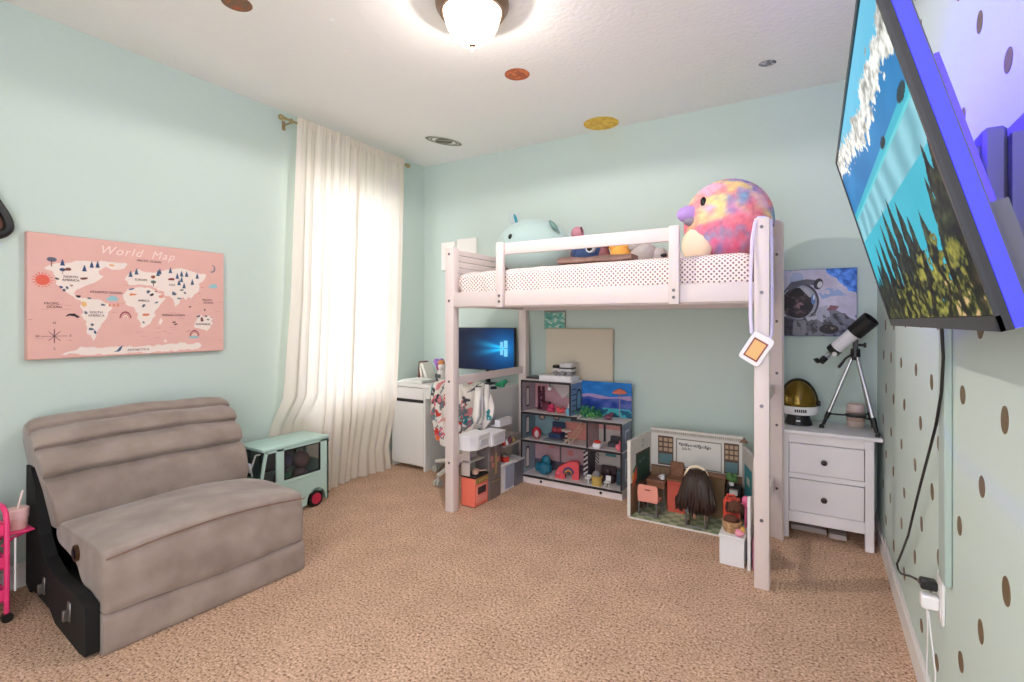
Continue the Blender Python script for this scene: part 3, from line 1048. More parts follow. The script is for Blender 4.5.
def dome(d):
    k = 1.0
    if d.z < -0.3:
        k = 1.0 + 0.10 * min(1, (-0.3 - d.z) / 0.4)
    return k


MB().ball((-1.83, 3.36, 1.862), (0.305, 0.245, 0.207), nu=40, nv=24, fn=lambda d: 1 + 0.03 * math.sin(4 * d.x + 2) + (0.03 if d.x < -0.4 else 0)).build('body', M_TEALP, tq)
MB().ball((0, 0, 0), (0.034, 0.012, 0.062), M=at((-2.0, 3.33, 2.085), rx=0, ry=-0.35), nu=16, nv=12).build('ear', mat('shiny_grey_fabric', (176, 190, 190), 0.35), tq)
MB().ball((0, 0, 0), (0.012, 0.013, 0.045), M=at((-1.972, 3.322, 2.085), ry=-0.35), nu=12, nv=10).build('ear_lining', mat('teal_satin', (28, 140, 160), 0.3), tq)
MB().ball((0, 0, 0), (0.018, 0.02, 0.05), M=at((-1.60, 3.22, 1.985), ry=-0.7), nu=14, nv=10).build('fin', mat('dusk_teal_fabric', (104, 140, 134), 0.6), tq)
MB().ball((-1.90, 3.128, 1.915), (0.020, 0.012, 0.022), nu=14, nv=10).build('eye', M_EYE, tq)
pk = thing('plush_toy', 'dusky pink plush toy peeking over the guard rail beside the teal plush', 'soft toy', (-1.42, 3.5, 1.65))
MB().ball((-1.50, 3.50, 1.80), (0.085, 0.08, 0.15), nu=20, nv=14).ball((-1.535, 3.5, 1.965), (0.05, 0.045, 0.05), nu=16, nv=10).build('body', mat('dusky_pink_plush', (206, 146, 156), 0.95), pk)
MB().ball((-1.50, 3.485, 1.975), (0.013, 0.012, 0.035), nu=10, nv=8).build('stripe', mat('plum_fabric', (110, 70, 84), 0.9), pk)


def multi_art(co):
    c = np.array([-0.40, 3.15, 1.88])
    d = (co - c) / 0.24
    u = d[:, 0] + 5 + 0.3 * d[:, 1]
    v = d[:, 2] + 5 + 0.4 * d[:, 1]
    n1, n2, n3 = fbm(u, v, 2.2, 21), fbm(u + 3, v, 2.6, 40), fbm(u, v + 7, 3.0, 60)
    pal = np.array([(255, 110, 156), (255, 226, 150), (96, 192, 224), (244, 190, 216), (150, 136, 214), (255, 150, 156), (190, 214, 232), (250, 84, 134)], float)
    w = np.stack([n1 + 0.05, 0.97 - n1, n2 - 0.02, 1.0 - n2, n3 - 0.04, 1.04 - n3, (n1 + n2) / 2 + 0.02, (n2 + 1 - n3) / 2 + 0.05], 1)
    w = np.exp(w * 17)
    w /= w.sum(1, keepdims=True)
    return np.clip(w @ pal + (fbm(u, v, 16, 9)[:, None] - 0.5) * 40, 0, 255)


bd = thing('plush_bird', 'huge round rainbow fluffy plush bird with purple beak at the right of the bed', 'soft toy', (-0.42, 3.15, 1.65))
_rs = random.Random(3)
bb = MB().ball((-0.432, 3.13, 1.88), (0.24, 0.225, 0.235), nu=120, nv=80, fn=lambda d: 1 + 0.012 * _rs.uniform(-1, 1) + 0.05 * max(0, -d.z) * (1 - abs(d.z)) * 2)
for _p in bb.v:
    if _p.x > -0.25 and _p.z < 1.83:
        _p.x = -0.25
bb = bb.build('body', attr_mat('rainbow_fur', 0.95), bd)
paint(bb, multi_art)
MB().ball((0, 0, 0), (0.075, 0.055, 0.05), M=at((-0.615, 3.0, 1.915), rz=0.5), nu=20, nv=14).build('beak', mat('lilac_plush', (186, 152, 220), 0.95), bd)
MB().ball((0, 0, 0), (0.05, 0.04, 0.028), M=at((-0.60, 2.99, 1.872), rz=0.5), nu=16, nv=10).build('lower_beak', mat('grey_lilac_plush', (150, 142, 156), 0.95), bd)
MB().ball((-0.532, 2.942, 1.965), (0.017, 0.014, 0.028), M=None, nu=12, nv=10).build('eye', M_EYE, bd)
MB().ball((-0.575, 2.99, 1.735), (0.085, 0.055, 0.10), nu=24, nv=16).build('belly', mat('cream_plush', (250, 228, 196), 0.95), bd)
tw = MB()
tw.sheet(lambda a, b: (-1.345 + 0.46 * a, 2.76 + 0.13 * b, 1.685 + 0.004 * math.sin(9 * a) + 0.003 * math.sin(14 * a + 9 * b)), 30, 8)
th = MB()
thr = []
for i in range(31):
    t = i / 30
    th_h = 0.016 + 0.002 * math.sin(11 * t)
    thr.append([(-1.345 + 0.46 * t, 2.825 + y * (1 + 0.03 * math.sin(7 * t)), 1.668 + z * th_h / 0.016 + 0.002 * math.sin(13 * t)) for y, z in rrect(0.065, 0.016, 0.012, 3)])
tag(th.loft(thr).build('folded_throw', mat('brown_throw', (176, 142, 130), 0.9, vary=(14, 0.2, (150, 118, 106)))), 'brown folded throw lying along the front edge of the mattress', 'blanket')
bl = thing('plush_toy', 'navy blue plush toy with a white ringed eye behind the guard rail', 'soft toy', (-1.32, 3.1, 1.65))
MB().ball((-1.27, 3.1, 1.735), (0.105, 0.09, 0.088), nu=20, nv=14).ball((-1.36, 3.08, 1.76), (0.03, 0.04, 0.04), nu=14, nv=10).build('body', mat('navy_plush', (52, 74, 116), 0.95), bl)
MB().cyl((-1.235, 3.008, 1.77), (-1.233, 3.035, 1.765), 0.03, None, 18).build('eye_ring', mat('grey_white_felt', (196, 206, 214), 0.9), bl)
MB().cyl((-1.236, 3.003, 1.77), (-1.235, 3.009, 1.77), 0.02, None, 16).build('eye', M_EYE, bl)
rd = thing('plush_toy', 'small maroon plush toy between the navy and the orange soft toys', 'soft toy', (-1.155, 3.06, 1.65))
MB().ball((-1.155, 3.06, 1.715), (0.035, 0.05, 0.07), nu=14, nv=10).ball((-1.145, 3.05, 1.785), (0.026, 0.03, 0.03), nu=12, nv=8).build('body', mat('maroon_plush', (136, 88, 92), 0.95), rd)
og = thing('plush_toy', 'orange plush toy lying behind the guard rail', 'soft toy', (-1.05, 3.08, 1.65))
MB().ball((-1.05, 3.08, 1.72), (0.07, 0.075, 0.075), nu=20, nv=12).ball((-1.09, 3.06, 1.775), (0.035, 0.04, 0.035), nu=14, nv=8).ball((-1.01, 3.06, 1.775), (0.035, 0.04, 0.035), nu=14, nv=8).build('body', mat('orange_plush', (240, 176, 84), 0.95, bump=(40, 0.5, 0.01)), og)
gy = thing('plush_toy', 'grey plush toy lying beside the orange soft toy', 'soft toy', (-0.90, 3.08, 1.65))
MB().ball((-0.905, 3.08, 1.715), (0.085, 0.08, 0.07), nu=20, nv=12).ball((-0.955, 3.05, 1.77), (0.045, 0.04, 0.04), nu=14, nv=8).ball((-0.81, 3.08, 1.70), (0.05, 0.05, 0.05), nu=14, nv=8).build('body', mat('grey_plush', (186, 180, 176), 0.95, bump=(40, 0.5, 0.01)), gy)
MB().ball((-0.775, 3.04, 1.695), (0.02, 0.02, 0.012), nu=10, nv=8).build('nose', M_EYE, gy)

# ---------------------------------------------------------------- lanyard with its card holder
M_LAV = mat('lavender_ribbon', (226, 216, 246), 0.6)
ly = thing('lanyard', 'lavender lanyard with a white card holder hanging on the right bed post', 'lanyard', (-0.22, 2.69, 1.17))
sp_ = [(-0.262, 2.682, 1.24), (-0.268, 2.682, 1.32), (-0.268, 2.68, 1.50), (-0.262, 2.695, 1.70), (-0.25, 2.70, 1.78), (-0.235, 2.715, 1.808), (-0.21, 2.735, 1.809), (-0.183, 2.745, 1.795), (-0.180, 2.745, 1.66), (-0.178, 2.742, 1.45), (-0.178, 2.735, 1.30), (-0.176, 2.69, 1.235), (-0.184, 2.682, 1.222)]
MB().tube(sp_, 0.006, 8, flat=(0.002, 0.008)).build('strap', M_LAV, ly)
Mc = at((-0.243, 2.684, 1.167), ry=math.radians(31)) @ Matrix.Scale(1.2, 4)
cb = MB()
out = rrect(0.043, 0.062, 0.014, 4)
cb.prism([Mc @ Vector((x, 0, z)) for x, z in out], (0, 0.009, 0))
ho = cb.build('card_holder', M_PLAST, ly, smooth=False)
MB().prism([Mc @ Vector((x, -0.0015, z - 0.004)) for x, z in rrect(0.029, 0.042, 0.001, 1)], (0, 0.003, 0)).build('card_border', mat('dark_red_card', (146, 62, 56), 0.5), ho, smooth=False)
MB().prism([Mc @ Vector((x, -0.0025, z - 0.004)) for x, z in rrect(0.0235, 0.036, 0.001, 1)], (0, 0.002, 0)).build('card_face', mat('amber_card', (238, 190, 120), 0.5), ho, smooth=False)
for x, z in ((-0.03, 0.05), (0.03, 0.05)):
    p = Mc @ Vector((x, 0.004, z))
    MB().tube([p + Vector((0, 0, 0)), p + Vector((0.0, -0.004, 0.012)), p + Vector((0.0, 0, 0.024))], 0.0025, 6).build('clasp', M_PLAST, ly)

# ---------------------------------------------------------------- dresser in the right corner
M_DR = mat('dresser_white', (240, 236, 238), 0.4)
M_KNOB = mat('dark_bronze_knob', (64, 54, 54), 0.35, 0.5)
dr = thing('dresser', 'small white two drawer dresser in the right corner by the dotted wall', 'dresser', (0.055, 3.63, 0))
MB().box(-0.183, 0.322, 3.43, 3.825, 0.628, 0.65, 0.004, seg=2).build('top', M_DR, dr)
cab = MB()
cab.box(-0.165, -0.15, 3.47, 3.80, 0.10, 0.628)
cab.box(0.255, 0.275, 3.47, 3.80, 0.10, 0.628)
cab.box(-0.165, 0.275, 3.79, 3.80, 0.10, 0.628)
cab.box(-0.16, 0.25, 3.462, 3.49, 0.572, 0.628, 0.002)
cab.box(-0.16, 0.25, 3.462, 3.49, 0.360, 0.390, 0.002)
cab.box(-0.16, 0.25, 3.458, 3.49, 0.095, 0.162, 0.003)
cab.box(-0.165, 0.275, 3.47, 3.80, 0.10, 0.115)
cab.build('body', M_DR, dr, smooth=False)
for x0 in (-0.158, 0.263):
    for y0 in (3.45, 3.775):
        MB().box(x0 - 0.022, x0 + 0.022, y0, y0 + 0.044, 0, 0.628, 0.003).build('leg', M_DR, dr)
for z0, z1, zk in ((0.393, 0.569, 0.475), (0.165, 0.357, 0.255)):
    d_ = MB().box(-0.133, 0.238, 3.456, 3.478, z0, z1, 0.002).build('drawer', M_DR, dr)
    MB().lathe([(0.0, 0), (0.009, 0.0), (0.008, 0.010), (0.014, 0.014), (0.0165, 0.020), (0.013, 0.026), (0.0, 0.028)], M=at((0.045, 3.456, zk), rx=PI / 2), n=20).build('knob', M_KNOB, d_)
for x0, x1, y0, y1, z in ((-0.13, 0.06, 3.60, 3.76, 0.03), (0.07, 0.16, 3.56, 3.70, 0.028)):
    tag(MB().box(x0, x1, y0, y1, 0, z, 0.002).build('flat_box', mat('white_card_box', (190, 180, 178), 0.6)), 'wider flat white box on the carpet under the dresser' if x0 < 0 else 'narrower flat white box on the carpet under the dresser', 'box')

# toy astronaut helmet
hl = thing('toy_helmet', 'white toy astronaut helmet with gold visor on the dresser', 'helmet', (-0.09, 3.66, 0.65))
hc = (-0.09, 3.66, 0.0)
MB().lathe([(0.0, 0.652), (0.078, 0.652), (0.074, 0.668), (0.062, 0.70), (0.066, 0.725), (0.0, 0.725)], hc).build('neck_stand', M_BLACK, hl)
MB().lathe([(0.05, 0.722), (0.108, 0.722), (0.112, 0.73), (0.112, 0.765), (0.108, 0.772), (0.05, 0.772)], hc, n=40).build('collar', M_PLAST, hl)
prof = [(0.106 * math.cos(t), 0.772 + 0.165 * math.sin(t)) for t in [i * PI / 2 / 14 for i in range(15)]]
MB().sheet(lambda a, b: (hc[0] + 0.106 * math.cos(PI * a) * math.cos(b * PI / 2 * 0.999), hc[1] + 0.106 * math.sin(PI * a) * math.cos(b * PI / 2 * 0.999), 0.772 + 0.162 * math.sin(b * PI / 2)), 30, 14).build('shell', M_PLAST, hl, solid=0.004)
M_GOLD = mat('gold_visor', (124, 100, 34), 0.16, 0.55)
MB().sheet(lambda a, b: (hc[0] + 0.103 * math.cos(PI + PI * a) * math.cos(b * PI / 2 * 0.999), hc[1] + 0.103 * math.sin(PI + PI * a) * math.cos(b * PI / 2 * 0.999), 0.772 + 0.155 * math.sin(b * PI / 2)), 30, 14).build('visor', M_GOLD, hl, solid=0.003)
MB().tube([(hc[0] + 0.107 * math.cos(t), hc[1] - 0.002, 0.772 + 0.163 * math.sin(t)) for t in [PI * i / 24 for i in range(25)]], 0.0055, 8).build('visor_edge', M_BLACK, hl)
MB().cyl((hc[0] + 0.105, hc[1], 0.79), (hc[0] + 0.12, hc[1], 0.79), 0.016, None, 16).cyl((hc[0] - 0.105, hc[1], 0.79), (hc[0] - 0.12, hc[1], 0.79), 0.016, None, 16).build('hinge', M_BLACK, hl)
lt = MB()
for i in range(6):
    a = -PI / 2 - 0.12 + i * 0.1
    x, y = hc[0] + 0.1125 * math.cos(a), hc[1] + 0.1125 * math.sin(a)
    lt.box(-0.004, 0.004, -0.001, 0.001, 0.739, 0.757, M=at((x, y, 0), rz=a + PI / 2))
lt.build('lettering', M_BLACK, hl, smooth=False)
MB().box(hc[0] - 0.01, hc[0] + 0.012, hc[1] - 0.0705, hc[1] - 0.066, 0.675, 0.684).build('badge', M_PLAST, hl)

# telescope on its tripod
ts = thing('telescope', 'white telescope with black hood on a silver tripod on the dresser', 'telescope', (0.19, 3.60, 0.65))
head = Vector((0.205, 3.60, 1.11))
feet = [Vector((0.035, 3.605, 0.65)), Vector((0.302, 3.47, 0.65)), Vector((0.306, 3.765, 0.65))]
for f in feet:
    k = (f - head)
    top_ = head + Vector((k.x * 0.06, k.y * 0.06, -0.01))
    m1 = head + k * 0.80
    lg = MB().cyl(top_, m1, 0.0095, 0.011, 14).build('leg', M_SILVER, ts)
    MB().cyl(head + k * 0.78, head + k * 0.86, 0.0135, 0.013, 14).cyl(head + k * 0.86, head + k * 0.955, 0.010, 0.0095, 12).lathe([(0.0, 0.0), (0.014, 0.0), (0.013, 0.012), (0.008, 0.022), (0.0, 0.024)], f, n=14).build('foot', M_BLACK, lg)
    MB().cyl(top_ + Vector((0, 0, 0.015)), top_ - Vector((0, 0, 0.03)), 0.014, 0.013, 12).build('leg_joint', M_BLACK, ts)
ty = MB()
tc_ = Vector((0.206, 3.60, 0.735))
ty.lathe([(0.0, 0), (0.05, 0), (0.054, 0.004), (0.054, 0.012), (0.05, 0.014), (0.0, 0.012)], tc_, n=24)
for f in feet:
    p = head + (f - head) * 0.80
    ty.cyl(tc_ + Vector((0, 0, 0.004)), (p.x, p.y, tc_.z + 0.004), 0.005, None, 8)
ty.build('tray', M_BLACK, ts)
mo = MB()
mo.cyl(head - Vector((0, 0, 0.02)), head + Vector((0, 0, 0.028)), 0.026, 0.024, 18)
mo.box(head.x - 0.014, head.x + 0.014, head.y - 0.02, head.y + 0.02, head.z + 0.02, head.z + 0.085, 0.003)
mo.cyl(head + Vector((0.014, 0, 0.05)), head + Vector((0.045, -0.01, 0.05)), 0.008, 0.008, 12)
mo.cyl(head + Vector((0.04, -0.01, 0.05)), head + Vector((0.052, -0.012, 0.05)), 0.015, 0.015, 14)
mo.tube([head + Vector((-0.01, -0.015, 0.0)), head + Vector((-0.05, -0.03, -0.03)), head + Vector((-0.085, -0.04, -0.085))], [0.005, 0.006, 0.008], 10)
mo.build('mount_head', M_BLACK, ts)
a0, a1 = Vector((0.105, 3.63, 1.132)), Vector((0.268, 3.55, 1.305))
ax = (a1 - a0).normalized()
MB().cyl(a0, a1 - ax * 0.09, 0.038, None, 28).build('optical_tube', mat('telescope_white', (236, 236, 240), 0.25), ts)
hood = a1 - ax * 0.105
hd = MB()
n_ = 28
u_, w_ = hd.ring_frame(hood, ax)
rings = []
for t, r in ((0.0, 0.0395), (0.0, 0.047), (0.12, 0.048), (0.12, 0.0435), (0.02, 0.041)):
    rings.append([hood + ax * t + u_ * (r * math.cos(2 * PI * i / n_)) + w_ * (r * math.sin(2 * PI * i / n_)) for i in range(n_)])
hd.loft(rings)
hd.build('lens_hood', M_BLACK, ts)
MB().cyl(a0 - ax * 0.022, a0 + ax * 0.012, 0.04, 0.04, 24).build('rear_ring', M_BLACK, ts)
fo0, fo1 = a0 - ax * 0.02, Vector((0.03, 3.60, 1.052))
fo = MB().cyl(fo0, fo0 + (fo1 - fo0) * 0.72, 0.0145, None, 18).build('focuser', M_SILVER, ts)
MB().cyl(fo0 + (fo1 - fo0) * 0.62, fo1, 0.019, 0.019, 18).tube([fo1 - Vector((0.008, 0, 0.0)), fo1 + Vector((-0.02, -0.005, 0.012)), fo1 + Vector((-0.03, -0.008, 0.005))], [0.014, 0.014, 0.016], 12).build('eyepiece', M_BLACK, fo)
MB().cyl(a0 + Vector((-0.006, -0.04, -0.028)), a0 + Vector((-0.004, -0.052, -0.030)), 0.0125, None, 16).build('focus_knob', M_PLAST, ts)
mk = MB()
for i in range(7):
    p = a0 + ax * (0.045 + 0.0085 * i) + Vector((0.006, -0.0335, -0.008))
    mk.box(-0.0025, 0.0025, -0.002, 0.002, -0.005, 0.005, M=at(p, ry=-0.85))
mk.build('lettering', M_BLACK, ts, smooth=False)
cj = thing('candle_jar', 'pale pink candle jar behind the telescope legs on the dresser', 'jar', (0.215, 3.76, 0.65))
MB().lathe([(0.0, 0), (0.042, 0), (0.046, 0.006), (0.047, 0.13), (0.044, 0.138), (0.040, 0.138), (0.040, 0.12), (0.0, 0.12)], (0.215, 3.76, 0.65)).build('jar_body', mat('blush_wax', (222, 200, 190), 0.35), cj)
MB().lathe([(0.0465, 0.035), (0.0478, 0.036), (0.0478, 0.095), (0.0465, 0.096)], (0.215, 3.76, 0.65)).build('paper_band', mat('kraft_band', (200, 170, 150), 0.7), cj)

# astronaut picture on the back wall
ap = thing('canvas_picture', 'canvas print of an astronaut in space above the white dresser', 'picture', (0.02, YB, 1.205))
MB().box(-0.19, 0.227, YB - 0.022, YB - 0.0005, 1.203, 1.64, 0.002).build('canvas', mat('canvas_edge', (96, 120, 160), 0.7), ap)


def astro_art(u, v):
    n = fbm(u, v, 5, 1)
    n2 = fbm(u + 0.7 * v, v - 0.5 * u, 14, 8)
    rgb = np.array([206, 202, 226.]) + (n[:, None] - 0.5) * 50
    rgb = rgb * np.ones((len(u), 3))
    t = u - 0.55 + (v - 0.5) * 0.2
    put(rgb, (v > 0.66) & (u < 0.30) & (n > 0.5), (176, 188, 222))
    blue = inpoly(u + (n2 - 0.5) * 0.06, v + (n2 - 0.5) * 0.06, [(0.55, 1.05), (0.62, 0.95), (0.78, 0.82), (1.0, 0.60), (1.1, 0.5), (1.1, 1.1)])
    rgb[blue] = np.array([60, 122, 220.]) + (n2[blue, None] - 0.45) * 150
    put(rgb, inpoly(u, v, [(0.50, 0.64), (0.62, 0.72), (0.75, 0.70), (0.88, 0.60), (0.74, 0.60), (0.62, 0.57), (0.55, 0.55)]) & (n2 > 0.42), (150, 176, 222))
    put(rgb, inpoly(u, v, [(0.0, 0.30), (0.30, 0.30), (0.50, 0.42), (0.75, 0.38), (1.0, 0.22), (1.0, 0.0), (0.0, 0.0)]), (128, 130, 144))
    put(rgb, inpoly(u, v, [(0.48, 0.42), (0.62, 0.46), (0.66, 0.30), (0.56, 0.20), (0.46, 0.26)]), (184, 186, 206))
    put(rgb, inpoly(u, v, [(0.60, 0.34), (0.74, 0.32), (0.98, 0.16), (0.98, 0.0), (0.70, 0.0)]) & (n2 > 0.45), (96, 98, 112))
    put(rgb, ell(u, v, 0.24, 0.52, 0.27, 0.29), (70, 70, 84))
    put(rgb, ell(u, v, 0.235, 0.51, 0.245, 0.265), (168, 172, 190))
    vis = ell(u, v, 0.215, 0.50, 0.225, 0.235)
    rgb[vis] = np.array([34, 28, 36.]) + np.clip(n2[vis, None] - 0.48, 0, 1) * 260 * np.array([1.0, 0.75, 0.75])
    put(rgb, ell(u, v, 0.25, 0.46, 0.05, 0.05) & (n2 > 0.35), (146, 110, 124))
    put(rgb, inpoly(u, v, [(0.24, 0.74), (0.34, 0.72), (0.43, 0.60), (0.38, 0.58)]), (190, 192, 204))
    put(rgb, ell(u, v, 0.43, 0.55, 0.03, 0.08), (92, 132, 196))
    put(rgb, ell(u, v, 0.44, 0.58, 0.012, 0.04), (230, 236, 246))
    put(rgb, inpoly(u, v, [(0.03, 0.70), (0.12, 0.82), (0.34, 0.86), (0.46, 0.84), (0.46, 0.76), (0.30, 0.78), (0.12, 0.70)]), (96, 98, 112))
    put(rgb, ell(u, v, 0.50, 0.78, 0.062, 0.085, -0.3), (48, 48, 58))
    put(rgb, ell(u, v, 0.52, 0.77, 0.034, 0.05, -0.3), (210, 212, 222))
    put(rgb, inpoly(u, v, [(0.61, 0.38), (0.66, 0.46), (0.78, 0.44), (0.73, 0.38)]), (140, 96, 104))
    put(rgb, inpoly(u, v, [(0.0, 0.30), (0.16, 0.24), (0.14, 0.0), (0.0, 0.0)]), (62, 58, 70))
    put(rgb, inpoly(u, v, [(0.15, 0.20), (0.34, 0.25), (0.34, 0.02), (0.15, 0.02)]), (136, 136, 150))
    put(rgb, inpoly(u, v, [(0.33, 0.24), (0.48, 0.26), (0.48, 0.08), (0.34, 0.06)]), (104, 104, 118))
    put(rgb, inpoly(u, v, [(0.32, 0.28), (0.48, 0.30), (0.48, 0.25), (0.34, 0.22)]), (196, 198, 210))
    put(rgb, ell(u, v, 0.64, 0.10, 0.13, 0.07), (40, 38, 46))
    put(rgb, ell(u, v, 0.64, 0.10, 0.10, 0.04) & (n2 > 0.55), (180, 170, 130))
    dark = (v < 0.34) & (n2 > 0.60)
    rgb[dark] *= 0.55
    return rgb + (n2[:, None] - 0.5) * 22


picture('print', (-0.187, YB - 0.0228, 1.206), (0.411, 0, 0), (0, 0, 0.431), 260, 270, astro_art, attr_mat('print_paint', 0.5), ap)

# ---------------------------------------------------------------- desk, monitor and the things on the desk
dk = thing('desk', 'white desk with a cupboard on its left in the back left corner', 'desk', (-2.735, 3.57, 0))
MB().box(-3.285, -2.205, 3.315, 3.815, 0.722, 0.75, 0.002).build('desktop', M_WHITE, dk)
MB().box(-2.23, -2.21, 3.32, 3.81, 0.0, 0.722, 0.002).build('side_panel', M_WHITE, dk)
c_ = MB()
c_.box(-3.28, -3.262, 3.335, 3.81, 0, 0.722, 0.001).box(-2.90, -2.88, 3.32, 3.81, 0, 0.722, 0.001).box(-3.262, -2.90, 3.795, 3.81, 0.03, 0.722)
c_.box(-3.262, -2.90, 3.345, 3.795, 0.03, 0.05).box(-3.262, -2.90, 3.36, 3.795, 0.60, 0.615)
c_.build('cabinet_carcass', M_WHITE, dk, smooth=False)
MB().box(-3.275, -2.905, 3.322, 3.34, 0.615, 0.716, 0.002).build('drawer', M_WHITE, dk)
MB().box(-3.275, -2.905, 3.322, 3.34, 0.045, 0.585, 0.002).build('door', M_WHITE, dk)
MB().box(-3.26, -2.90, 3.338, 3.35, 0.585, 0.615).build('handle_gap', M_DARK, dk, smooth=False)
MB().box(-2.88, -2.23, 3.325, 3.343, 0.63, 0.72, 0.002).build('front_drawer', M_WHITE, dk)
MB().box(-2.88, -2.23, 3.79, 3.805, 0.35, 0.72).build('back_panel', M_WHITE, dk, smooth=False)

mn = thing('monitor', 'black computer monitor showing a blue desktop on the white desk', 'monitor', (-2.475, 3.68, 0.75))
MB().box(-2.815, -2.18, 3.655, 3.69, 0.872, 1.245, 0.004).build('screen_case', M_BLACK, mn)
MB().cyl((-2.475, 3.69, 0.76), (-2.475, 3.69, 0.95), 0.022, None, 14).lathe([(0.0, 0), (0.11, 0), (0.11, 0.006), (0.03, 0.014), (0, 0.014)], (-2.475, 3.70, 0.75), sy=0.7).build('stand', M_BLACK, mn)


def desktop_art(u, v):
    wx, wy = 0.845, 0.52
    rgb = np.zeros((len(u), 3))
    d = np.hypot((u - wx) * 1.25, (v - wy) * 0.9)
    g = np.exp(-(d / 0.30) ** 1.2)
    g2 = np.exp(-(d / 0.65) ** 2)
    ang = np.abs(v - wy) / (np.abs(u - wx) + 0.06)
    beam = np.exp(-((ang - 0.24) / 0.22) ** 2) * (u < wx) * np.exp(-((wx - u) / 0.40) ** 2)
    rgb[:, 0] = 2 + 22 * g + 20 * beam
    rgb[:, 1] = 12 + 92 * g + 40 * g2 + 110 * beam
    rgb[:, 2] = 38 + 120 * g + 68 * g2 + 110 * beam
    for sx, sy in ((0, 0), (0, 1), (1, 0), (1, 1)):
        x0, x1 = (0.775, 0.825) if sx == 0 else (0.835, 0.90)
        k = 0.26 if sx == 0 else 0.31
        y0, y1 = (wy - k * 0.62, wy - 0.008) if sy == 0 else (wy + 0.008, wy + k * 0.62)
        put(rgb, (u > x0) & (u < x1) & (v > y0) & (v < y1), (130, 218, 255))
    put(rgb, (v > 0.955) & (v < 0.965) & (u > 0.02) & (u < 0.22) & (np.sin(u * 300) > 0), (90, 110, 130))
    return rgb


picture('screen', (-2.807, 3.6545, 0.88), (0.619, 0, 0), (0, 0, 0.357), 200, 120, desktop_art, attr_mat('monitor_picture', 0.2, emit=0.9, spec=0.2), mn)

for i, (x, a, w_, h_, m_, lab) in enumerate(((-3.225, 0.08, 0.018, 0.17, mat('dark_red_book', (120, 56, 56), 0.6), 'dark red thin book standing at the left of the desk'),
                                             (-3.185, -0.18, 0.022, 0.16, mat('cream_book', (226, 218, 202), 0.6), 'cream book leaning beside the dark red book on the desk'),
                                             (-3.12, -0.42, 0.03, 0.17, mat('grey_white_book', (214, 212, 200), 0.6), 'thick pale book leaning at an angle behind the paper stack'))):
    tag(MB().box(-w_ / 2, w_ / 2, -0.06, 0.06, 0.006, h_, 0.002, M=at((x, 3.68, 0.75), ry=a)).build('book', m_), lab, 'book')
ps = MB()
for i in range(5):
    ps.box(-3.24 + 0.01 * i, -2.97 + 0.008 * (i % 3), 3.37, 3.56 + 0.01 * (i % 2), 0.751 + 0.005 * i, 0.7555 + 0.005 * i)
tag(ps.build('paper_stack', mat('paper_grey_white', (228, 230, 224), 0.7), smooth=False), 'low stack of white papers on the left of the desk', 'papers')
fp = thing('toy_flower', 'purple and magenta flower in a dark pot on the desk', 'flower', (-2.955, 3.6, 0.75))
MB().lathe([(0.0, 0), (0.028, 0), (0.032, 0.07), (0.0, 0.07)], (-2.955, 3.6, 0.75)).build('pot', mat('dark_pot', (60, 58, 60), 0.6), fp)
MB().cyl((-2.955, 3.6, 0.82), (-2.955, 3.6, 0.90), 0.006, None, 8).ball((-2.95, 3.6, 0.885), (0.035, 0.03, 0.04), nu=14, nv=8).build('petals', mat('magenta_petal', (178, 34, 116), 0.7), fp)
ph_ = MB()
for i in range(7):
    a = i * 2 * PI / 7
    ph_.ball((-2.958 + 0.03 * math.cos(a), 3.6 + 0.02 * math.sin(a), 0.925 + 0.012 * math.cos(2 * a)), 0.024, nu=12, nv=8)
ph_.build('bloom', mat('violet_bloom', (164, 120, 196), 0.8), fp)
pu = thing('plush_toy', 'little white plush with orange head on the desk by the bed post', 'soft toy', (-2.885, 3.55, 0.75))
MB().ball((-2.885, 3.55, 0.815), (0.045, 0.04, 0.065), nu=16, nv=10).ball((-2.885, 3.55, 0.89), (0.036, 0.035, 0.035), nu=14, nv=10).build('body', mat('white_plush', (232, 226, 220), 0.95), pu)
MB().ball((-2.89, 3.55, 0.925), (0.034, 0.034, 0.026), nu=14, nv=10).build('head_tuft', mat('orange_tuft', (222, 150, 92), 0.95), pu)
MB().box(-2.927, -2.865, 3.505, 3.512, 0.79, 0.825, 0.002).build('dark_band', mat('dark_band', (90, 96, 96), 0.7), pu)
gt = MB()
for x, y, z, r in ((-2.245, 3.55, 0.775, 0.032), (-2.222, 3.56, 0.795, 0.024), (-2.275, 3.53, 0.77, 0.02), (-2.215, 3.52, 0.768, 0.018)):
    gt.ball((x, y, z), (r, r, r * 0.85), nu=12, nv=8)
tag(gt.build('toy', mat('emerald_toy', (48, 168, 118), 0.5)), 'small emerald green toy on the right end of the desk', 'toy')
tag(MB().lathe([(0, 0), (0.026, 0), (0.028, 0.012), (0.02, 0.02), (0, 0.022)], (-2.24, 3.42, 0.75)).build('round_tin', M_BLACK), 'small black round tin by the front right corner of the desk', 'tin')
ck = MB()
ck.tube([(-2.50, 3.50, 0.757), (-2.45, 3.53, 0.775), (-2.38, 3.52, 0.785), (-2.33, 3.54, 0.77), (-2.36, 3.50, 0.76), (-2.46, 3.49, 0.757)], 0.006, 8)
ck.box(-2.48, -2.36, 3.47, 3.53, 0.752, 0.772, 0.005)
tag(ck.build('headset', mat('graphite_grey', (72, 76, 74), 0.5)), 'dark grey headset lying before the green toy on the desk', 'headset')
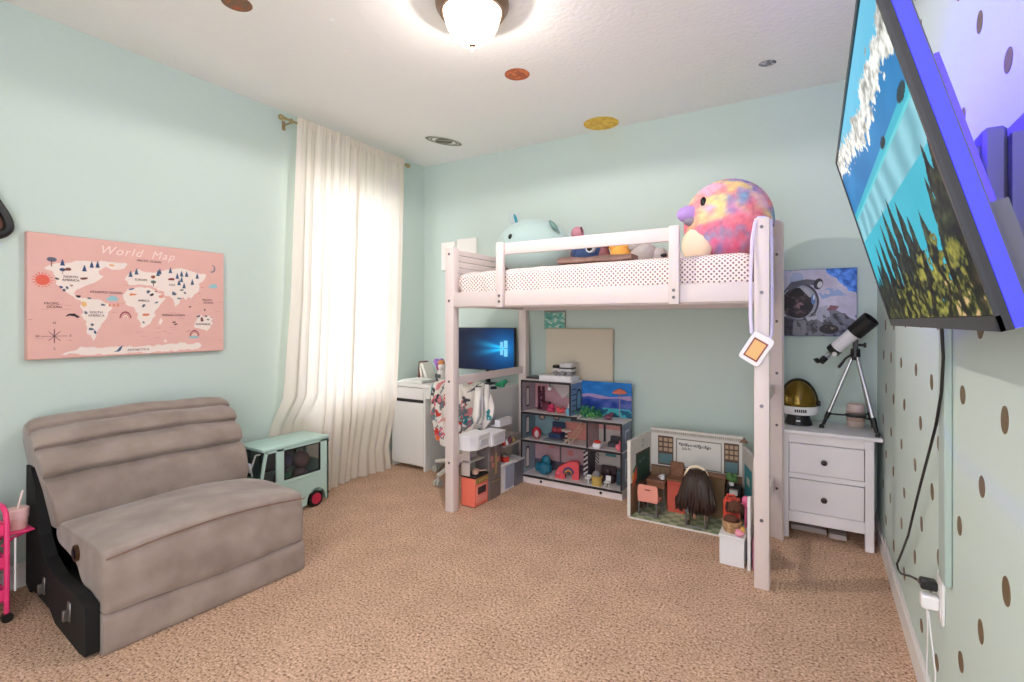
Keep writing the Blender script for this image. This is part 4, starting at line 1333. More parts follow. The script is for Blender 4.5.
for (x0, x1, y0, y1, a, lab) in ((-2.46, -2.36, 3.36, 3.44, 0.3, 'white paper sheet near the front edge at the right of the desk'), (-2.36, -2.28, 3.36, 3.43, -0.2, 'small white note card beside the black round tin on the desk')):
    tag(MB().box((x0 - x1) / 2, (x1 - x0) / 2, (y0 - y1) / 2, (y1 - y0) / 2, 0, 0.004, M=at(((x0 + x1) / 2, (y0 + y1) / 2, 0.751), rz=a)).build('paper_sheet', mat('paper_white', (238, 238, 232), 0.7)), lab, 'paper')
tag(MB().box(-2.445, -2.40, 3.385, 3.425, 0.756, 0.768, 0.003).build('eraser', mat('peach_eraser', (236, 190, 130), 0.6)), 'small peach block on the paper sheet at the right of the desk', 'eraser')

# ---------------------------------------------------------------- swivel chair under a printed cloth
M_CHW = mat('chair_white', (228, 226, 216), 0.4)
oc = thing('office_chair', 'white five wheeled swivel chair tucked in at the white desk', 'chair', (-2.52, 3.37, 0))
cx, cy = -2.52, 3.37
ang = [math.radians(a) for a in (177, 266, 340, 50, 113)]
for a in ang:
    d = Vector((math.cos(a), math.sin(a), 0))
    p = Vector((cx, cy, 0)) + d * 0.29
    lg = MB().tube([Vector((cx, cy, 0.14)) + d * 0.02, Vector((cx, cy, 0.12)) + d * 0.15, Vector((cx, cy, 0.088)) + d * 0.29], [0.028, 0.022, 0.016], 10).build('base_arm', M_CHW, oc)
    cs = MB()
    n = Vector((-d.y, d.x, 0))
    for s in (-1, 1):
        cs.cyl(p + n * (0.008 * s) + Vector((0, 0, 0.028)), p + n * (0.026 * s) + Vector((0, 0, 0.028)), 0.028, None, 18)
    cs.cyl(p + Vector((0, 0, 0.03)), p + Vector((0, 0, 0.088)), 0.009, None, 10)
    cs.build('caster', mat('caster_grey', (184, 184, 176), 0.5), lg)
MB().cyl((cx, cy, 0.11), (cx, cy, 0.30), 0.03, 0.028, 16).cyl((cx, cy, 0.28), (cx, cy, 0.42), 0.018, None, 14).build('gas_lift', M_CHW, oc)
MB().ball((cx + 0.06, cy - 0.03, 0.445), (0.25, 0.235, 0.045), nu=28, nv=12).build('seat', M_CHW, oc)
MB().tube([(cx + 0.06, cy - 0.15, 0.42), (cx + 0.09, cy - 0.24, 0.43), (cx + 0.12, cy - 0.26, 0.55)], 0.018, 10).build('back_arm', M_CHW, oc)
bxc = -2.39


def back_pt(a, b, off=0.0):
    """backrest surface: a -1..1 across, b 0..1 up"""
    wv = math.sqrt(max(0, 1 - abs(2 * b - 1) ** 2.6))
    x = bxc + 0.255 * a * (0.55 + 0.45 * wv)
    y = 3.11 + 0.10 * (a * a) + 0.02 * (b - 0.5) - off
    return (x, y + 0.02 * a, 0.42 + 0.40 * b)


MB().sheet(lambda a, b: back_pt(2 * a - 1, b), 24, 16).build('backrest', M_CHW, oc, solid=0.03)


def cloth_art(co):
    u, v = (co[:, 0] + 3.0) * 1.0, co[:, 2]
    n = len(u)
    rgb = np.tile(np.array([236, 230, 222.]), (n, 1))
    rs = np.random.RandomState(12)
    wob = (vnoise(u, v, 40, 2) - 0.5) * 0.03
    pal = [(206, 62, 52), (226, 140, 146), (40, 140, 148), (72, 70, 80), (228, 120, 60), (214, 92, 120), (120, 124, 130)]
    for k in range(64):
        x, y = 0.28 + rs.rand() * 0.68, 0.34 + rs.rand() * 0.56
        r = 0.02 + 0.026 * rs.rand()
        c = pal[rs.randint(len(pal))]
        a = rs.rand() * 3
        kind = rs.randint(3)
        if kind == 0:
            put(rgb, ell(u + wob, v + wob, x, y, r * 1.3, r * 0.75, a), c)
        elif kind == 1:
            put(rgb, ell(u + wob, v + wob, x, y, r * 1.2, r, a) & ~ell(u + wob, v + wob, x, y, r * 0.7, r * 0.55, a), c)
        else:
            put(rgb, ell(u + wob, v + wob, x, y, r * 1.5, r * 0.28, a) | ell(u - wob, v + wob, x + r * 0.5, y, r * 0.3, r * 1.2, a), c)
    # coiled teal snake and a red one
    for cx_, cz_, c in ((0.70, 0.56, (34, 132, 146)), (0.75, 0.545, (34, 132, 146)), (0.57, 0.70, (206, 70, 60))):
        d = np.hypot(u + wob - cx_, v + wob - cz_)
        put(rgb, ((d > 0.012) & (d < 0.022)) | ((d > 0.030) & (d < 0.040)), c)
    return rgb


def cloth_pt(a, b):
    """a across, b 0 = hem on the back side ... 1 = top edge over the backrest"""
    t = 2 * a - 1
    hem = 0.33 + 0.10 * max(0, t) + 0.05 * max(0, -t - 0.55) * 2
    z = hem + (0.835 - hem) * b
    bb_ = (z - 0.42) / 0.40
    wv = math.sqrt(max(0.0, 1 - min(1, abs(2 * min(max(bb_, 0.12), 1) - 1)) ** 2.6))
    x = bxc + 0.315 * t * (0.66 + 0.34 * wv) * (0.80 + 0.20 * min(1, b * 3)) + 0.012 * math.sin(9 * b + 3 * t)
    y = 3.055 + 0.12 * t * t - 0.012 * math.sin(13 * t + 4 * b) * (1.2 - b) - 0.01 * math.sin(21 * t)
    if b > 0.93:
        y += 0.07 * (b - 0.93) / 0.07
        z -= 0.01 * ((b - 0.93) / 0.07) ** 2
    return (x, y, z)


cl_ = MB().sheet(cloth_pt, 120, 90)
clo = cl_.build('printed_cloth', attr_mat('printed_cotton', 0.9, bump=(14, 0.4, 0.01)), angle=180, solid=0.004)
paint(clo, cloth_art)
tag(clo, 'white cotton cloth with red and teal doodles draped over the swivel chair', 'blanket')
sl = MB()
sl.tube([(-2.17, 3.11, 0.80), (-2.155, 3.09, 0.70), (-2.16, 3.085, 0.60), (-2.17, 3.09, 0.54)], [0.03, 0.036, 0.045, 0.03], 12)
sl.tube([(-2.125, 3.15, 0.82), (-2.115, 3.13, 0.72), (-2.115, 3.13, 0.63)], [0.02, 0.022, 0.012], 10)
slo = sl.build('hooded_jacket', attr_mat('printed_cotton', 0.9))
paint(slo, lambda co: np.where((np.sin(co[:, 2:3] * 60 + co[:, 0:1] * 90) > 0.86), np.array([[120, 120, 128.]]), np.array([[238, 234, 228.]])))
tag(slo, 'white sleeves hanging at the right side of the printed cloth', 'clothing')

# ---------------------------------------------------------------- doll kitchen
M_CORAL = mat('coral_toy', (240, 122, 100), 0.45)
M_KW = mat('toy_white', (234, 234, 236), 0.45)
M_STEEL = mat('toy_steel', (132, 122, 122), 0.35, 0.4)
M_BG = mat('toy_greybeige', (196, 186, 178), 0.6)
M_GOLDT = mat('toy_gold', (186, 156, 96), 0.4, 0.4)
kt = thing('doll_kitchen', 'doll kitchen playset with coral oven and steel fridge beside the left bed post', 'toy kitchen', (-2.08, 3.19, 0))
ov = MB().box(-2.138, -2.018, 2.845, 3.008, 0.006, 0.205, 0.003).build('oven', M_CORAL, kt)
MB().box(-2.020, -2.0145, 2.862, 2.99, 0.082, 0.150, 0.002).build('oven_door', mat('coral_light', (244, 150, 134), 0.45), ov)
MB().box(-2.016, -2.0125, 2.875, 2.975, 0.088, 0.138, 0.001).build('oven_window', mat('oven_glass', (66, 44, 56), 0.15), ov)
MB().box(-2.020, -2.0145, 2.862, 2.99, 0.03, 0.074, 0.002).build('oven_drawer', mat('coral_light', (244, 150, 134), 0.45), ov)
kn = MB().box(-2.020, -2.0135, 2.85, 3.004, 0.162, 0.2, 0.002)
for i in range(5):
    kn.cyl((-2.016, 2.868 + i * 0.03, 0.18), (-2.004, 2.868 + i * 0.03, 0.18), 0.008, None, 12)
kn.build('control_panel', M_GOLDT, ov)
ct = MB().box(-2.138, -2.014, 2.842, 3.01, 0.205, 0.217, 0.002)
for yy in (2.885, 2.965):
    for xx in (-2.105, -2.05):
        ct.lathe([(0.0, 0), (0.022, 0), (0.022, 0.004), (0.016, 0.004), (0.0, 0.003)], (xx, yy, 0.216), n=16)
ct.build('cooktop', M_BLACK, kt)
MB().box(-2.142, -2.134, 2.842, 3.01, 0.217, 0.42).box(-2.14, -2.05, 2.842, 3.01, 0.312, 0.32).box(-2.14, -2.06, 2.842, 2.848, 0.217, 0.42).build('back_panel', M_BG, kt, smooth=False)
hp = [(-2.14, 2.80), (-2.03, 2.80), (-2.0, 2.86), (-2.0, 3.0), (-2.04, 3.012), (-2.14, 3.012)]
hd = MB().prism([(x, y, 0.405) for x, y in hp], (0, 0, 0.088))
hd.prism([(x * 1.0 - 0.004 * (x < -2.1) + 0.006 * (x > -2.05), y - 0.006 * (y < 2.82), 0.493) for x, y in hp], (0, 0, 0.014))
hd.build('hood', M_KW, kt, smooth=False)
MB().box(-2.001, -1.996, 2.88, 2.98, 0.425, 0.47, 0.002).build('hood_panel', mat('toy_greywhite', (206, 208, 214), 0.4), kt)
fg = MB().box(-2.138, -2.018, 3.014, 3.178, 0.0, 0.392, 0.003).build('fridge', M_STEEL, kt)
MB().box(-2.019, -2.013, 3.02, 3.094, 0.15, 0.385, 0.002).box(-2.019, -2.013, 3.099, 3.173, 0.15, 0.385, 0.002).box(-2.019, -2.013, 3.02, 3.173, 0.01, 0.142, 0.002).build('fridge_door', M_STEEL, fg)
MB().cyl((-2.007, 3.088, 0.18), (-2.007, 3.088, 0.33), 0.003, None, 8).cyl((-2.007, 3.105, 0.18), (-2.007, 3.105, 0.33), 0.003, None, 8).cyl((-2.007, 3.05, 0.13), (-2.007, 3.14, 0.13), 0.003, None, 8).build('handle', M_GOLDT, fg)
mg = MB()
for y, z in ((3.05, 0.30), (3.065, 0.25), (3.135, 0.28)):
    mg.box(-2.0135, -2.0115, y - 0.014, y + 0.014, z - 0.018, z + 0.018)
mg.build('sticker', mat('pink_note', (210, 140, 130), 0.6), fg, smooth=False)
MB().box(-2.12, -1.985, 3.012, 3.19, 0.396, 0.478, 0.003).box(-2.125, -1.98, 3.008, 3.194, 0.478, 0.49, 0.003).build('upper_cupboard', M_KW, kt)
MB().box(-1.986, -1.981, 3.03, 3.175, 0.41, 0.468, 0.002).build('cupboard_door', mat('toy_greywhite', (206, 208, 214), 0.4), kt)
sk = MB().box(-2.138, -2.022, 3.19, 3.384, 0.0, 0.205, 0.002).build('sink_cabinet', M_KW, kt)
MB().box(-2.023, -2.017, 3.245, 3.375, 0.02, 0.19, 0.002).build('cabinet_door', mat('toy_bluegrey', (152, 160, 182), 0.45), sk)
MB().box(-2.138, -2.022, 3.388, 3.532, 0.0, 0.19, 0.002).build('dishwasher', mat('toy_darkgrey', (112, 110, 122), 0.4), kt)
MB().box(-2.14, -2.012, 3.186, 3.386, 0.205, 0.216, 0.002).box(-2.14, -2.012, 3.386, 3.536, 0.19, 0.201, 0.002).build('counter', M_KW, kt)
MB().box(-2.142, -2.136, 3.19, 3.53, 0.2, 0.50).box(-2.14, -2.03, 3.25, 3.50, 0.332, 0.342).box(-2.14, -2.05, 3.25, 3.45, 0.405, 0.415).build('hutch', M_BG, kt, smooth=False)
MB().box(-2.10, -2.05, 3.22, 3.40, 0.50, 0.545, 0.002).box(-2.14, -2.05, 3.22, 3.40, 0.492, 0.502, 0.002).build('hutch_top', M_KW, kt)
po = thing('toy_pot', 'red toy pot with a lid on the doll kitchen counter', 'toy pot', (-2.06, 3.30, 0.216))
MB().lathe([(0, 0), (0.034, 0), (0.038, 0.006), (0.038, 0.04), (0.034, 0.042), (0, 0.042)], (-2.06, 3.30, 0.216)).build('pot_body', mat('red_toy', (204, 62, 46), 0.4), po)
MB().lathe([(0, 0), (0.037, 0), (0.03, 0.01), (0.008, 0.013), (0.008, 0.022), (0, 0.024)], (-2.06, 3.30, 0.258)).build('lid', mat('toy_steel2', (160, 156, 152), 0.3, 0.6), po)
tag(MB().lathe([(0, 0), (0.024, 0), (0.026, 0.02), (0.028, 0.03), (0.022, 0.03), (0, 0.008)], (-2.06, 2.91, 0.221)).cyl((-2.04, 2.925, 0.24), (-2.0, 2.96, 0.245), 0.004, None, 8).build('toy_pan', mat('copper_beige', (206, 168, 148), 0.4)), 'little beige toy pan on the black cooktop of the doll kitchen', 'toy pan')
tag(MB().lathe([(0, 0), (0.016, 0), (0.018, 0.03), (0.012, 0.04), (0, 0.042)], (-2.07, 3.23, 0.216)).build('toy_jar', mat('terracotta_toy', (186, 106, 82), 0.6)), 'terracotta toy jar left of the red pot on the doll kitchen counter', 'toy jar')
for i, (y, z, h_, m_, lab) in enumerate(((3.28, 0.342, 0.05, mat('red_toy', (204, 62, 46), 0.4), 'red toy bottle on the doll kitchen shelf'), (3.32, 0.342, 0.04, mat('toy_white', (234, 234, 236), 0.45), 'white toy jar on the doll kitchen shelf'), (3.37, 0.342, 0.055, mat('wine_toy', (120, 50, 66), 0.5), 'wine coloured toy bottle on the doll kitchen shelf'), (3.43, 0.342, 0.035, mat('toy_gold', (186, 156, 96), 0.4, 0.4), 'golden toy tin on the doll kitchen shelf'))):
    tag(MB().lathe([(0, 0), (0.014, 0), (0.015, h_ * 0.6), (0.008, h_ * 0.8), (0.008, h_), (0, h_)], (-2.055, y, z), n=14).build('toy_bottle' if i % 2 == 0 else 'toy_tin', m_), lab, 'toy food')

# ---------------------------------------------------------------- dollhouse against the back wall
M_DHF = mat('dollhouse_floor', (232, 224, 222), 0.5)
M_DHW = mat('dollhouse_white', (226, 214, 214), 0.5)
M_DHB = mat('dollhouse_blue', (120, 152, 190), 0.5)
dh = thing('dollhouse', 'tall open wooden dollhouse with a beach backdrop standing by the back wall', 'dollhouse', (-1.62, 3.63, 0))
hx0, hxm, hx1, hy0, hy1 = -2.04, -1.60, -1.195, 3.52, 3.745
sk = MB().box(hx0, hx1, hy0 + 0.005, hy1, 0.0, 0.055).build('base_skirt', M_DHW, dh, smooth=False)
for x in (-1.86, -1.36):
    MB().cyl((x, hy0 + 0.003, 0.028), (x, hy0 + 0.008, 0.028), 0.011, None, 16).build('finger_hole', M_DARK, sk)
for x0, x1, z in ((hx0, hx1, 0.055), (hx0, hx1, 0.335), (hx0, hxm + 0.05, 0.56), (hx0, hxm, 0.815), (hxm, hx1, 0.545)):
    f = MB().box(x0, x1, hy0, hy1, z, z + 0.014).build('floor_board', M_DHF, dh, smooth=False)
    MB().box(x0 - 0.001, x1 + 0.001, hy0 - 0.002, hy0, z - 0.006, z + 0.012).build('edge_stripe', M_DARK, f, smooth=False)


def wall_panel(x, y0, y1, z0, z1, m, arch=None):
    w = MB().box(x - 0.006, x + 0.006, y0, y1, z0, z1).build('side_wall', m, dh, smooth=False)
    MB().box(x - 0.007, x + 0.007, y0 - 0.002, y0, z0, z1).box(x - 0.007, x + 0.007, y1 - 0.012, y1 - 0.002, z0, z1).build('edge_stripe', M_DARK, w, smooth=False)
    return w


def arch_on(w, x, yc, z0, hw, h, m, fm):
    P = [(yc - hw, z0), (yc + hw, z0), (yc + hw, z0 + h)] + [(yc + hw * math.cos(PI * k / 10), z0 + h + hw * math.sin(PI * k / 10)) for k in range(1, 10)] + [(yc - hw, z0 + h)]
    MB().prism([(x, y, z) for y, z in P], (0.002, 0, 0)).build('window_frame', fm, w, smooth=False)
    MB().prism([(x + 0.001, yc + (y - yc) * 0.72, z0 + 0.01 + (z - z0) * 0.86) for y, z in P], (0.002, 0, 0)).build('window_print', m, w, smooth=False)


for z0, z1, m in ((0.069, 0.335, mat('dh_greyblue', (150, 164, 178), 0.5)), (0.349, 0.56, mat('dh_slate', (112, 134, 150), 0.5)), (0.574, 0.815, mat('dh_greypink', (170, 160, 170), 0.5))):
    w = wall_panel(hx0 + 0.006, hy0, hy1, z0, z1, m)
    arch_on(w, hx0 + 0.0125, hy0 + 0.085, z0 + 0.03, 0.03, (z1 - z0) * 0.55, M_DHW, M_DARK)
w = wall_panel(hxm - 0.006, hy0, hy1, 0.574, 0.815, M_DHB)
arch_on(w, hxm + 0.0005, hy0 + 0.15, 0.60, 0.045, 0.12, mat('dh_sky', (128, 178, 200), 0.5), M_DARK)
for k in range(5):
    MB().box(hxm + 0.0005, hxm + 0.002, hy0 + 0.02, hy0 + 0.095, 0.60 + 0.042 * k, 0.607 + 0.042 * k, M=at((0, 0, 0))).build('wall_stripe', M_DARK, w, smooth=False)
for z0, z1 in ((0.069, 0.335), (0.349, 0.545)):
    w = wall_panel(hx1 - 0.006, hy0, hy1, z0, z1, mat('dh_outer', (132, 144, 164), 0.5))
    MB().box(hx1 + 0.0005, hx1 + 0.003, hy0 + 0.07, hy0 + 0.15, z0 + 0.05, z1 - 0.05).build('window_frame', mat('dh_pale', (196, 200, 212), 0.5), w, smooth=False)
    MB().box(hx1 + 0.002, hx1 + 0.004, hy0 + 0.082, hy0 + 0.138, z0 + 0.065, z1 - 0.065).build('window_print', mat('dh_outer', (132, 144, 164), 0.5), w, smooth=False)
wall_panel(hxm + 0.135, hy0, hy1, 0.349, 0.545, mat('dh_pinkgrey', (188, 158, 160), 0.5))
wall_panel(hxm + 0.105, hy0 + 0.1, hy1, 0.069, 0.335, mat('dh_dark', (70, 64, 74), 0.5))
M_ART = attr_mat('dollhouse_print', 0.55)


def room_art(kind):
    def f(u, v):
        n = fbm(u, v, 6, 3)
        rgb = np.zeros((len(u), 3))
        if kind == 'top':
            rgb[:] = (196, 150, 158)
            put(rgb, (v > 1.1 - 1.0 * (u * 0.9 + 0.0)) & (u > 0.25), (150, 176, 170))
            put(rgb, inpoly(u, v, [(0.30, 1.0), (1.0, 1.0), (0.62, 0.38)]), (206, 196, 196))
            put(rgb, (u < 0.22) & (np.abs(np.sin(v * 22)) < 0.3) & (u > 0.08), (86, 44, 60))
        elif kind == 'mid':
            rgb[:] = (128, 160, 168)
            put(rgb, (u > 0.50) & (v < 0.7), (206, 136, 128))
            put(rgb, u > 0.86, (176, 166, 162))
            put(rgb, (u > 0.87) & (np.sin(v * 44) > 0.3), (70, 60, 66))
            for x, y in ((0.12, 0.75), (0.36, 0.8), (0.80, 0.82)):
                put(rgb, ell(u, v, x, y, 0.055, 0.12), (66, 60, 70))
                put(rgb, ell(u, v, x, y, 0.035, 0.08), (190, 160, 140))
        elif kind == 'low':
            rgb[:] = (184, 150, 156)
            put(rgb, v < 0.30, (96, 88, 104))
            put(rgb, ell(u, v, 0.30, 0.78, 0.05, 0.12) | ell(u, v, 0.62, 0.6, 0.05, 0.09), (196, 120, 120))
            put(rgb, (u > 0.44) & (u < 0.47), (92, 80, 88))
            put(rgb, u > 0.83, (222, 216, 216))
            put(rgb, (u > 0.83) & (np.sin((v - 1.6 * u) * 44) > 0.0), (48, 42, 50))
        elif kind == 'rmid':
            rgb[:] = (206, 150, 146)
            put(rgb, v < 0.55, (196, 184, 180))
            put(rgb, ell(u, v, 0.40, 0.78, 0.035, 0.09) | ell(u, v, 0.52, 0.78, 0.035, 0.09), (230, 190, 170))
            put(rgb, ((u > 0.16) & (u < 0.24) & (v > 0.05)) | ((u > 0.74) & (u < 0.78) & (v < 0.75)), (40, 34, 40))
            put(rgb, ell(u, v, 0.76, 0.72, 0.05, 0.06), (70, 40, 44))
        elif kind == 'rlow':
            rgb[:] = (186, 180, 176)
            put(rgb, (u > 0.30) & (u < 0.62) & (v > 0.66) & (v < 0.93), (74, 132, 136))
            put(rgb, (u < 0.12) & (np.sin((u + v) * 60) > 0), (50, 44, 52))
            put(rgb, v < 0.4, (120, 106, 106))
        elif kind == 'beach':
            rgb[:] = (26, 122, 206)
            rgb += (n[:, None] - 0.5) * 40
            sea = v < 0.55 + 0.03 * np.sin(u * 8)
            rgb[sea] = np.array([58, 84, 168.]) + (n[sea, None] - 0.5) * 120 * np.array([1.2, 0.7, 0.5])
            put(rgb, (v < 0.60 + 0.03 * np.sin(u * 8)) & (v > 0.52 + 0.02 * np.sin(u * 11)), (176, 150, 196))
            put(rgb, (v < 0.24) & (n > 0.5), (72, 186, 196))
            put(rgb, (v < 0.2) & (n <= 0.5), (26, 96, 128))
        return rgb + (n[:, None] - 0.5) * 16
    return f


for x0, x1, z0, z1, kind in ((hx0 + 0.012, hxm - 0.012, 0.574, 0.815, 'top'), (hx0 + 0.012, hxm + 0.129, 0.349, 0.545, 'mid'), (hx0 + 0.012, hxm + 0.099, 0.069, 0.335, 'low'), (hxm + 0.141, hx1 - 0.012, 0.349, 0.545, 'rmid'), (hxm + 0.111, hx1 - 0.012, 0.069, 0.335, 'rlow')):
    b = MB().box(x0, x1, hy1 - 0.008, hy1, z0, z1).build('back_panel', M_DHW, dh, smooth=False)
    picture('wall_print', (x0, hy1 - 0.0085, z0), (x1 - x0, 0, 0), (0, 0, z1 - z0), 70, 50, room_art(kind), M_ART, b)
b = MB().box(hxm, hx1, hy1 - 0.008, hy1, 0.559, 0.825).build('beach_backdrop', mat('beach_blue', (30, 120, 200), 0.5), dh, smooth=False)
picture('backdrop_print', (hxm, hy1 - 0.0085, 0.559), (hx1 - hxm, 0, 0), (0, 0, 0.266), 120, 80, room_art('beach'), M_ART, b)
MB().box(hx0 - 0.003, hx0 + 0.16, hy0 + 0.09, hy1, 0.829, 0.843).build('roof_flap', mat('dh_dark', (70, 64, 74), 0.5), dh, smooth=False)
# ladder inside
ld = MB()
for dx in (0, 0.045):
    ld.cyl((-1.665 + dx, 3.56, 0.352), (-1.535 + dx, 3.60, 0.53), 0.004, None, 6)
for k in range(6):
    p = Vector((-1.655 + 0.12 * k / 6, 3.56 + 0.04 * k / 6, 0.37 + 0.15 * k / 6))
    ld.cyl(p, p + Vector((0.045, 0, 0)), 0.003, None, 6)
ld.build('stairs', mat('dh_tan', (190, 160, 130), 0.6), dh)

# toys in and on the dollhouse
def toy(name, label, cat, mbs, m=None):
    """mbs: list of (part name, MB, material) ; one entry makes a single mesh"""
    if len(mbs) == 1:
        return tag(mbs[0][1].build(name, mbs[0][2]), label, cat)
    xs = [p for _, mb, _ in mbs for p in mb.v]
    c = Vector((sum(p.x for p in xs) / len(xs), sum(p.y for p in xs) / len(xs), min(p.z for p in xs)))
    r = thing(name, label, cat, c)
    for pn, mb, mm in mbs:
        mb.build(pn, mm, r)
    return r


M_HOT = mat('deep_pink_toy', (206, 62, 104), 0.45)
M_TEALT = mat('teal_toy', (28, 112, 138), 0.5)
M_REDP = mat('coral_red_toy', (232, 82, 92), 0.45)
zt = 0.574
toy('toy_box', 'flat white box on top of the dollhouse under the toy rover', 'box', [('b', MB().box(-1.885, -1.605, 3.535, 3.70, 0.829, 0.874, 0.006, seg=2), M_KW)])
rv = []
mb = MB().box(-1.79, -1.62, 3.58, 3.66, 0.90, 0.928, 0.01, seg=2).box(-1.73, -1.625, 3.585, 3.655, 0.928, 0.968, 0.012, seg=2)
mb.box(-1.68, -1.61, 3.575, 3.665, 0.955, 0.975, 0.004)
rv.append(('body', mb, mat('rover_grey', (214, 212, 214), 0.4)))
rv.append(('dark_band', MB().box(-1.735, -1.618, 3.578, 3.662, 0.926, 0.936, 0.002).box(-1.795, -1.735, 3.59, 3.65, 0.926, 0.952, 0.008), M_BLACK))
for x in (-1.76, -1.70, -1.64):
    for y in (3.575, 3.665):
        rv.append(('wheel', MB().cyl((x, y - 0.008, 0.892), (x, y + 0.008, 0.892), 0.018, None, 16), mat('wheel_grey', (150, 148, 152), 0.5)))
toy('toy_rover', 'grey and white toy space rover on the flat white box', 'toy car', rv)
mb = MB()
for x, z in ((-1.94, 0), (-1.94, 0.06), (-1.94, 0.12)):
    mb.box(x - 0.02, x + 0.02, 3.66, 3.70, zt + z, zt + z + 0.012, 0.002)
mb.box(-1.962, -1.956, 3.66, 3.70, zt, zt + 0.19).box(-1.924, -1.918, 3.66, 3.70, zt, zt + 0.19)
toy('toy_shelf', 'tall plum toy shelf in the top left corner of the dollhouse', 'toy furniture', [('s', mb, mat('plum_toy', (96, 44, 66), 0.5))])
mb = MB().box(-1.90, -1.84, 3.62, 3.67, zt, zt + 0.07, 0.006).box(-1.895, -1.845, 3.615, 3.625, zt + 0.015, zt + 0.055, 0.003)
toy('toy_armchair', 'dark wine toy armchair in the top room of the dollhouse', 'toy furniture', [('s', mb, mat('wine_toy2', (104, 40, 62), 0.5))])
mb = MB().ball((-1.81, 3.59, zt + 0.02), (0.03, 0.025, 0.02), nu=14, nv=8).ball((-1.80, 3.60, zt + 0.05), (0.018, 0.018, 0.02), nu=12, nv=8).box(-1.84, -1.78, 3.605, 3.615, zt, zt + 0.055, 0.004)
toy('toy_vanity', 'deep pink toy vanity seat in the middle of the dollhouse top room', 'toy furniture', [('s', mb, M_HOT)])
mb = MB().ball((-1.725, 3.60, zt + 0.018), (0.035, 0.02, 0.018), nu=14, nv=8).ball((-1.70, 3.60, zt + 0.035), (0.014, 0.014, 0.016), nu=12, nv=8).ball((-1.75, 3.60, zt + 0.035), (0.013, 0.013, 0.016), nu=12, nv=8)
toy('toy_sofa', 'pink toy sofa at the right of the dollhouse top room', 'toy furniture', [('s', mb, M_REDP)])
toy('toy_bottle', 'light blue toy bottle at the front edge of the dollhouse top floor', 'toy', [('body', MB().lathe([(0, 0), (0.016, 0), (0.017, 0.045), (0.009, 0.055), (0, 0.056)], (-1.63, 3.545, zt), n=16), mat('sky_toy', (110, 180, 212), 0.4)), ('cap', MB().lathe([(0, 0), (0.007, 0), (0.003, 0.03), (0, 0.032)], (-1.63, 3.545, zt + 0.056), n=10), M_KW)])
toy('hanging_lamp', 'tiny white hanging ball lamp in the dollhouse top room', 'toy lamp', [('ball', MB().ball((-1.82, 3.60, zt + 0.185), 0.016, nu=14, nv=8), M_KW), ('rod', MB().cyl((-1.82, 3.60, zt + 0.195), (-1.82, 3.60, 0.815), 0.003, None, 6), M_DARK)])
zm = 0.349
mb = MB().ball((-1.93, 3.58, zm + 0.05), (0.04, 0.03, 0.05), nu=16, nv=10)
toy('toy_pod', 'red round toy swing chair at the left of the dollhouse middle floor', 'toy furniture', [('shell', mb, mat('red_glossy', (176, 46, 62), 0.25)), ('cushion', MB().ball((-1.915, 3.556, zm + 0.045), (0.02, 0.018, 0.03), nu=12, nv=8), mat('pale_cushion', (206, 190, 196), 0.7))])
mb = MB().box(-1.845, -1.735, 3.62, 3.70, zm, zm + 0.05, 0.006).box(-1.85, -1.73, 3.70, 3.712, zm, zm + 0.13, 0.006)
toy('toy_bed', 'navy toy bed with red cushions on the dollhouse middle floor', 'toy furniture', [('frame', mb, mat('navy_toy', (44, 62, 92), 0.5)), ('cushion', MB().ball((-1.81, 3.67, zm + 0.07), (0.03, 0.02, 0.025), nu=12, nv=8).ball((-1.765, 3.67, zm + 0.07), (0.025, 0.02, 0.025), nu=12, nv=8), mat('maroon_toy', (156, 56, 70), 0.6)), ('rug', MB().box(-1.86, -1.70, 3.545, 3.62, zm, zm + 0.012, 0.004), mat('grey_rug', (130, 140, 146), 0.8))])
mb = MB()
mb2 = MB()
for k in range(6):
    (mb if k % 2 == 0 else mb2).cyl((-1.66, 3.57, zm + 0.016 * k), (-1.66, 3.57, zm + 0.016 * k + 0.016), 0.010, None, 14)
mb2.cyl((-1.66, 3.57, zm + 0.096), (-1.66, 3.57, zm + 0.104), 0.04, None, 20)
toy('toy_table', 'round toy table on a striped column on the dollhouse middle floor', 'toy furniture', [('dark_ring', mb, M_BLACK), ('column', mb2, mat('toy_cream', (214, 190, 180), 0.5))])
zb = 0.069
mb = MB().ball((-1.87, 3.60, zb + 0.045), (0.06, 0.045, 0.05), nu=18, nv=10).ball((-1.87, 3.63, zb + 0.10), (0.04, 0.025, 0.045), nu=14, nv=10).ball((-1.92, 3.59, zb + 0.055), (0.02, 0.04, 0.04), nu=12, nv=8).ball((-1.82, 3.59, zb + 0.055), (0.02, 0.04, 0.04), nu=12, nv=8)
toy('toy_beanbag', 'teal blue toy armchair on the dollhouse ground floor', 'toy furniture', [('s', mb, M_TEALT)])
mb = MB()
Mt = at((-1.655, 3.57, zb), rz=0.25) @ Matrix.Scale(0.92, 4)
prof_ = [(-0.10, 0.0), (-0.10, 0.05), (-0.07, 0.10), (0.02, 0.145), (0.09, 0.15), (0.10, 0.13), (0.10, 0.0), (0.045, 0.0), (0.045, 0.045), (0.03, 0.065), (0.0, 0.065), (-0.02, 0.045), (-0.02, 0.0)]
mb.prism([Mt @ Vector((x, 0, z)) for x, z in prof_], Mt.to_3x3() @ Vector((0, 0.06, 0)))
mb2 = MB().tube([Mt @ Vector((0.012 + 0.04 * math.cos(t), -0.003, 0.05 + 0.045 * math.sin(t))) for t in [PI * k / 12 for k in range(13)]], 0.008, 8)
mb3 = MB().tube([Mt @ Vector((0.012 + 0.026 * math.cos(t), -0.004, 0.05 + 0.03 * math.sin(t))) for t in [PI * k / 12 for k in range(13)]], 0.006, 8)
mb4 = MB().ball(Mt @ Vector((-0.07, -0.008, 0.05)), (0.016, 0.012, 0.014), nu=12, nv=8)
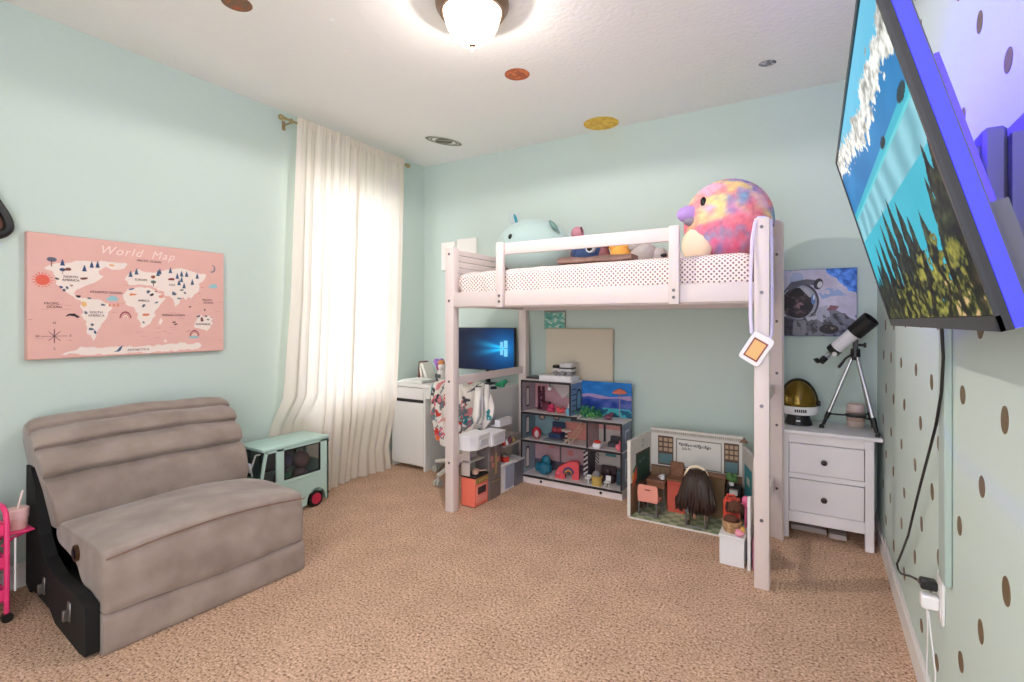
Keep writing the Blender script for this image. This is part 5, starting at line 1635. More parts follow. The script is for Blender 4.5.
toy('toy_playhouse', 'coral red toy playhouse with a dark rainbow arch on the dollhouse ground floor', 'toy furniture', [('shell', mb, M_REDP), ('arch', mb2, mat('indigo_toy', (62, 66, 130), 0.5)), ('inner_arch', mb3, mat('mustard_toy', (206, 156, 66), 0.5)), ('pink_bump', mb4, mat('pink_toy2', (240, 120, 140), 0.5))])
bk = MB().lathe([(0, 0), (0.036, 0), (0.04, 0.045), (0.044, 0.07), (0.036, 0.07), (0.034, 0.02), (0, 0.01)], (-1.405, 3.56, zb), n=22)
toy('toy_basket', 'yellow toy basket with a grey fluffy toy on the dollhouse ground floor', 'toy basket', [('basket', bk, mat('straw_yellow', (206, 176, 96), 0.8, bump=(120, 0.8, 0.004))), ('fluff', MB().ball((-1.41, 3.565, zb + 0.075), (0.032, 0.03, 0.03), nu=14, nv=8), mat('grey_fluff', (150, 146, 146), 0.95))])
M_TDK = mat('dark_cocoa_toy', (64, 46, 50), 0.5)
mb = MB().box(-1.42, -1.30, 3.64, 3.70, zb, zb + 0.06, 0.008).box(-1.42, -1.30, 3.69, 3.71, zb, zb + 0.12, 0.008).ball((-1.36, 3.67, zb + 0.08), (0.025, 0.02, 0.03), nu=12, nv=8)
toy('toy_couch', 'dark cocoa toy couch on the right of the dollhouse ground floor', 'toy furniture', [('s', mb, M_TDK)])
mb = MB().box(-1.345, -1.305, 3.55, 3.59, zb + 0.03, zb + 0.04, 0.003).box(-1.345, -1.305, 3.588, 3.594, zb + 0.03, zb + 0.075, 0.003)
mb.cyl((-1.34, 3.555, zb), (-1.34, 3.555, zb + 0.03), 0.003, None, 6).cyl((-1.31, 3.555, zb), (-1.31, 3.555, zb + 0.03), 0.003, None, 6).cyl((-1.34, 3.585, zb), (-1.34, 3.585, zb + 0.03), 0.003, None, 6).cyl((-1.31, 3.585, zb), (-1.31, 3.585, zb + 0.03), 0.003, None, 6)
toy('toy_chair', 'tiny white toy chair right of the yellow toy basket', 'toy furniture', [('s', mb, M_KW)])
mb = MB().box(-1.495, -1.455, 3.545, 3.585, zb + 0.035, zb + 0.045, 0.003).cyl((-1.475, 3.565, zb), (-1.475, 3.565, zb + 0.035), 0.006, None, 8).box(-1.495, -1.455, 3.583, 3.59, zb + 0.035, zb + 0.06, 0.002)
toy('toy_chair', 'tiny white toy chair left of the yellow toy basket', 'toy furniture', [('s', mb, M_KW)])
mb = MB().box(-1.275, -1.225, 3.63, 3.69, zb, zb + 0.11, 0.004).box(-1.278, -1.222, 3.625, 3.63, zb + 0.02, zb + 0.05, 0.002)
toy('toy_cabinet', 'dark blue toy cabinet in the right corner of the dollhouse ground floor', 'toy furniture', [('s', mb, mat('petrol_toy', (44, 74, 86), 0.5))])
toy('toy_cradle', 'white toy cradle with red bedding on the small upper right floor of the dollhouse', 'toy furniture', [('tub', MB().box(-1.435, -1.375, 3.545, 3.60, zm, zm + 0.035, 0.005), M_KW), ('bedding', MB().ball((-1.405, 3.575, zm + 0.04), (0.03, 0.022, 0.016), nu=12, nv=8), mat('red_toy', (204, 62, 46), 0.4))])
mb = MB().box(-1.345, -1.265, 3.62, 3.69, zm, zm + 0.04, 0.008).box(-1.345, -1.265, 3.68, 3.70, zm, zm + 0.075, 0.008)
toy('toy_couch', 'dark grey toy couch on the small upper right floor of the dollhouse', 'toy furniture', [('s', mb, mat('charcoal_toy', (66, 66, 74), 0.6))])
toy('toy_ball_chair', 'pink toy pouf at the right edge of the small upper right floor', 'toy furniture', [('s', MB().ball((-1.235, 3.56, zm + 0.025), (0.024, 0.024, 0.025), nu=14, nv=8).cyl((-1.225, 3.57, zm + 0.02), (-1.225, 3.57, zm + 0.07), 0.01, None, 10), mat('pink_toy2', (240, 120, 140), 0.5))])
zr = 0.559
pm = MB()
for i in range(26):
    a = random.uniform(0, 6.28)
    c = Vector((-1.53 + random.uniform(-0.05, 0.13), 3.63 + random.uniform(-0.04, 0.05), zr))
    top = c + Vector((0.03 * math.cos(a), 0.03 * math.sin(a), 0.03 + 0.055 * random.random() * (1.2 - (c.x + 1.58) * 3)))
    pm.tube([c, (c + top) / 2 + Vector((0, 0, 0.012)), top], [0.004, 0.007, 0.001], 5)
    pm.ball(top, (0.012, 0.012, 0.006), nu=8, nv=5)
toy('toy_plants', 'green and teal toy plants on the dollhouse roof terrace', 'toy plant', [('s', pm, mat('palm_green', (42, 134, 104), 0.6, vary=(30, 0.1, (96, 168, 84))))])
mb = MB().ball((-1.33, 3.60, zr + 0.022), (0.035, 0.025, 0.022), nu=14, nv=8).ball((-1.31, 3.61, zr + 0.04), (0.02, 0.02, 0.018), nu=12, nv=8)
toy('toy_lounger', 'plum toy lounger on the dollhouse roof terrace', 'toy furniture', [('s', mb, mat('plum_toy2', (112, 62, 84), 0.5))])
toy('toy_parasol', 'small orange toy parasol at the right of the dollhouse roof terrace', 'toy parasol', [('pole', MB().cyl((-1.275, 3.70, zr), (-1.275, 3.70, 0.78), 0.0025, None, 8), mat('toy_tan', (180, 150, 140), 0.5)), ('canopy', MB().lathe([(0.058, 0), (0.05, 0.012), (0.025, 0.026), (0.002, 0.034)], (-1.275, 3.70, 0.752), n=8), mat('peach_toy', (240, 132, 104), 0.6))])

# ---------------------------------------------------------------- headboard panel and small pictures on the back wall
Mh = at((-1.662, 3.772, 0), rx=math.radians(-1.3))
tag(MB().box(-0.298, 0.298, 0, 0.035, 0, 1.243, 0.012, M=Mh, seg=3).build('padded_panel', mat('beige_linen', (210, 202, 184), 0.9, bump=(300, 0.2, 0.002))), 'tall beige padded panel leaning on the back wall behind the dollhouse', 'panel')


def teal_art(u, v):
    n = fbm(u, v, 9, 5)
    rgb = np.array([120, 190, 178.]) + (n[:, None] - 0.5) * 130
    put(rgb, n > 0.62, (206, 220, 206))
    return rgb


tp_ = thing('small_picture', 'small teal patterned picture on the back wall above the beige panel', 'picture', (-1.888, YB, 1.235))
MB().box(-1.987, -1.789, YB - 0.016, YB - 0.0005, 1.235, 1.50, 0.002).build('board', mat('grey_board', (150, 150, 144), 0.7), tp_)
picture('print', (-1.983, YB - 0.0168, 1.239), (0.19, 0, 0), (0, 0, 0.135), 60, 50, teal_art, M_ART, tp_)
tag(MB().box(-2.91, -2.69, YB - 0.035, YB - 0.0005, 1.79, 2.077, 0.003).build('white_canvas', mat('blank_canvas', (246, 244, 238), 0.8)), 'right one of two blank white canvases on the back wall left of the bed', 'canvas')
tag(MB().box(-3.10, -2.935, YB - 0.035, YB - 0.0005, 1.79, 2.06, 0.003).build('white_canvas', mat('blank_canvas', (246, 244, 238), 0.8)), 'left one of two blank white canvases on the back wall, mostly behind the bed post', 'canvas')

# ---------------------------------------------------------------- doll classroom playset
M_CB = mat('board_white', (226, 222, 214), 0.6)
M_BRN = mat('wainscot_brown', (128, 100, 76), 0.6)
cr = thing('doll_classroom', 'fold out doll classroom playset with chalkboard and whiteboard walls under the loft bed', 'toy classroom', (-0.72, 3.45, 0))


def tile_art(u, v):
    k = (np.floor(u * 14) + np.floor(v * 8)) % 2
    rgb = np.where(k[:, None] > 0, np.array([[186, 190, 158.]]), np.array([[140, 156, 122.]]))
    return rgb + (fbm(u, v, 8, 2)[:, None] - 0.5) * 40


fl_ = MB().prism([(-1.055, 3.235, 0.001), (-0.34, 3.235, 0.001), (-0.40, 3.61, 0.001), (-1.02, 3.61, 0.001)], (0, 0, 0.010)).build('floor_mat', M_CB, cr, smooth=False)
mb = MB().sheet(lambda a, b: (-1.052 + 0.035 * b + (0.71 - 0.095 * b) * a, 3.238 + 0.37 * b, 0.0118), 112, 64)
tl = mb.build('tile_print', attr_mat('tile_paint', 0.6), fl_, smooth=False)
paint(tl, lambda co: tile_art((co[:, 0] + 1.06) / 0.72, (co[:, 1] - 3.235) / 0.375))


def wing_art(u, v):
    """u from front edge to the back corner, v up"""
    rgb = np.tile(np.array([218, 216, 208.]), (len(u), 1))
    put(rgb, v < 0.42, (132, 104, 80))
    put(rgb, (np.abs(v - 0.42) < 0.012), (90, 70, 56))
    put(rgb, (u > 0.24) & (u < 0.93) & (v > 0.36) & (v < 0.80), (96, 74, 60))
    put(rgb, (u > 0.27) & (u < 0.90) & (v > 0.385) & (v < 0.775), (44, 74, 62))
    put(rgb, ell(u, v, 0.45, 0.66, 0.05, 0.02) | ell(u, v, 0.60, 0.68, 0.07, 0.012), (96, 122, 110))
    put(rgb, ell(u, v, 0.58, 0.90, 0.05, 0.05), (96, 92, 92))
    put(rgb, ell(u, v, 0.58, 0.90, 0.038, 0.038), (232, 230, 224))
    put(rgb, inpoly(u, v, [(0.10, 0.36), (0.30, 0.46), (0.30, 0.62), (0.10, 0.50)]), (222, 96, 64))
    put(rgb, inpoly(u, v, [(0.12, 0.50), (0.28, 0.62), (0.26, 0.66), (0.10, 0.58)]), (70, 110, 90))
    put(rgb, inpoly(u, v, [(0.08, 0.44), (0.16, 0.48), (0.16, 0.58), (0.08, 0.52)]), (234, 170, 90))
    return rgb


def back_art(u, v):
    rgb = np.tile(np.array([214, 212, 204.]), (len(u), 1))
    put(rgb, v < 0.50, (134, 106, 80))
    put(rgb, (v < 0.50) & (np.abs(((u * 9) % 1) - 0.5) > 0.46), (112, 88, 68))
    put(rgb, np.abs(v - 0.50) < 0.012, (96, 74, 58))
    put(rgb, v > 0.945, (198, 194, 184))
    put(rgb, (v > 0.955) & (v < 0.985) & (((u * 46) % 1) < 0.5), (150, 146, 138))
    for x0, x1 in ((0.08, 0.26), (0.815, 0.97)):
        put(rgb, (u > x0) & (u < x1) & (v > 0.52) & (v < 0.92), (92, 72, 60))
        gx = ((u - x0) / (x1 - x0) * 3) % 1
        gy = ((v - 0.70) / 0.2 * 3) % 1
        put(rgb, (u > x0 + 0.012) & (u < x1 - 0.012) & (v > 0.70) & (v < 0.90) & (gx > 0.12) & (gx < 0.88) & (gy > 0.14) & (gy < 0.86), (178, 152, 126))
        put(rgb, (u > x0 + 0.012) & (u < x1 - 0.012) & (v > 0.54) & (v < 0.68), (92, 124, 128))
    put(rgb, (u > 0.29) & (u < 0.79) & (v > 0.52) & (v < 0.905), (126, 122, 116))
    put(rgb, (u > 0.30) & (u < 0.78) & (v > 0.535) & (v < 0.89), (222, 220, 214))
    rs = np.random.RandomState(8)
    x = 0.345
    for k in range(18):           # a line of marker writing
        w = 0.006 + 0.010 * rs.rand()
        y = 0.83 - 0.010 * (k / 18)
        put(rgb, ell(u, v, x, y, w, 0.020 * (0.5 + rs.rand()), rs.rand()) & ~ell(u, v, x, y, w * 0.5, 0.008), (92, 92, 92))
        x += 0.019
    for k, x in enumerate((0.37, 0.40, 0.44)):
        put(rgb, ell(u, v, x, 0.775, 0.012, 0.018, 0.6 * k) & ~ell(u, v, x, 0.775, 0.006, 0.01), (92, 92, 92))
    return rgb


def right_art(u, v):
    rgb = np.tile(np.array([206, 204, 198.]), (len(u), 1))
    put(rgb, (v > 0.28) & (v < 0.80) & (u > 0.2) & (u < 0.9), (60, 138, 150))
    put(rgb, (v > 0.55) & (v < 0.66) & (u > 0.4) & (u < 0.7), (200, 206, 196))
    put(rgb, v < 0.25, (120, 96, 76))
    return rgb


def wall_board(name, p0, p1, h, art, th, nx, ny, pn):
    p0, p1 = Vector(p0), Vector(p1)
    d = (p1 - p0)
    n = Vector((d.y, -d.x, 0)).normalized()
    b_ = MB().prism([p0, p1, p1 + Vector((0, 0, h)), p0 + Vector((0, 0, h))], -n * th).build(name, M_CB, cr, smooth=False)
    picture(pn, p0 + n * 0.0006, d, (0, 0, h), nx, ny, art, attr_mat('board_print_paint', 0.6), b_)
    return b_


wall_board('left_wall', (-1.045, 3.245, 0.011), (-1.008, 3.605, 0.011), 0.497, wing_art, 0.022, 110, 120, 'chalkboard_print')
wall_board('back_wall', (-1.008, 3.607, 0.011), (-0.41, 3.607, 0.011), 0.520, back_art, 0.02, 240, 150, 'whiteboard_print')
wall_board('right_wall', (-0.408, 3.605, 0.011), (-0.318, 3.33, 0.011), 0.47, right_art, 0.02, 80, 100, 'door_print')
MB().prism([(-0.43, 3.606, 0.50), (-0.375, 3.606, 0.50), (-0.40, 3.606, 0.535)], (0, 0.018, 0)).build('corner_gable', M_BRN, cr, smooth=False)
MB().box(-1.012, -0.405, 3.603, 3.63, 0.525, 0.538, 0.002).build('cornice', M_CB, cr)

# doll furniture
M_PCH = mat('salmon_toy', (236, 158, 140), 0.45)
M_LEGG = mat('toy_leg_grey', (122, 120, 122), 0.35, 0.5)


def doll_chair(label, loc, rz, m):
    r = thing('doll_chair', label, 'doll chair', loc, rz)
    mb = MB()
    pr = [(-0.064, 0.098), (0.064, 0.098), (0.068, 0.15), (0.064, 0.193), (0.055, 0.202), (-0.055, 0.202), (-0.064, 0.193), (-0.068, 0.15)]
    mb.prism([(x, -0.058 + 0.0, z) for x, z in pr], (0, 0.01, 0))
    mb.build('backrest', m, r, local=True, smooth=False)
    MB().prism([(-0.022, -0.0595, 0.176), (0.022, -0.0595, 0.176), (0.014, -0.0595, 0.168), (-0.014, -0.0595, 0.168)], (0, 0.003, 0)).build('hand_slot', mat('slot_dark', (120, 66, 58), 0.6), r, local=True, smooth=False)
    MB().box(-0.066, 0.066, -0.056, 0.062, 0.088, 0.1, 0.004).build('seat', m, r, local=True)
    for s in (-1, 1):
        MB().tube([(s * 0.058, -0.05, 0.09), (s * 0.058, -0.062, 0.014), (s * 0.058, -0.055, 0.006), (s * 0.058, 0.05, 0.006), (s * 0.058, 0.058, 0.014), (s * 0.058, 0.045, 0.09)], 0.0048, 8).build('leg', M_LEGG, r, local=True)
    MB().cyl((-0.058, -0.057, 0.008), (0.058, -0.057, 0.008), 0.0045, None, 8).build('floor_bar', M_LEGG, r, local=True)
    return r


doll_chair('salmon pink doll chair in front of the wooden school desk in the doll classroom', (-0.948, 3.36, 0.012), 0.0, M_PCH)
doll_chair('grey legged doll chair carrying the long haired doll', (-0.635, 3.315, 0.012), 0.0, mat('slate_toy', (108, 112, 118), 0.5))
M_TWD = mat('toy_wood', (150, 104, 76), 0.55, vary=(30, 0.2, (124, 84, 62)))
ds = thing('doll_desk', 'brown wooden doll school desk behind the salmon pink chair', 'doll desk', (-0.925, 3.47, 0.012))
MB().box(-0.995, -0.865, 3.425, 3.545, 0.205, 0.217, 0.003).build('desk_top', M_TWD, ds)
MB().box(-0.99, -0.87, 3.43, 3.54, 0.165, 0.205, 0.002).build('desk_tray', M_TWD, ds)
for x in (-0.985, -0.875):
    for y in (3.435, 3.535):
        MB().cyl((x, y, 0.012), (x, y, 0.17), 0.005, None, 8).build('leg', M_LEGG, ds)
tc2 = thing('toy_mug', 'tiny white toy mug on the brown doll school desk', 'toy mug', (-0.895, 3.48, 0.217))
MB().lathe([(0, 0), (0.014, 0), (0.016, 0.03), (0.014, 0.03), (0.012, 0.006), (0, 0.005)], (-0.895, 3.48, 0.217), n=16).build('mug_body', M_KW, tc2)
MB().tube([(-0.909, 3.48, 0.241), (-0.92, 3.48, 0.238), (-0.92, 3.48, 0.228), (-0.91, 3.48, 0.224)], 0.0025, 6).build('mug_handle', M_KW, tc2)
te = thing('doll_desk', 'coral red doll teacher desk left of the long haired doll', 'doll desk', (-0.805, 3.50, 0.012))
MB().box(-0.86, -0.745, 3.46, 3.55, 0.012, 0.222, 0.004).build('desk_body', mat('coral_red_desk', (206, 92, 74), 0.5), te)
MB().box(-0.868, -0.738, 3.452, 3.558, 0.222, 0.234, 0.003).build('desk_top', M_TWD, te)
MB().box(-0.855, -0.75, 3.456, 3.461, 0.03, 0.20, 0.002).build('front_panel', mat('coral_red_desk', (206, 92, 74), 0.5), te)
tag(MB().box(-0.865, -0.775, 3.565, 3.585, 0.012, 0.325, 0.006).build('chair_back', M_TWD), 'brown upright wooden board behind the coral doll desk', 'toy board')
pn_ = thing('toy_cabinet', 'low brown toy cupboard right of the long haired doll', 'toy furniture', (-0.56, 3.53, 0.012))
MB().box(-0.64, -0.50, 3.50, 3.575, 0.012, 0.275, 0.004).build('cupboard_body', mat('olive_brown', (120, 96, 66), 0.6), pn_)
MB().box(-0.646, -0.494, 3.494, 3.58, 0.275, 0.287, 0.003).build('cupboard_top', M_TWD, pn_)
bs_ = thing('toy_shelf', 'black toy bookshelf by the right wall of the doll classroom', 'toy shelf', (-0.44, 3.50, 0.012))
sb = MB()
for z in (0.03, 0.11, 0.18, 0.235):
    sb.box(-0.48, -0.405, 3.46, 3.54, z, z + 0.008, 0.001)
sb.box(-0.484, -0.478, 3.46, 3.54, 0.012, 0.243).box(-0.41, -0.404, 3.46, 3.54, 0.012, 0.243).box(-0.484, -0.404, 3.535, 3.541, 0.012, 0.243)
sb.build('frame', M_BLACK, bs_, smooth=False)
for k, (c, l) in enumerate((((210, 206, 198), 'white'), ((150, 70, 60), 'red'), ((88, 110, 130), 'blue'))):
    tag(MB().box(-0.47, -0.42, 3.47, 3.52, 0.0, 0.035, 0.001, M=at((0, 0, (0.188, 0.118, 0.038)[k]))).build('toy_book', mat('toy_book_' + l, c, 0.6)), l + ' toy book block on the ' + ('top', 'middle', 'lowest')[k] + ' shelf of the black toy bookshelf', 'toy book')
pt = thing('toy_plant', 'small green toy plant on the black toy bookshelf', 'toy plant', (-0.46, 3.50, 0.243))
MB().lathe([(0, 0), (0.014, 0), (0.018, 0.022), (0, 0.022)], (-0.46, 3.50, 0.243), n=14).build('pot', M_KW, pt)
lf = MB()
for k in range(10):
    a = k * 2.4
    lf.ball((-0.46 + 0.02 * math.cos(a), 3.50 + 0.02 * math.sin(a), 0.28 + 0.003 * k), (0.016, 0.012, 0.016), nu=8, nv=6)
lf.build('leaves', mat('leaf_green', (84, 128, 70), 0.7), pt)

# the doll seen from behind
M_SKIN = mat('doll_skin', (220, 170, 140), 0.5)
dl = thing('doll', 'doll with very long dark brown hair and cream headphones, its back to the room', 'doll', (-0.635, 3.31, 0.11))
dm = bpy.data.meshes.new('body')
J = [(0, 0, 0.125, 0.034), (0, -0.002, 0.165, 0.030), (0, -0.002, 0.205, 0.034), (0, 0, 0.232, 0.014), (0, 0.002, 0.252, 0.015), (0, 0.004, 0.285, 0.038), (0, 0.006, 0.318, 0.036),
     (-0.030, 0.0, 0.125, 0.024), (-0.034, 0.075, 0.125, 0.020), (-0.034, 0.085, 0.055, 0.014), (-0.034, 0.088, 0.024, 0.011), (-0.034, 0.115, 0.020, 0.010),
     (0.030, 0.0, 0.125, 0.024), (0.034, 0.075, 0.125, 0.020), (0.034, 0.085, 0.055, 0.014), (0.034, 0.088, 0.024, 0.011), (0.034, 0.115, 0.020, 0.010),
     (-0.042, 0.0, 0.212, 0.016), (-0.100, 0.0, 0.165, 0.013), (-0.098, 0.055, 0.145, 0.010), (-0.096, 0.08, 0.145, 0.010),
     (0.042, 0.0, 0.212, 0.016), (0.068, 0.01, 0.165, 0.013), (0.060, 0.06, 0.155, 0.010), (0.058, 0.085, 0.155, 0.010)]
E_ = [(0, 1), (1, 2), (2, 3), (3, 4), (4, 5), (5, 6), (0, 7), (7, 8), (8, 9), (9, 10), (10, 11), (0, 12), (12, 13), (13, 14), (14, 15), (15, 16), (2, 17), (17, 18), (18, 19), (19, 20), (2, 21), (21, 22), (22, 23), (23, 24)]
for s_, base in ((-1, 20), (1, 24)):
    for k in range(5):
        bx, by, bz, _ = J[base]
        n = len(J)
        off = (-0.006 + 0.004 * k) if k < 4 else -0.009 * 1
        J.append((bx + (off if k < 4 else -s_ * 0.010), by + (0.012 if k < 4 else 0.004), bz - 0.002, 0.0032))
        J.append((bx + (off if k < 4 else -s_ * 0.013), by + ((0.022 - abs(k - 1.5) * 0.002) if k < 4 else 0.012), bz - 0.006, 0.0026))
        E_ += [(base, n), (n, n + 1)]
dm.from_pydata([(x - 0.0, y - 0.0, z - 0.11) for x, y, z, r in J], E_, [])
db = bpy.data.objects.new('body', dm)
COL.objects.link(db)
md = db.modifiers.new('skin', 'SKIN')
for i, (x, y, z, r) in enumerate(J):
    dm.skin_vertices[0].data[i].radius = (r, r)
dm.skin_vertices[0].data[0].use_root = True
md = db.modifiers.new('sub', 'SUBSURF')
md.levels = md.render_levels = 1
dg = bpy.context.evaluated_depsgraph_get()
me2 = bpy.data.meshes.new_from_object(db.evaluated_get(dg))
me2.polygons.foreach_set('use_smooth', [True] * len(me2.polygons))
bpy.data.objects.remove(db)
db = bpy.data.objects.new('body', me2)
COL.objects.link(db)
me2.materials.clear()
me2.materials.append(M_SKIN)
db.parent = dl
W[db] = W[dl]
dx_, dy_, dz_ = W[dl].translation
fc = MB()
for s in (-1, 1):
    fc.ball((dx_ + s * 0.014, dy_ + 0.041, dz_ + 0.19), (0.006, 0.003, 0.006), nu=10, nv=6)
fc.build('eyes', M_EYE, db)
MB().ball((dx_, dy_ + 0.046, dz_ + 0.178), (0.004, 0.005, 0.005), nu=8, nv=6).build('nose', M_SKIN, db)
MB().ball((dx_, dy_ + 0.041, dz_ + 0.166), (0.009, 0.003, 0.003), nu=10, nv=6).build('mouth', mat('doll_lips', (190, 84, 84), 0.5), db)
dress = []
for z, rx, ry in ((0.108, 0.075, 0.062), (0.13, 0.062, 0.054), (0.165, 0.042, 0.038), (0.205, 0.050, 0.040), (0.226, 0.030, 0.026)):
    dress.append([(dx_ + rx * math.cos(t), dy_ + 0.012 * (z < 0.15) + ry * math.sin(t), z) for t in [2 * PI * i / 20 for i in range(20)]])
dd_ = MB().loft(dress)
for s in (-1, 1):
    k = 0.102 if s < 0 else 0.070
    dd_.tube([(dx_ + s * 0.036, dy_, 0.214), (dx_ + s * (0.036 + k) / 2, dy_ + 0.0, 0.192), (dx_ + s * k, dy_ + 0.002, 0.162), (dx_ + s * (k - 0.001), dy_ + 0.035, 0.150)], [0.020, 0.0195, 0.020, 0.018], 12)
dd_.build('dress', mat('sage_dress', (132, 150, 138), 0.85), dl)
M_HAIR = mat('dark_brown_hair', (50, 33, 26), 0.45, bump=(60, 0.5, 0.004))
hm = MB()
hm.ball((dx_, dy_ + 0.0, 0.312), (0.064, 0.058, 0.060), nu=24, nv=16)
rs = random.Random(9)
for i in range(90):
    a = rs.uniform(-1, 1)
    th_ = PI * 1.5 + a * 1.75
    ex = 1 + 0.25 * rs.random()
    p0 = Vector((dx_ + 0.034 * math.cos(th_) * ex, dy_ + 0.03 * math.sin(th_), 0.362 - 0.01 * rs.random()))
    p1 = Vector((dx_ + 0.076 * math.cos(th_), dy_ + 0.064 * math.sin(th_), 0.30))
    w2 = 0.085 * math.cos(th_) * ex
    p2 = Vector((dx_ + w2, dy_ - 0.050 - 0.02 * rs.random() + 0.02 * (1 - abs(math.sin(th_))), 0.20))
    zz = 0.085 + 0.05 * rs.random() + 0.04 * abs(a)
    p3 = Vector((dx_ + w2 * 1.15 + rs.uniform(-0.012, 0.012), dy_ - 0.065 - 0.015 * rs.random() + 0.02 * abs(a), zz))
    hm.tube([p0, p1, p2, (p2 + p3) / 2 + Vector((rs.uniform(-0.006, 0.006), -0.004, 0)), p3], [0.008, 0.013, 0.012, 0.010, 0.003], 6)
hm.build('hair', M_HAIR, dl, angle=180)
hpn = MB().tube([(dx_ - 0.008 + 0.066 * math.cos(t), dy_ + 0.022, 0.308 + 0.068 * math.sin(t)) for t in [PI * k / 16 for k in range(17)]], 0.0055, 8, flat=(0.004, 0.010))
for s in (-1, 1):
    hpn.cyl((dx_ - 0.008 + s * 0.058, dy_ + 0.022, 0.298), (dx_ - 0.008 + s * 0.076, dy_ + 0.022, 0.298), 0.022, 0.019, 18)
hpn.build('headphones', mat('cream_headphone', (238, 222, 190), 0.5), dl)

# ---------------------------------------------------------------- white box with basket next to the right bed post
wb = thing('toy_box', 'white toy box under a wicker basket beside the right bed post', 'box', (-0.378, 2.96, 0))
MB().box(-0.44, -0.318, 2.885, 3.04, 0.0, 0.148, 0.002).build('box_body', M_KW, wb)
MB().box(-0.444, -0.314, 2.880, 3.044, 0.148, 0.158, 0.002).build('box_lid', M_KW, wb)
pp = [(-0.0, 0.0), (0.15, 0.0), (0.15, 0.26), (0.13, 0.31), (0.10, 0.345), (0.05, 0.375), (0.0, 0.385)]
tag(MB().prism([(-0.302, 2.875 + y, z) for y, z in pp], (0.014, 0, 0)).build('toy_partition', M_KW, smooth=False), 'upright white toy partition with a sloping top between the white toy box and the bed post', 'toy partition')
bw = mat('wicker', (206, 172, 128), 0.7, bump=(90, 1.0, 0.006), vary=(60, 0.15, (164, 122, 84)))
bk_ = thing('wicker_basket', 'small wicker basket standing on the white toy box', 'basket', (-0.388, 2.955, 0.158))
wk = MB()
wk.lathe([(0, 0.0), (0.036, 0.0), (0.042, 0.03), (0.049, 0.062), (0.045, 0.062), (0.038, 0.03), (0.032, 0.008), (0, 0.008)], (-0.388, 2.955, 0.158), n=24)
for k in range(5):
    z = 0.166 + 0.0125 * k
    r = 0.038 + 0.0024 * k
    wk.tube([(-0.388 + (r + 0.0022 * math.cos(8 * t)) * math.cos(t), 2.955 + (r + 0.0022 * math.cos(8 * t)) * math.sin(t), z) for t in [2 * PI * i / 48 for i in range(49)]], 0.004, 6)
wk.build('weave', bw, bk_)
pd = thing('plush_toy', 'dark brown plush puppy sitting in the wicker basket', 'soft toy', (-0.388, 2.955, 0.20))
M_PUP = mat('puppy_brown', (92, 56, 40), 0.95, bump=(60, 0.6, 0.006))
MB().ball((-0.388, 2.955, 0.212), (0.042, 0.042, 0.03), nu=18, nv=10).ball((-0.388, 2.93, 0.235), (0.036, 0.03, 0.022), nu=16, nv=10).ball((-0.375, 2.975, 0.285), (0.036, 0.034, 0.036), nu=18, nv=12).ball((-0.39, 2.945, 0.275), (0.018, 0.016, 0.014), nu=12, nv=8).build('body', M_PUP, pd)
for _x in (-0.412, -0.338):
    MB().ball((_x, 2.975, 0.28), (0.012, 0.016, 0.03), nu=10, nv=8).build('ear', mat('puppy_dark', (60, 36, 28), 0.95), pd)
MB().ball((-0.392, 2.929, 0.278), (0.006, 0.004, 0.005), nu=8, nv=6).build('nose', M_EYE, pd)
pw = MB()
pw.ball((-0.345, 2.895, 0.175), (0.02, 0.012, 0.016), nu=12, nv=8)
for k in range(4):
    pw.tube([(-0.355 + 0.007 * k, 2.893, 0.182), (-0.357 + 0.008 * k, 2.891, 0.202 - 0.003 * abs(k - 1.5))], [0.0042, 0.0032], 8)
pw.tube([(-0.33, 2.894, 0.175), (-0.318, 2.892, 0.188)], [0.0045, 0.0035], 8)
tag(pw.build('toy_hand', mat('bubble_pink', (240, 160, 180), 0.6)), 'pink hand shaped toy in front of the wicker basket', 'toy')
tag(MB().ball((-0.332, 2.935, 0.18), (0.014, 0.014, 0.022), nu=12, nv=8).build('toy_duck', mat('toy_mustard', (226, 176, 80), 0.6)), 'small mustard yellow toy right of the wicker basket', 'toy')
rc = thing('toy_crate', 'red toy crate behind the wicker basket', 'toy crate', (-0.405, 3.095, 0.0))
MB().box(-0.446, -0.365, 3.06, 3.13, 0.0, 0.29, 0.004).build('crate_body', mat('red_crate', (206, 66, 44), 0.5), rc)
MB().tube([(-0.43, 3.07, 0.29), (-0.425, 3.07, 0.318), (-0.39, 3.07, 0.318), (-0.385, 3.07, 0.29)], 0.006, 8).build('crate_handle', mat('red_crate', (206, 66, 44), 0.5), rc)
for i, (x, y, z1, c, l) in enumerate(((-0.262, 2.99, 0.24, (150, 56, 80), 'raspberry pink'), (-0.262, 2.95, 0.22, (96, 60, 90), 'dark plum'), (-0.262, 2.915, 0.16, (206, 120, 150), 'rose pink'))):
    tag(MB().box(x - 0.018, x + 0.018, y - 0.014, y + 0.014, 0.0, z1, 0.003).build('toy_book', mat('toybook_' + l, c, 0.6)), l + ' upright toy book between white panel and bed post', 'toy book')
tag(MB().ball((-0.33, 3.06, 0.30), (0.02, 0.02, 0.03), nu=12, nv=8).tube([(-0.33, 3.06, 0.0), (-0.33, 3.06, 0.30)], 0.006, 8).ball((-0.345, 3.05, 0.275), 0.014, nu=10, nv=6).ball((-0.315, 3.05, 0.28), 0.014, nu=10, nv=6).build('toy_wand', mat('pink_wand', (226, 110, 150), 0.5)), 'pink flower wand standing behind the white panel', 'toy')

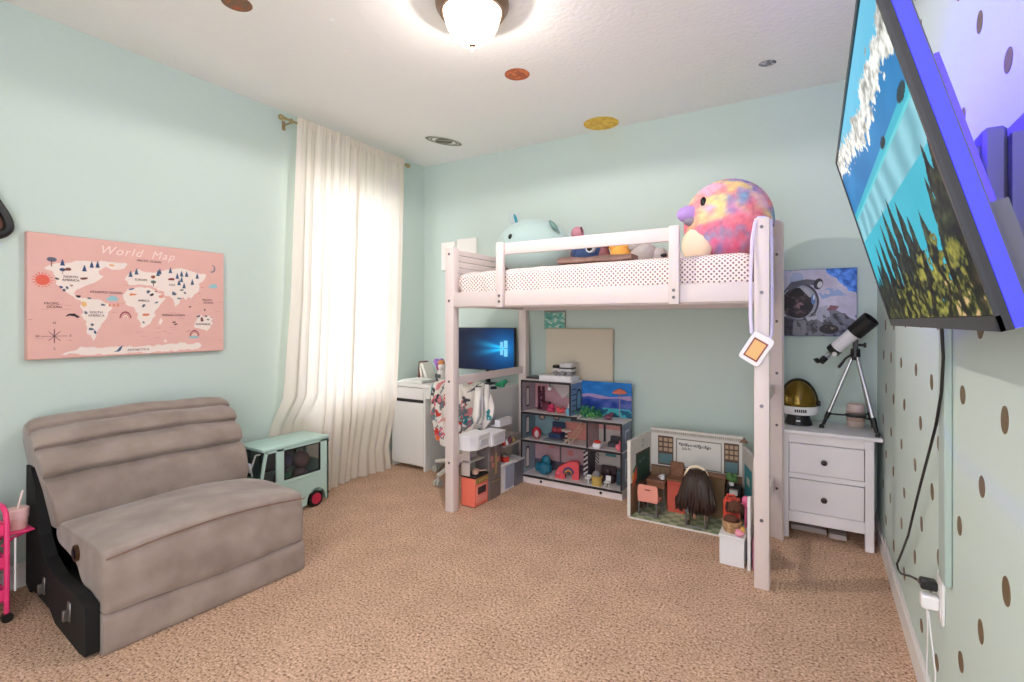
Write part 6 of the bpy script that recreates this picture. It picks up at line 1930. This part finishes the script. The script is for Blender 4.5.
# ---------------------------------------------------------------- ceiling light and stickers
clg = thing('ceiling_light', 'flush ceiling light with bronze rim and glowing frosted glass bowl', 'ceiling light', (-1.42, 1.98, H))
LC = (-1.42, 1.98, 0.0)
M_BRZ = mat('brushed_bronze', (140, 112, 92), 0.35, 0.6)
MB().lathe([(0.0, H - 0.001), (0.176, H - 0.001), (0.178, H - 0.014), (0.172, H - 0.03), (0.163, H - 0.040), (0.156, H - 0.055), (0.146, H - 0.055), (0.144, H - 0.03), (0.0, H - 0.03)], LC, n=48).build('rim', M_BRZ, clg)
MB().lathe([(0.0, H - 0.202), (0.03, H - 0.200), (0.066, H - 0.185), (0.10, H - 0.155), (0.123, H - 0.115), (0.137, H - 0.07), (0.142, H - 0.045)], LC, n=40).build('glass_bowl', mat('lit_frosted_glass', (255, 240, 222), 0.4, emit=2.4), clg)
MB().lathe([(0.0, H - 0.228), (0.006, H - 0.226), (0.012, H - 0.216), (0.008, H - 0.211), (0.020, H - 0.206), (0.020, H - 0.199), (0.0, H - 0.198)], LC, n=20).build('finial', M_BRZ, clg)
light('ceiling_bulb', 'POINT', (LC[0], LC[1], H - 0.236), 8, (1.0, 0.89, 0.86), 0.004)
_sp = light('ceiling_bulb_down', 'SPOT', (LC[0], LC[1], H - 0.238), 42, (1.0, 0.89, 0.86), 0.004)
_sp.data.spot_size = math.radians(178)
_sp.data.spot_blend = 0.12


def sticker(name, label, loc, rx, ry, a, fn, n=30, group=None):
    """round sticker on the ceiling; u, v in -1..1"""
    vs, uv = [(0, 0)], []
    mb = MB()
    M_ = at((loc[0], loc[1], H - 0.0015), rz=a)
    pts, fs = [Vector((0, 0, 0))], []
    R, N = 14, 48
    for r in range(1, R + 1):
        for i in range(N):
            t = 2 * PI * i / N
            pts.append(Vector((rx * r / R * math.cos(t), ry * r / R * math.sin(t), 0)))
    for i in range(N):
        fs.append((0, 1 + i, 1 + (i + 1) % N))
    for r in range(R - 1):
        for i in range(N):
            a_, b_ = 1 + r * N + i, 1 + r * N + (i + 1) % N
            fs.append((a_, b_, b_ + N, a_ + N))
    mb.add(pts, fs, M_)
    o = mb.build(name, attr_mat('sticker_print', 0.6), smooth=False)
    u = np.array([p.x / rx for p in pts])
    v = np.array([p.y / ry for p in pts])
    rgb = lin(fn(u, v))
    ca = o.data.color_attributes.new('Col', 'FLOAT_COLOR', 'POINT')
    ca.data.foreach_set('color', np.hstack([rgb, np.ones((len(rgb), 1))]).ravel())
    return tag(o, label, 'ceiling sticker', group)


def planet(c1, c2, s, seed, stripes=0):
    def f(u, v):
        n = fbm(u + 2, v + 2, s, seed)
        if stripes:
            n = 0.5 * n + 0.5 * (0.5 + 0.5 * np.sin(v * stripes))
        n = np.clip((n - 0.5) * 2.4 + 0.5, 0, 1)[:, None]
        return np.array(c1, float) * (1 - n) + np.array(c2, float) * n
    return f


sticker('planet_sticker', 'brown and green planet sticker on the ceiling at the top left', (-2.395, 1.39), 0.068, 0.068, 0.5, planet((190, 96, 52), (96, 96, 84), 2.0, 3))
sticker('planet_sticker', 'orange planet sticker on the ceiling below the lamp', (-1.59, 2.695), 0.078, 0.078, 0.2, planet((222, 130, 80), (170, 84, 48), 4.0, 5))
sticker('planet_sticker', 'large yellow sun sticker on the ceiling above the loft bed', (-1.425, 3.70), 0.135, 0.135, 0.0, planet((250, 214, 90), (226, 170, 60), 6.0, 6))
sticker('planet_sticker', 'tiny grey moon sticker on the ceiling near the right wall', (-0.243, 3.35), 0.048, 0.040, 0.3, planet((214, 214, 220), (96, 96, 104), 3.0, 7))
sa = thing('planet_sticker', 'grey ringed planet sticker on the ceiling above the curtain end', 'ceiling sticker', (-2.715, 3.37, H))
o1 = sticker('globe', None, (-2.715, 3.37), 0.075, 0.075, 0.7, planet((160, 156, 140), (84, 84, 76), 1.5, 8, 7))
rg = MB()
Mr = at((-2.715, 3.37, H - 0.0025), rz=math.radians(66))
for r0, r1, m_ in ((1.0, 0.82, None), (0.76, 0.66, None)):
    N = 48
    vs = [(0.17 * r0 * math.cos(2 * PI * i / N), 0.075 * r0 * math.sin(2 * PI * i / N), 0) for i in range(N)] + [(0.17 * r1 * math.cos(2 * PI * i / N), 0.075 * r1 * math.sin(2 * PI * i / N), 0) for i in range(N)]
    rg.add(vs, [(i, (i + 1) % N, N + (i + 1) % N, N + i) for i in range(N)], Mr)
rg.build('ring', mat('ring_grey', (150, 148, 134), 0.6), sa, smooth=False)
o1.parent = sa
o1.location = o1.location - sa.location
for k in ('category',):
    if k in o1:
        del o1[k]
for (x, y, s_, lab) in ((-2.113, 1.72, 0.013, 'nearest to the room entrance'), (-2.274, 1.954, 0.015, 'nearest to the ceiling light'), (-2.431, 2.082, 0.010, 'nearest to the curtain'), (-2.341, 2.297, 0.010, 'farthest into the room')):
    P = []
    for k in range(10):
        r = s_ * (1.0 if k % 2 == 0 else 0.45)
        P.append((x + r * math.cos(PI * k / 5), y + r * math.sin(PI * k / 5), H - 0.0025))
    tag(MB().prism(P, (0, 0, 0.002)).build('star_sticker', mat('glow_star', (252, 252, 248), 0.4), smooth=False), 'tiny white star sticker on the ceiling, ' + lab, 'ceiling sticker', 'white star stickers on the ceiling')

# ---------------------------------------------------------------- television on the right wall
tvt = math.radians(15.4)


def tvp(y, q, dn=0.0):
    return Vector((0.2 - math.sin(tvt) * q + math.cos(tvt) * dn, y, 1.288 + math.cos(tvt) * q + math.sin(tvt) * dn))


def tvbox(mb, y0, y1, q0, q1, d0, d1):
    vs = [tvp(y, q, d_) for d_ in (d0, d1) for q in (q0, q1) for y in (y0, y1)]
    return mb.add(vs, [(0, 1, 3, 2), (4, 6, 7, 5), (0, 4, 5, 1), (2, 3, 7, 6), (0, 2, 6, 4), (1, 5, 7, 3)])


TY0, TY1, TQ = 0.84, 1.885, 0.533
tv = thing('television', 'large flat television tilted forward on the dotted right wall showing a lake scene', 'television', (0.2, 1.36, 1.288))
mb = MB()
tvbox(mb, TY0, TY1, 0.0, TQ, 0.001, 0.009)
mb.build('panel', mat('tv_bezel', (26, 26, 30), 0.4), tv, smooth=False)
mb = MB()
for a in ((TY0, TY1, 0.0, 0.02), (TY0, TY1, TQ - 0.006, TQ), (TY0, TY0 + 0.008, 0.0, TQ), (TY1 - 0.006, TY1, 0.0, TQ)):
    tvbox(mb, *a, -0.004, 0.001)
mb.build('bezel', mat('tv_bezel_front', (36, 36, 42), 0.35), tv, smooth=False)
M_SHELL = mat('tv_shell', (84, 84, 94), 0.45)
mb = MB()
tvbox(mb, TY0 + 0.003, TY1 - 0.003, 0.004, TQ - 0.004, 0.009, 0.03)
tvbox(mb, TY0 + 0.10, TY1 - 0.10, 0.03, 0.40, 0.034, 0.062)
tvbox(mb, TY0 + 0.02, TY1 - 0.02, 0.012, 0.16, 0.034, 0.052)
mb.build('back_shell', M_SHELL, tv, smooth=False)


def lake_art(u, v):
    """u from the far (left) edge to the near (right) edge of the screen"""
    n = fbm(u, v, 5, 2)
    n2 = fbm(u * 1.2, v * 0.6, 30, 6)
    n3 = fbm(u * 1.1, v, 46, 9)
    k = np.clip((v - 0.80) / 0.2, 0, 1)[:, None]
    rgb = np.array([84, 186, 224.]) * (1 - k) + np.array([120, 204, 236.]) * k
    rgb = rgb + (n[:, None] - 0.5) * 24
    # blue mountains between the lake and the clouds
    mt_ = v < 0.93 - 0.17 * u + 0.04 * np.sin(u * 9) + 0.05 * (n - 0.5)
    rgb[mt_] = np.array([32, 128, 190.]) + (n[mt_, None] - 0.5) * 40
    # cloud bank
    cl_v = 0.945 - 0.19 * u + 0.05 * u * u + 0.02 * np.sin(u * 9)
    wd_ = 0.050 + 0.07 * np.clip(n - 0.35, 0, 1)
    cm = np.abs(v - cl_v + 0.10 * (n3 - 0.5)) < wd_ * (0.35 + 1.3 * n2)
    rgb[cm] = np.array([250, 250, 244.]) - np.clip(0.60 - n3[cm, None], 0, 1) * 260
    # lake, mist and far shore
    lk = v < 0.655
    rgb[lk] = np.array([58, 184, 206.]) + (n[lk, None] - 0.5) * 26
    mist = (v < 0.61) & (v > 0.48)
    st = 0.5 + 0.5 * np.sin(u * 46 + 5 * n)
    rgb[mist] = rgb[mist] * 0.35 + np.array([192, 222, 232.]) * 0.65 - st[mist, None] * 36
    put(rgb, (v > 0.61) & (v < 0.625), (96, 206, 214))
    put(rgb, ell(u, v, 0.945, 0.66, 0.035, 0.02), (28, 54, 64))
    put(rgb, ell(u, v, 0.72, 0.655, 0.03, 0.018), (28, 54, 64))
    # conifers: one broad stand, a gap of water, one stand by the near edge
    rs = np.random.RandomState(5)
    trees = [(0.03, 0.24), (0.11, 0.32), (0.20, 0.41), (0.29, 0.42), (0.385, 0.46), (0.47, 0.50), (0.56, 0.51), (0.64, 0.46), (0.70, 0.38), (0.80, 0.36), (0.905, 0.42), (0.945, 0.50), (0.985, 0.49)]
    for i in range(26):
        x = rs.rand() * 0.74
        trees.append((x, 0.10 + rs.rand() * 0.22))
    for i in range(10):
        trees.append((0.86 + rs.rand() * 0.14, 0.10 + rs.rand() * 0.26))
    trees.sort(key=lambda t: -t[1])
    for i, (x, h_) in enumerate(trees):
        w = 0.03 + 0.085 * h_
        m_ = (v < h_) & (np.abs(u - x) < w * np.clip((h_ - v) / max(h_, 0.2), 0, 1) ** 0.8 * (0.45 + 1.1 * n2))
        c = np.array([[20, 30, 24.], [30, 40, 30.], [24, 34, 30.]][i % 3])
        rgb[m_] = c + (n3[m_, None] - 0.44) * np.array([120, 124, 76.])
    low_ = v < 0.05 + 0.16 * np.clip(n2 - 0.3, 0, 1)
    rgb[low_] = np.array([52, 58, 28.]) + (n3[low_, None] - 0.48) * np.array([190, 180, 90.])
    # sunlit meadow towards the near edge
    gr = (u > 0.30) & (v < (0.10 + 0.16 * u) * (0.55 + 0.9 * n2)) & (n3 > 0.47)
    rgb[gr] = np.array([92, 94, 38.]) + (n3[gr, None] - 0.5) * np.array([260, 230, 110.])
    put(rgb, (u > 0.80) & (v < 0.12) & (n3 > 0.62), (206, 170, 124))
    tr_ = (v < 0.24) & (np.sin(u * 75 + 14 * n) > 0.55)
    rgb[tr_] = rgb[tr_] * 0.3 + 6
    return rgb


mb = MB().sheet(lambda a, b: tvp(TY1 - 0.008 - (TY1 - TY0 - 0.018) * a, 0.021 + (TQ - 0.028) * b, -0.0005), 420, 220)
scr = mb.build('screen', attr_mat('television_picture', 0.35, emit=0.95, spec=0.02), tv, smooth=False)
u, v = np.meshgrid(np.linspace(0, 1, 421), np.linspace(0, 1, 221))
rgb = lin(lake_art(u.ravel(), v.ravel()))
ca = scr.data.color_attributes.new('Col', 'FLOAT_COLOR', 'POINT')
ca.data.foreach_set('color', np.hstack([rgb, np.ones((len(rgb), 1))]).ravel())
# glowing strip round the back of the set
M_LED = mat('blue_violet_led', (96, 66, 255), 0.5, emit=1.0)
M_LED.node_tree.nodes['Principled BSDF'].inputs['Base Color'].default_value = (0.02, 0.02, 0.05, 1)
M_LED.node_tree.nodes['Principled BSDF'].inputs['Emission Color'].default_value = (0.05, 0.012, 1.0, 1)
M_LED.node_tree.nodes['Principled BSDF'].inputs['Emission Strength'].default_value = 190.0
M_SIDE_GLOW = mat('blue_side_glow', (52, 54, 216), 0.5, emit=0.66)  # even emission imitating LED light that falls on the shell's side
lp = [tvp(TY0 + 0.06, 0.17, 0.034), tvp(TY0 + 0.06, TQ - 0.035, 0.034), tvp(TY1 - 0.06, TQ - 0.035, 0.034), tvp(TY1 - 0.06, 0.17, 0.034)]
for i in range(4):
    MB().cyl(lp[i], lp[(i + 1) % 4], 0.0035, None, 6).build('led_glow', M_LED, tv)
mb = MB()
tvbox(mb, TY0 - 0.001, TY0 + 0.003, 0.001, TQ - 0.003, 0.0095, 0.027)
mb.build('led_glow', M_SIDE_GLOW, tv, smooth=False)  # added glowing band, in place of a blue-lit shell edge

mnt = thing('wall_mount', 'steel swivel wall mount holding the television on the right wall', 'wall mount', (XR, 1.24, 1.38))
M_MNT = mat('mount_grey', (104, 104, 120), 0.4, 0.2)
MB().box(0.305, XR - 0.0005, 1.15, 1.29, 1.39, 1.66, 0.004).prism([(0.305, 1.16, 1.62), (0.305, 1.28, 1.62), (0.305, 1.28, 1.40), (0.305, 1.16, 1.40)], (-0.02, 0, 0)).build('wall_plate', M_MNT, mnt)
MB().box(0.252, 0.285, 1.18, 1.27, 1.42, 1.64, 0.006).build('pivot_block', M_MNT, mnt)
for z in (1.46, 1.585):
    MB().box(0.225, 0.262, 1.20, 1.52, z, z + 0.03, 0.004).cyl((0.243, 1.51, z - 0.012), (0.243, 1.51, z + 0.042), 0.016, None, 14).build('arm', M_MNT, mnt)
bm_ = MB()
for y in (1.27, 1.52):
    tvbox(bm_, y - 0.016, y + 0.016, 0.06, 0.46, 0.062, 0.078)
bm_.build('tv_bracket', M_MNT, mnt, smooth=False)
MB().tube([(0.262, 1.30, 1.60), (0.255, 1.36, 1.62), (0.245, 1.42, 1.60), (0.235, 1.45, 1.56)], 0.006, 8).build('mount_cable', M_BLACK, mnt)

# ---------------------------------------------------------------- wiring, outlet and gold dots on the right wall
tag(MB().box(0.311, XR - 0.0005, 1.837, 1.912, 0.552, 1.40, 0.003).build('cable_cover', mat('cable_cover_mint', (170, 188, 180), 0.5)), 'slim mint cable cover running down the right wall from the television', 'cable cover')
cpts = [(0.27, 1.76, 1.36), (0.297, 1.79, 1.30), (0.304, 1.805, 1.20), (0.305, 1.835, 1.10), (0.305, 1.91, 0.995), (0.305, 1.985, 0.92), (0.305, 2.08, 0.83), (0.305, 2.181, 0.732), (0.305, 2.315, 0.596), (0.306, 2.43, 0.481), (0.308, 2.613, 0.344), (0.311, 2.76, 0.243), (0.312, 2.80, 0.222), (0.31, 2.74, 0.218), (0.306, 2.62, 0.252), (0.304, 2.492, 0.301), (0.30, 2.34, 0.362), (0.297, 2.212, 0.408), (0.294, 2.09, 0.452)]
cc = MB().tube(cpts, 0.0042, 8)
pw_ = thing('power_cable', 'black power cable hanging from the television to the wall outlet', 'cable', (0.29, 2.0, 0.29))
cc.build('cord', M_BLACK, pw_, angle=180)
MB().cyl((0.294, 2.10, 0.449), (0.29, 2.01, 0.482), 0.008, 0.012, 12).box(0.279, 0.3205, 1.975, 2.012, 0.474, 0.502, 0.004).build('plug', M_BLACK, pw_)
ou = thing('wall_outlet', 'white electrical outlet plate low on the right wall', 'outlet', (XR, 1.97, 0.40))
MB().box(0.322, XR - 0.0005, 1.93, 2.005, 0.395, 0.535, 0.002).build('plate', M_PLAST, ou)
for z in (0.425, 0.49):
    MB().box(0.3205, 0.3225, 1.95, 1.985, z - 0.016, z + 0.016, 0.001).build('socket', M_WHITE, ou)
chg = thing('phone_charger', 'white plug charger with a thin white lead in the wall outlet', 'charger', (0.30, 1.99, 0.42))
MB().box(0.278, 0.3215, 1.955, 1.995, 0.424, 0.464, 0.005).build('charger_body', M_PLAST, chg)
MB().tube([(0.295, 1.985, 0.42), (0.298, 1.99, 0.36), (0.303, 2.03, 0.27), (0.306, 2.06, 0.17), (0.306, 2.03, 0.135), (0.306, 1.97, 0.14), (0.304, 1.92, 0.18), (0.302, 1.90, 0.27), (0.298, 1.93, 0.35), (0.295, 1.96, 0.42)], 0.0022, 6).build('lead', M_PLAST, chg, angle=180)

M_GDOT = mat('gold_foil', (126, 106, 78), 0.45, 0.35)
EV = [1.02, 1.38, 1.745, 2.13, 2.45, 2.82, 3.18, 3.50]
OD = [0.84, 1.20, 1.57, 2.03, 2.335, 2.71, 3.07, 3.39]
rs = random.Random(2)
for i in range(15):
    z = 0.212 + 0.1795 * i
    for y in (OD if i % 2 == 0 else EV):
        if z > 2.78:
            continue
        yy, zz = y + rs.uniform(-0.02, 0.02), z + rs.uniform(-0.012, 0.012)
        if 1.80 < yy < 1.95 and 0.5 < z < 1.42:
            yy = 1.94
        P = []
        k1, k2, p1 = rs.uniform(0.9, 1.1), rs.uniform(0.92, 1.12), rs.uniform(0, 6)
        for k in range(18):
            t = 2 * PI * k / 18
            r = 0.0255 * (1 + 0.06 * math.sin(2 * t + p1))
            P.append((XR - 0.0014, yy + r * k1 * math.cos(t), zz + r * k2 * math.sin(t)))
        if min(abs(yy - 1.2), abs(yy - 1.24)) < 0.12 and 1.36 < zz < 1.69:
            continue
        if 1.87 < yy < 2.02 and zz < 0.54 and zz > 0.38:
            continue
        tag(MB().prism(P, (0.0012, 0, 0)).build('dot_sticker', M_GDOT, smooth=False), 'gold dot sticker on the pale mint right wall', 'wall sticker', 'gold dot stickers on the right wall')
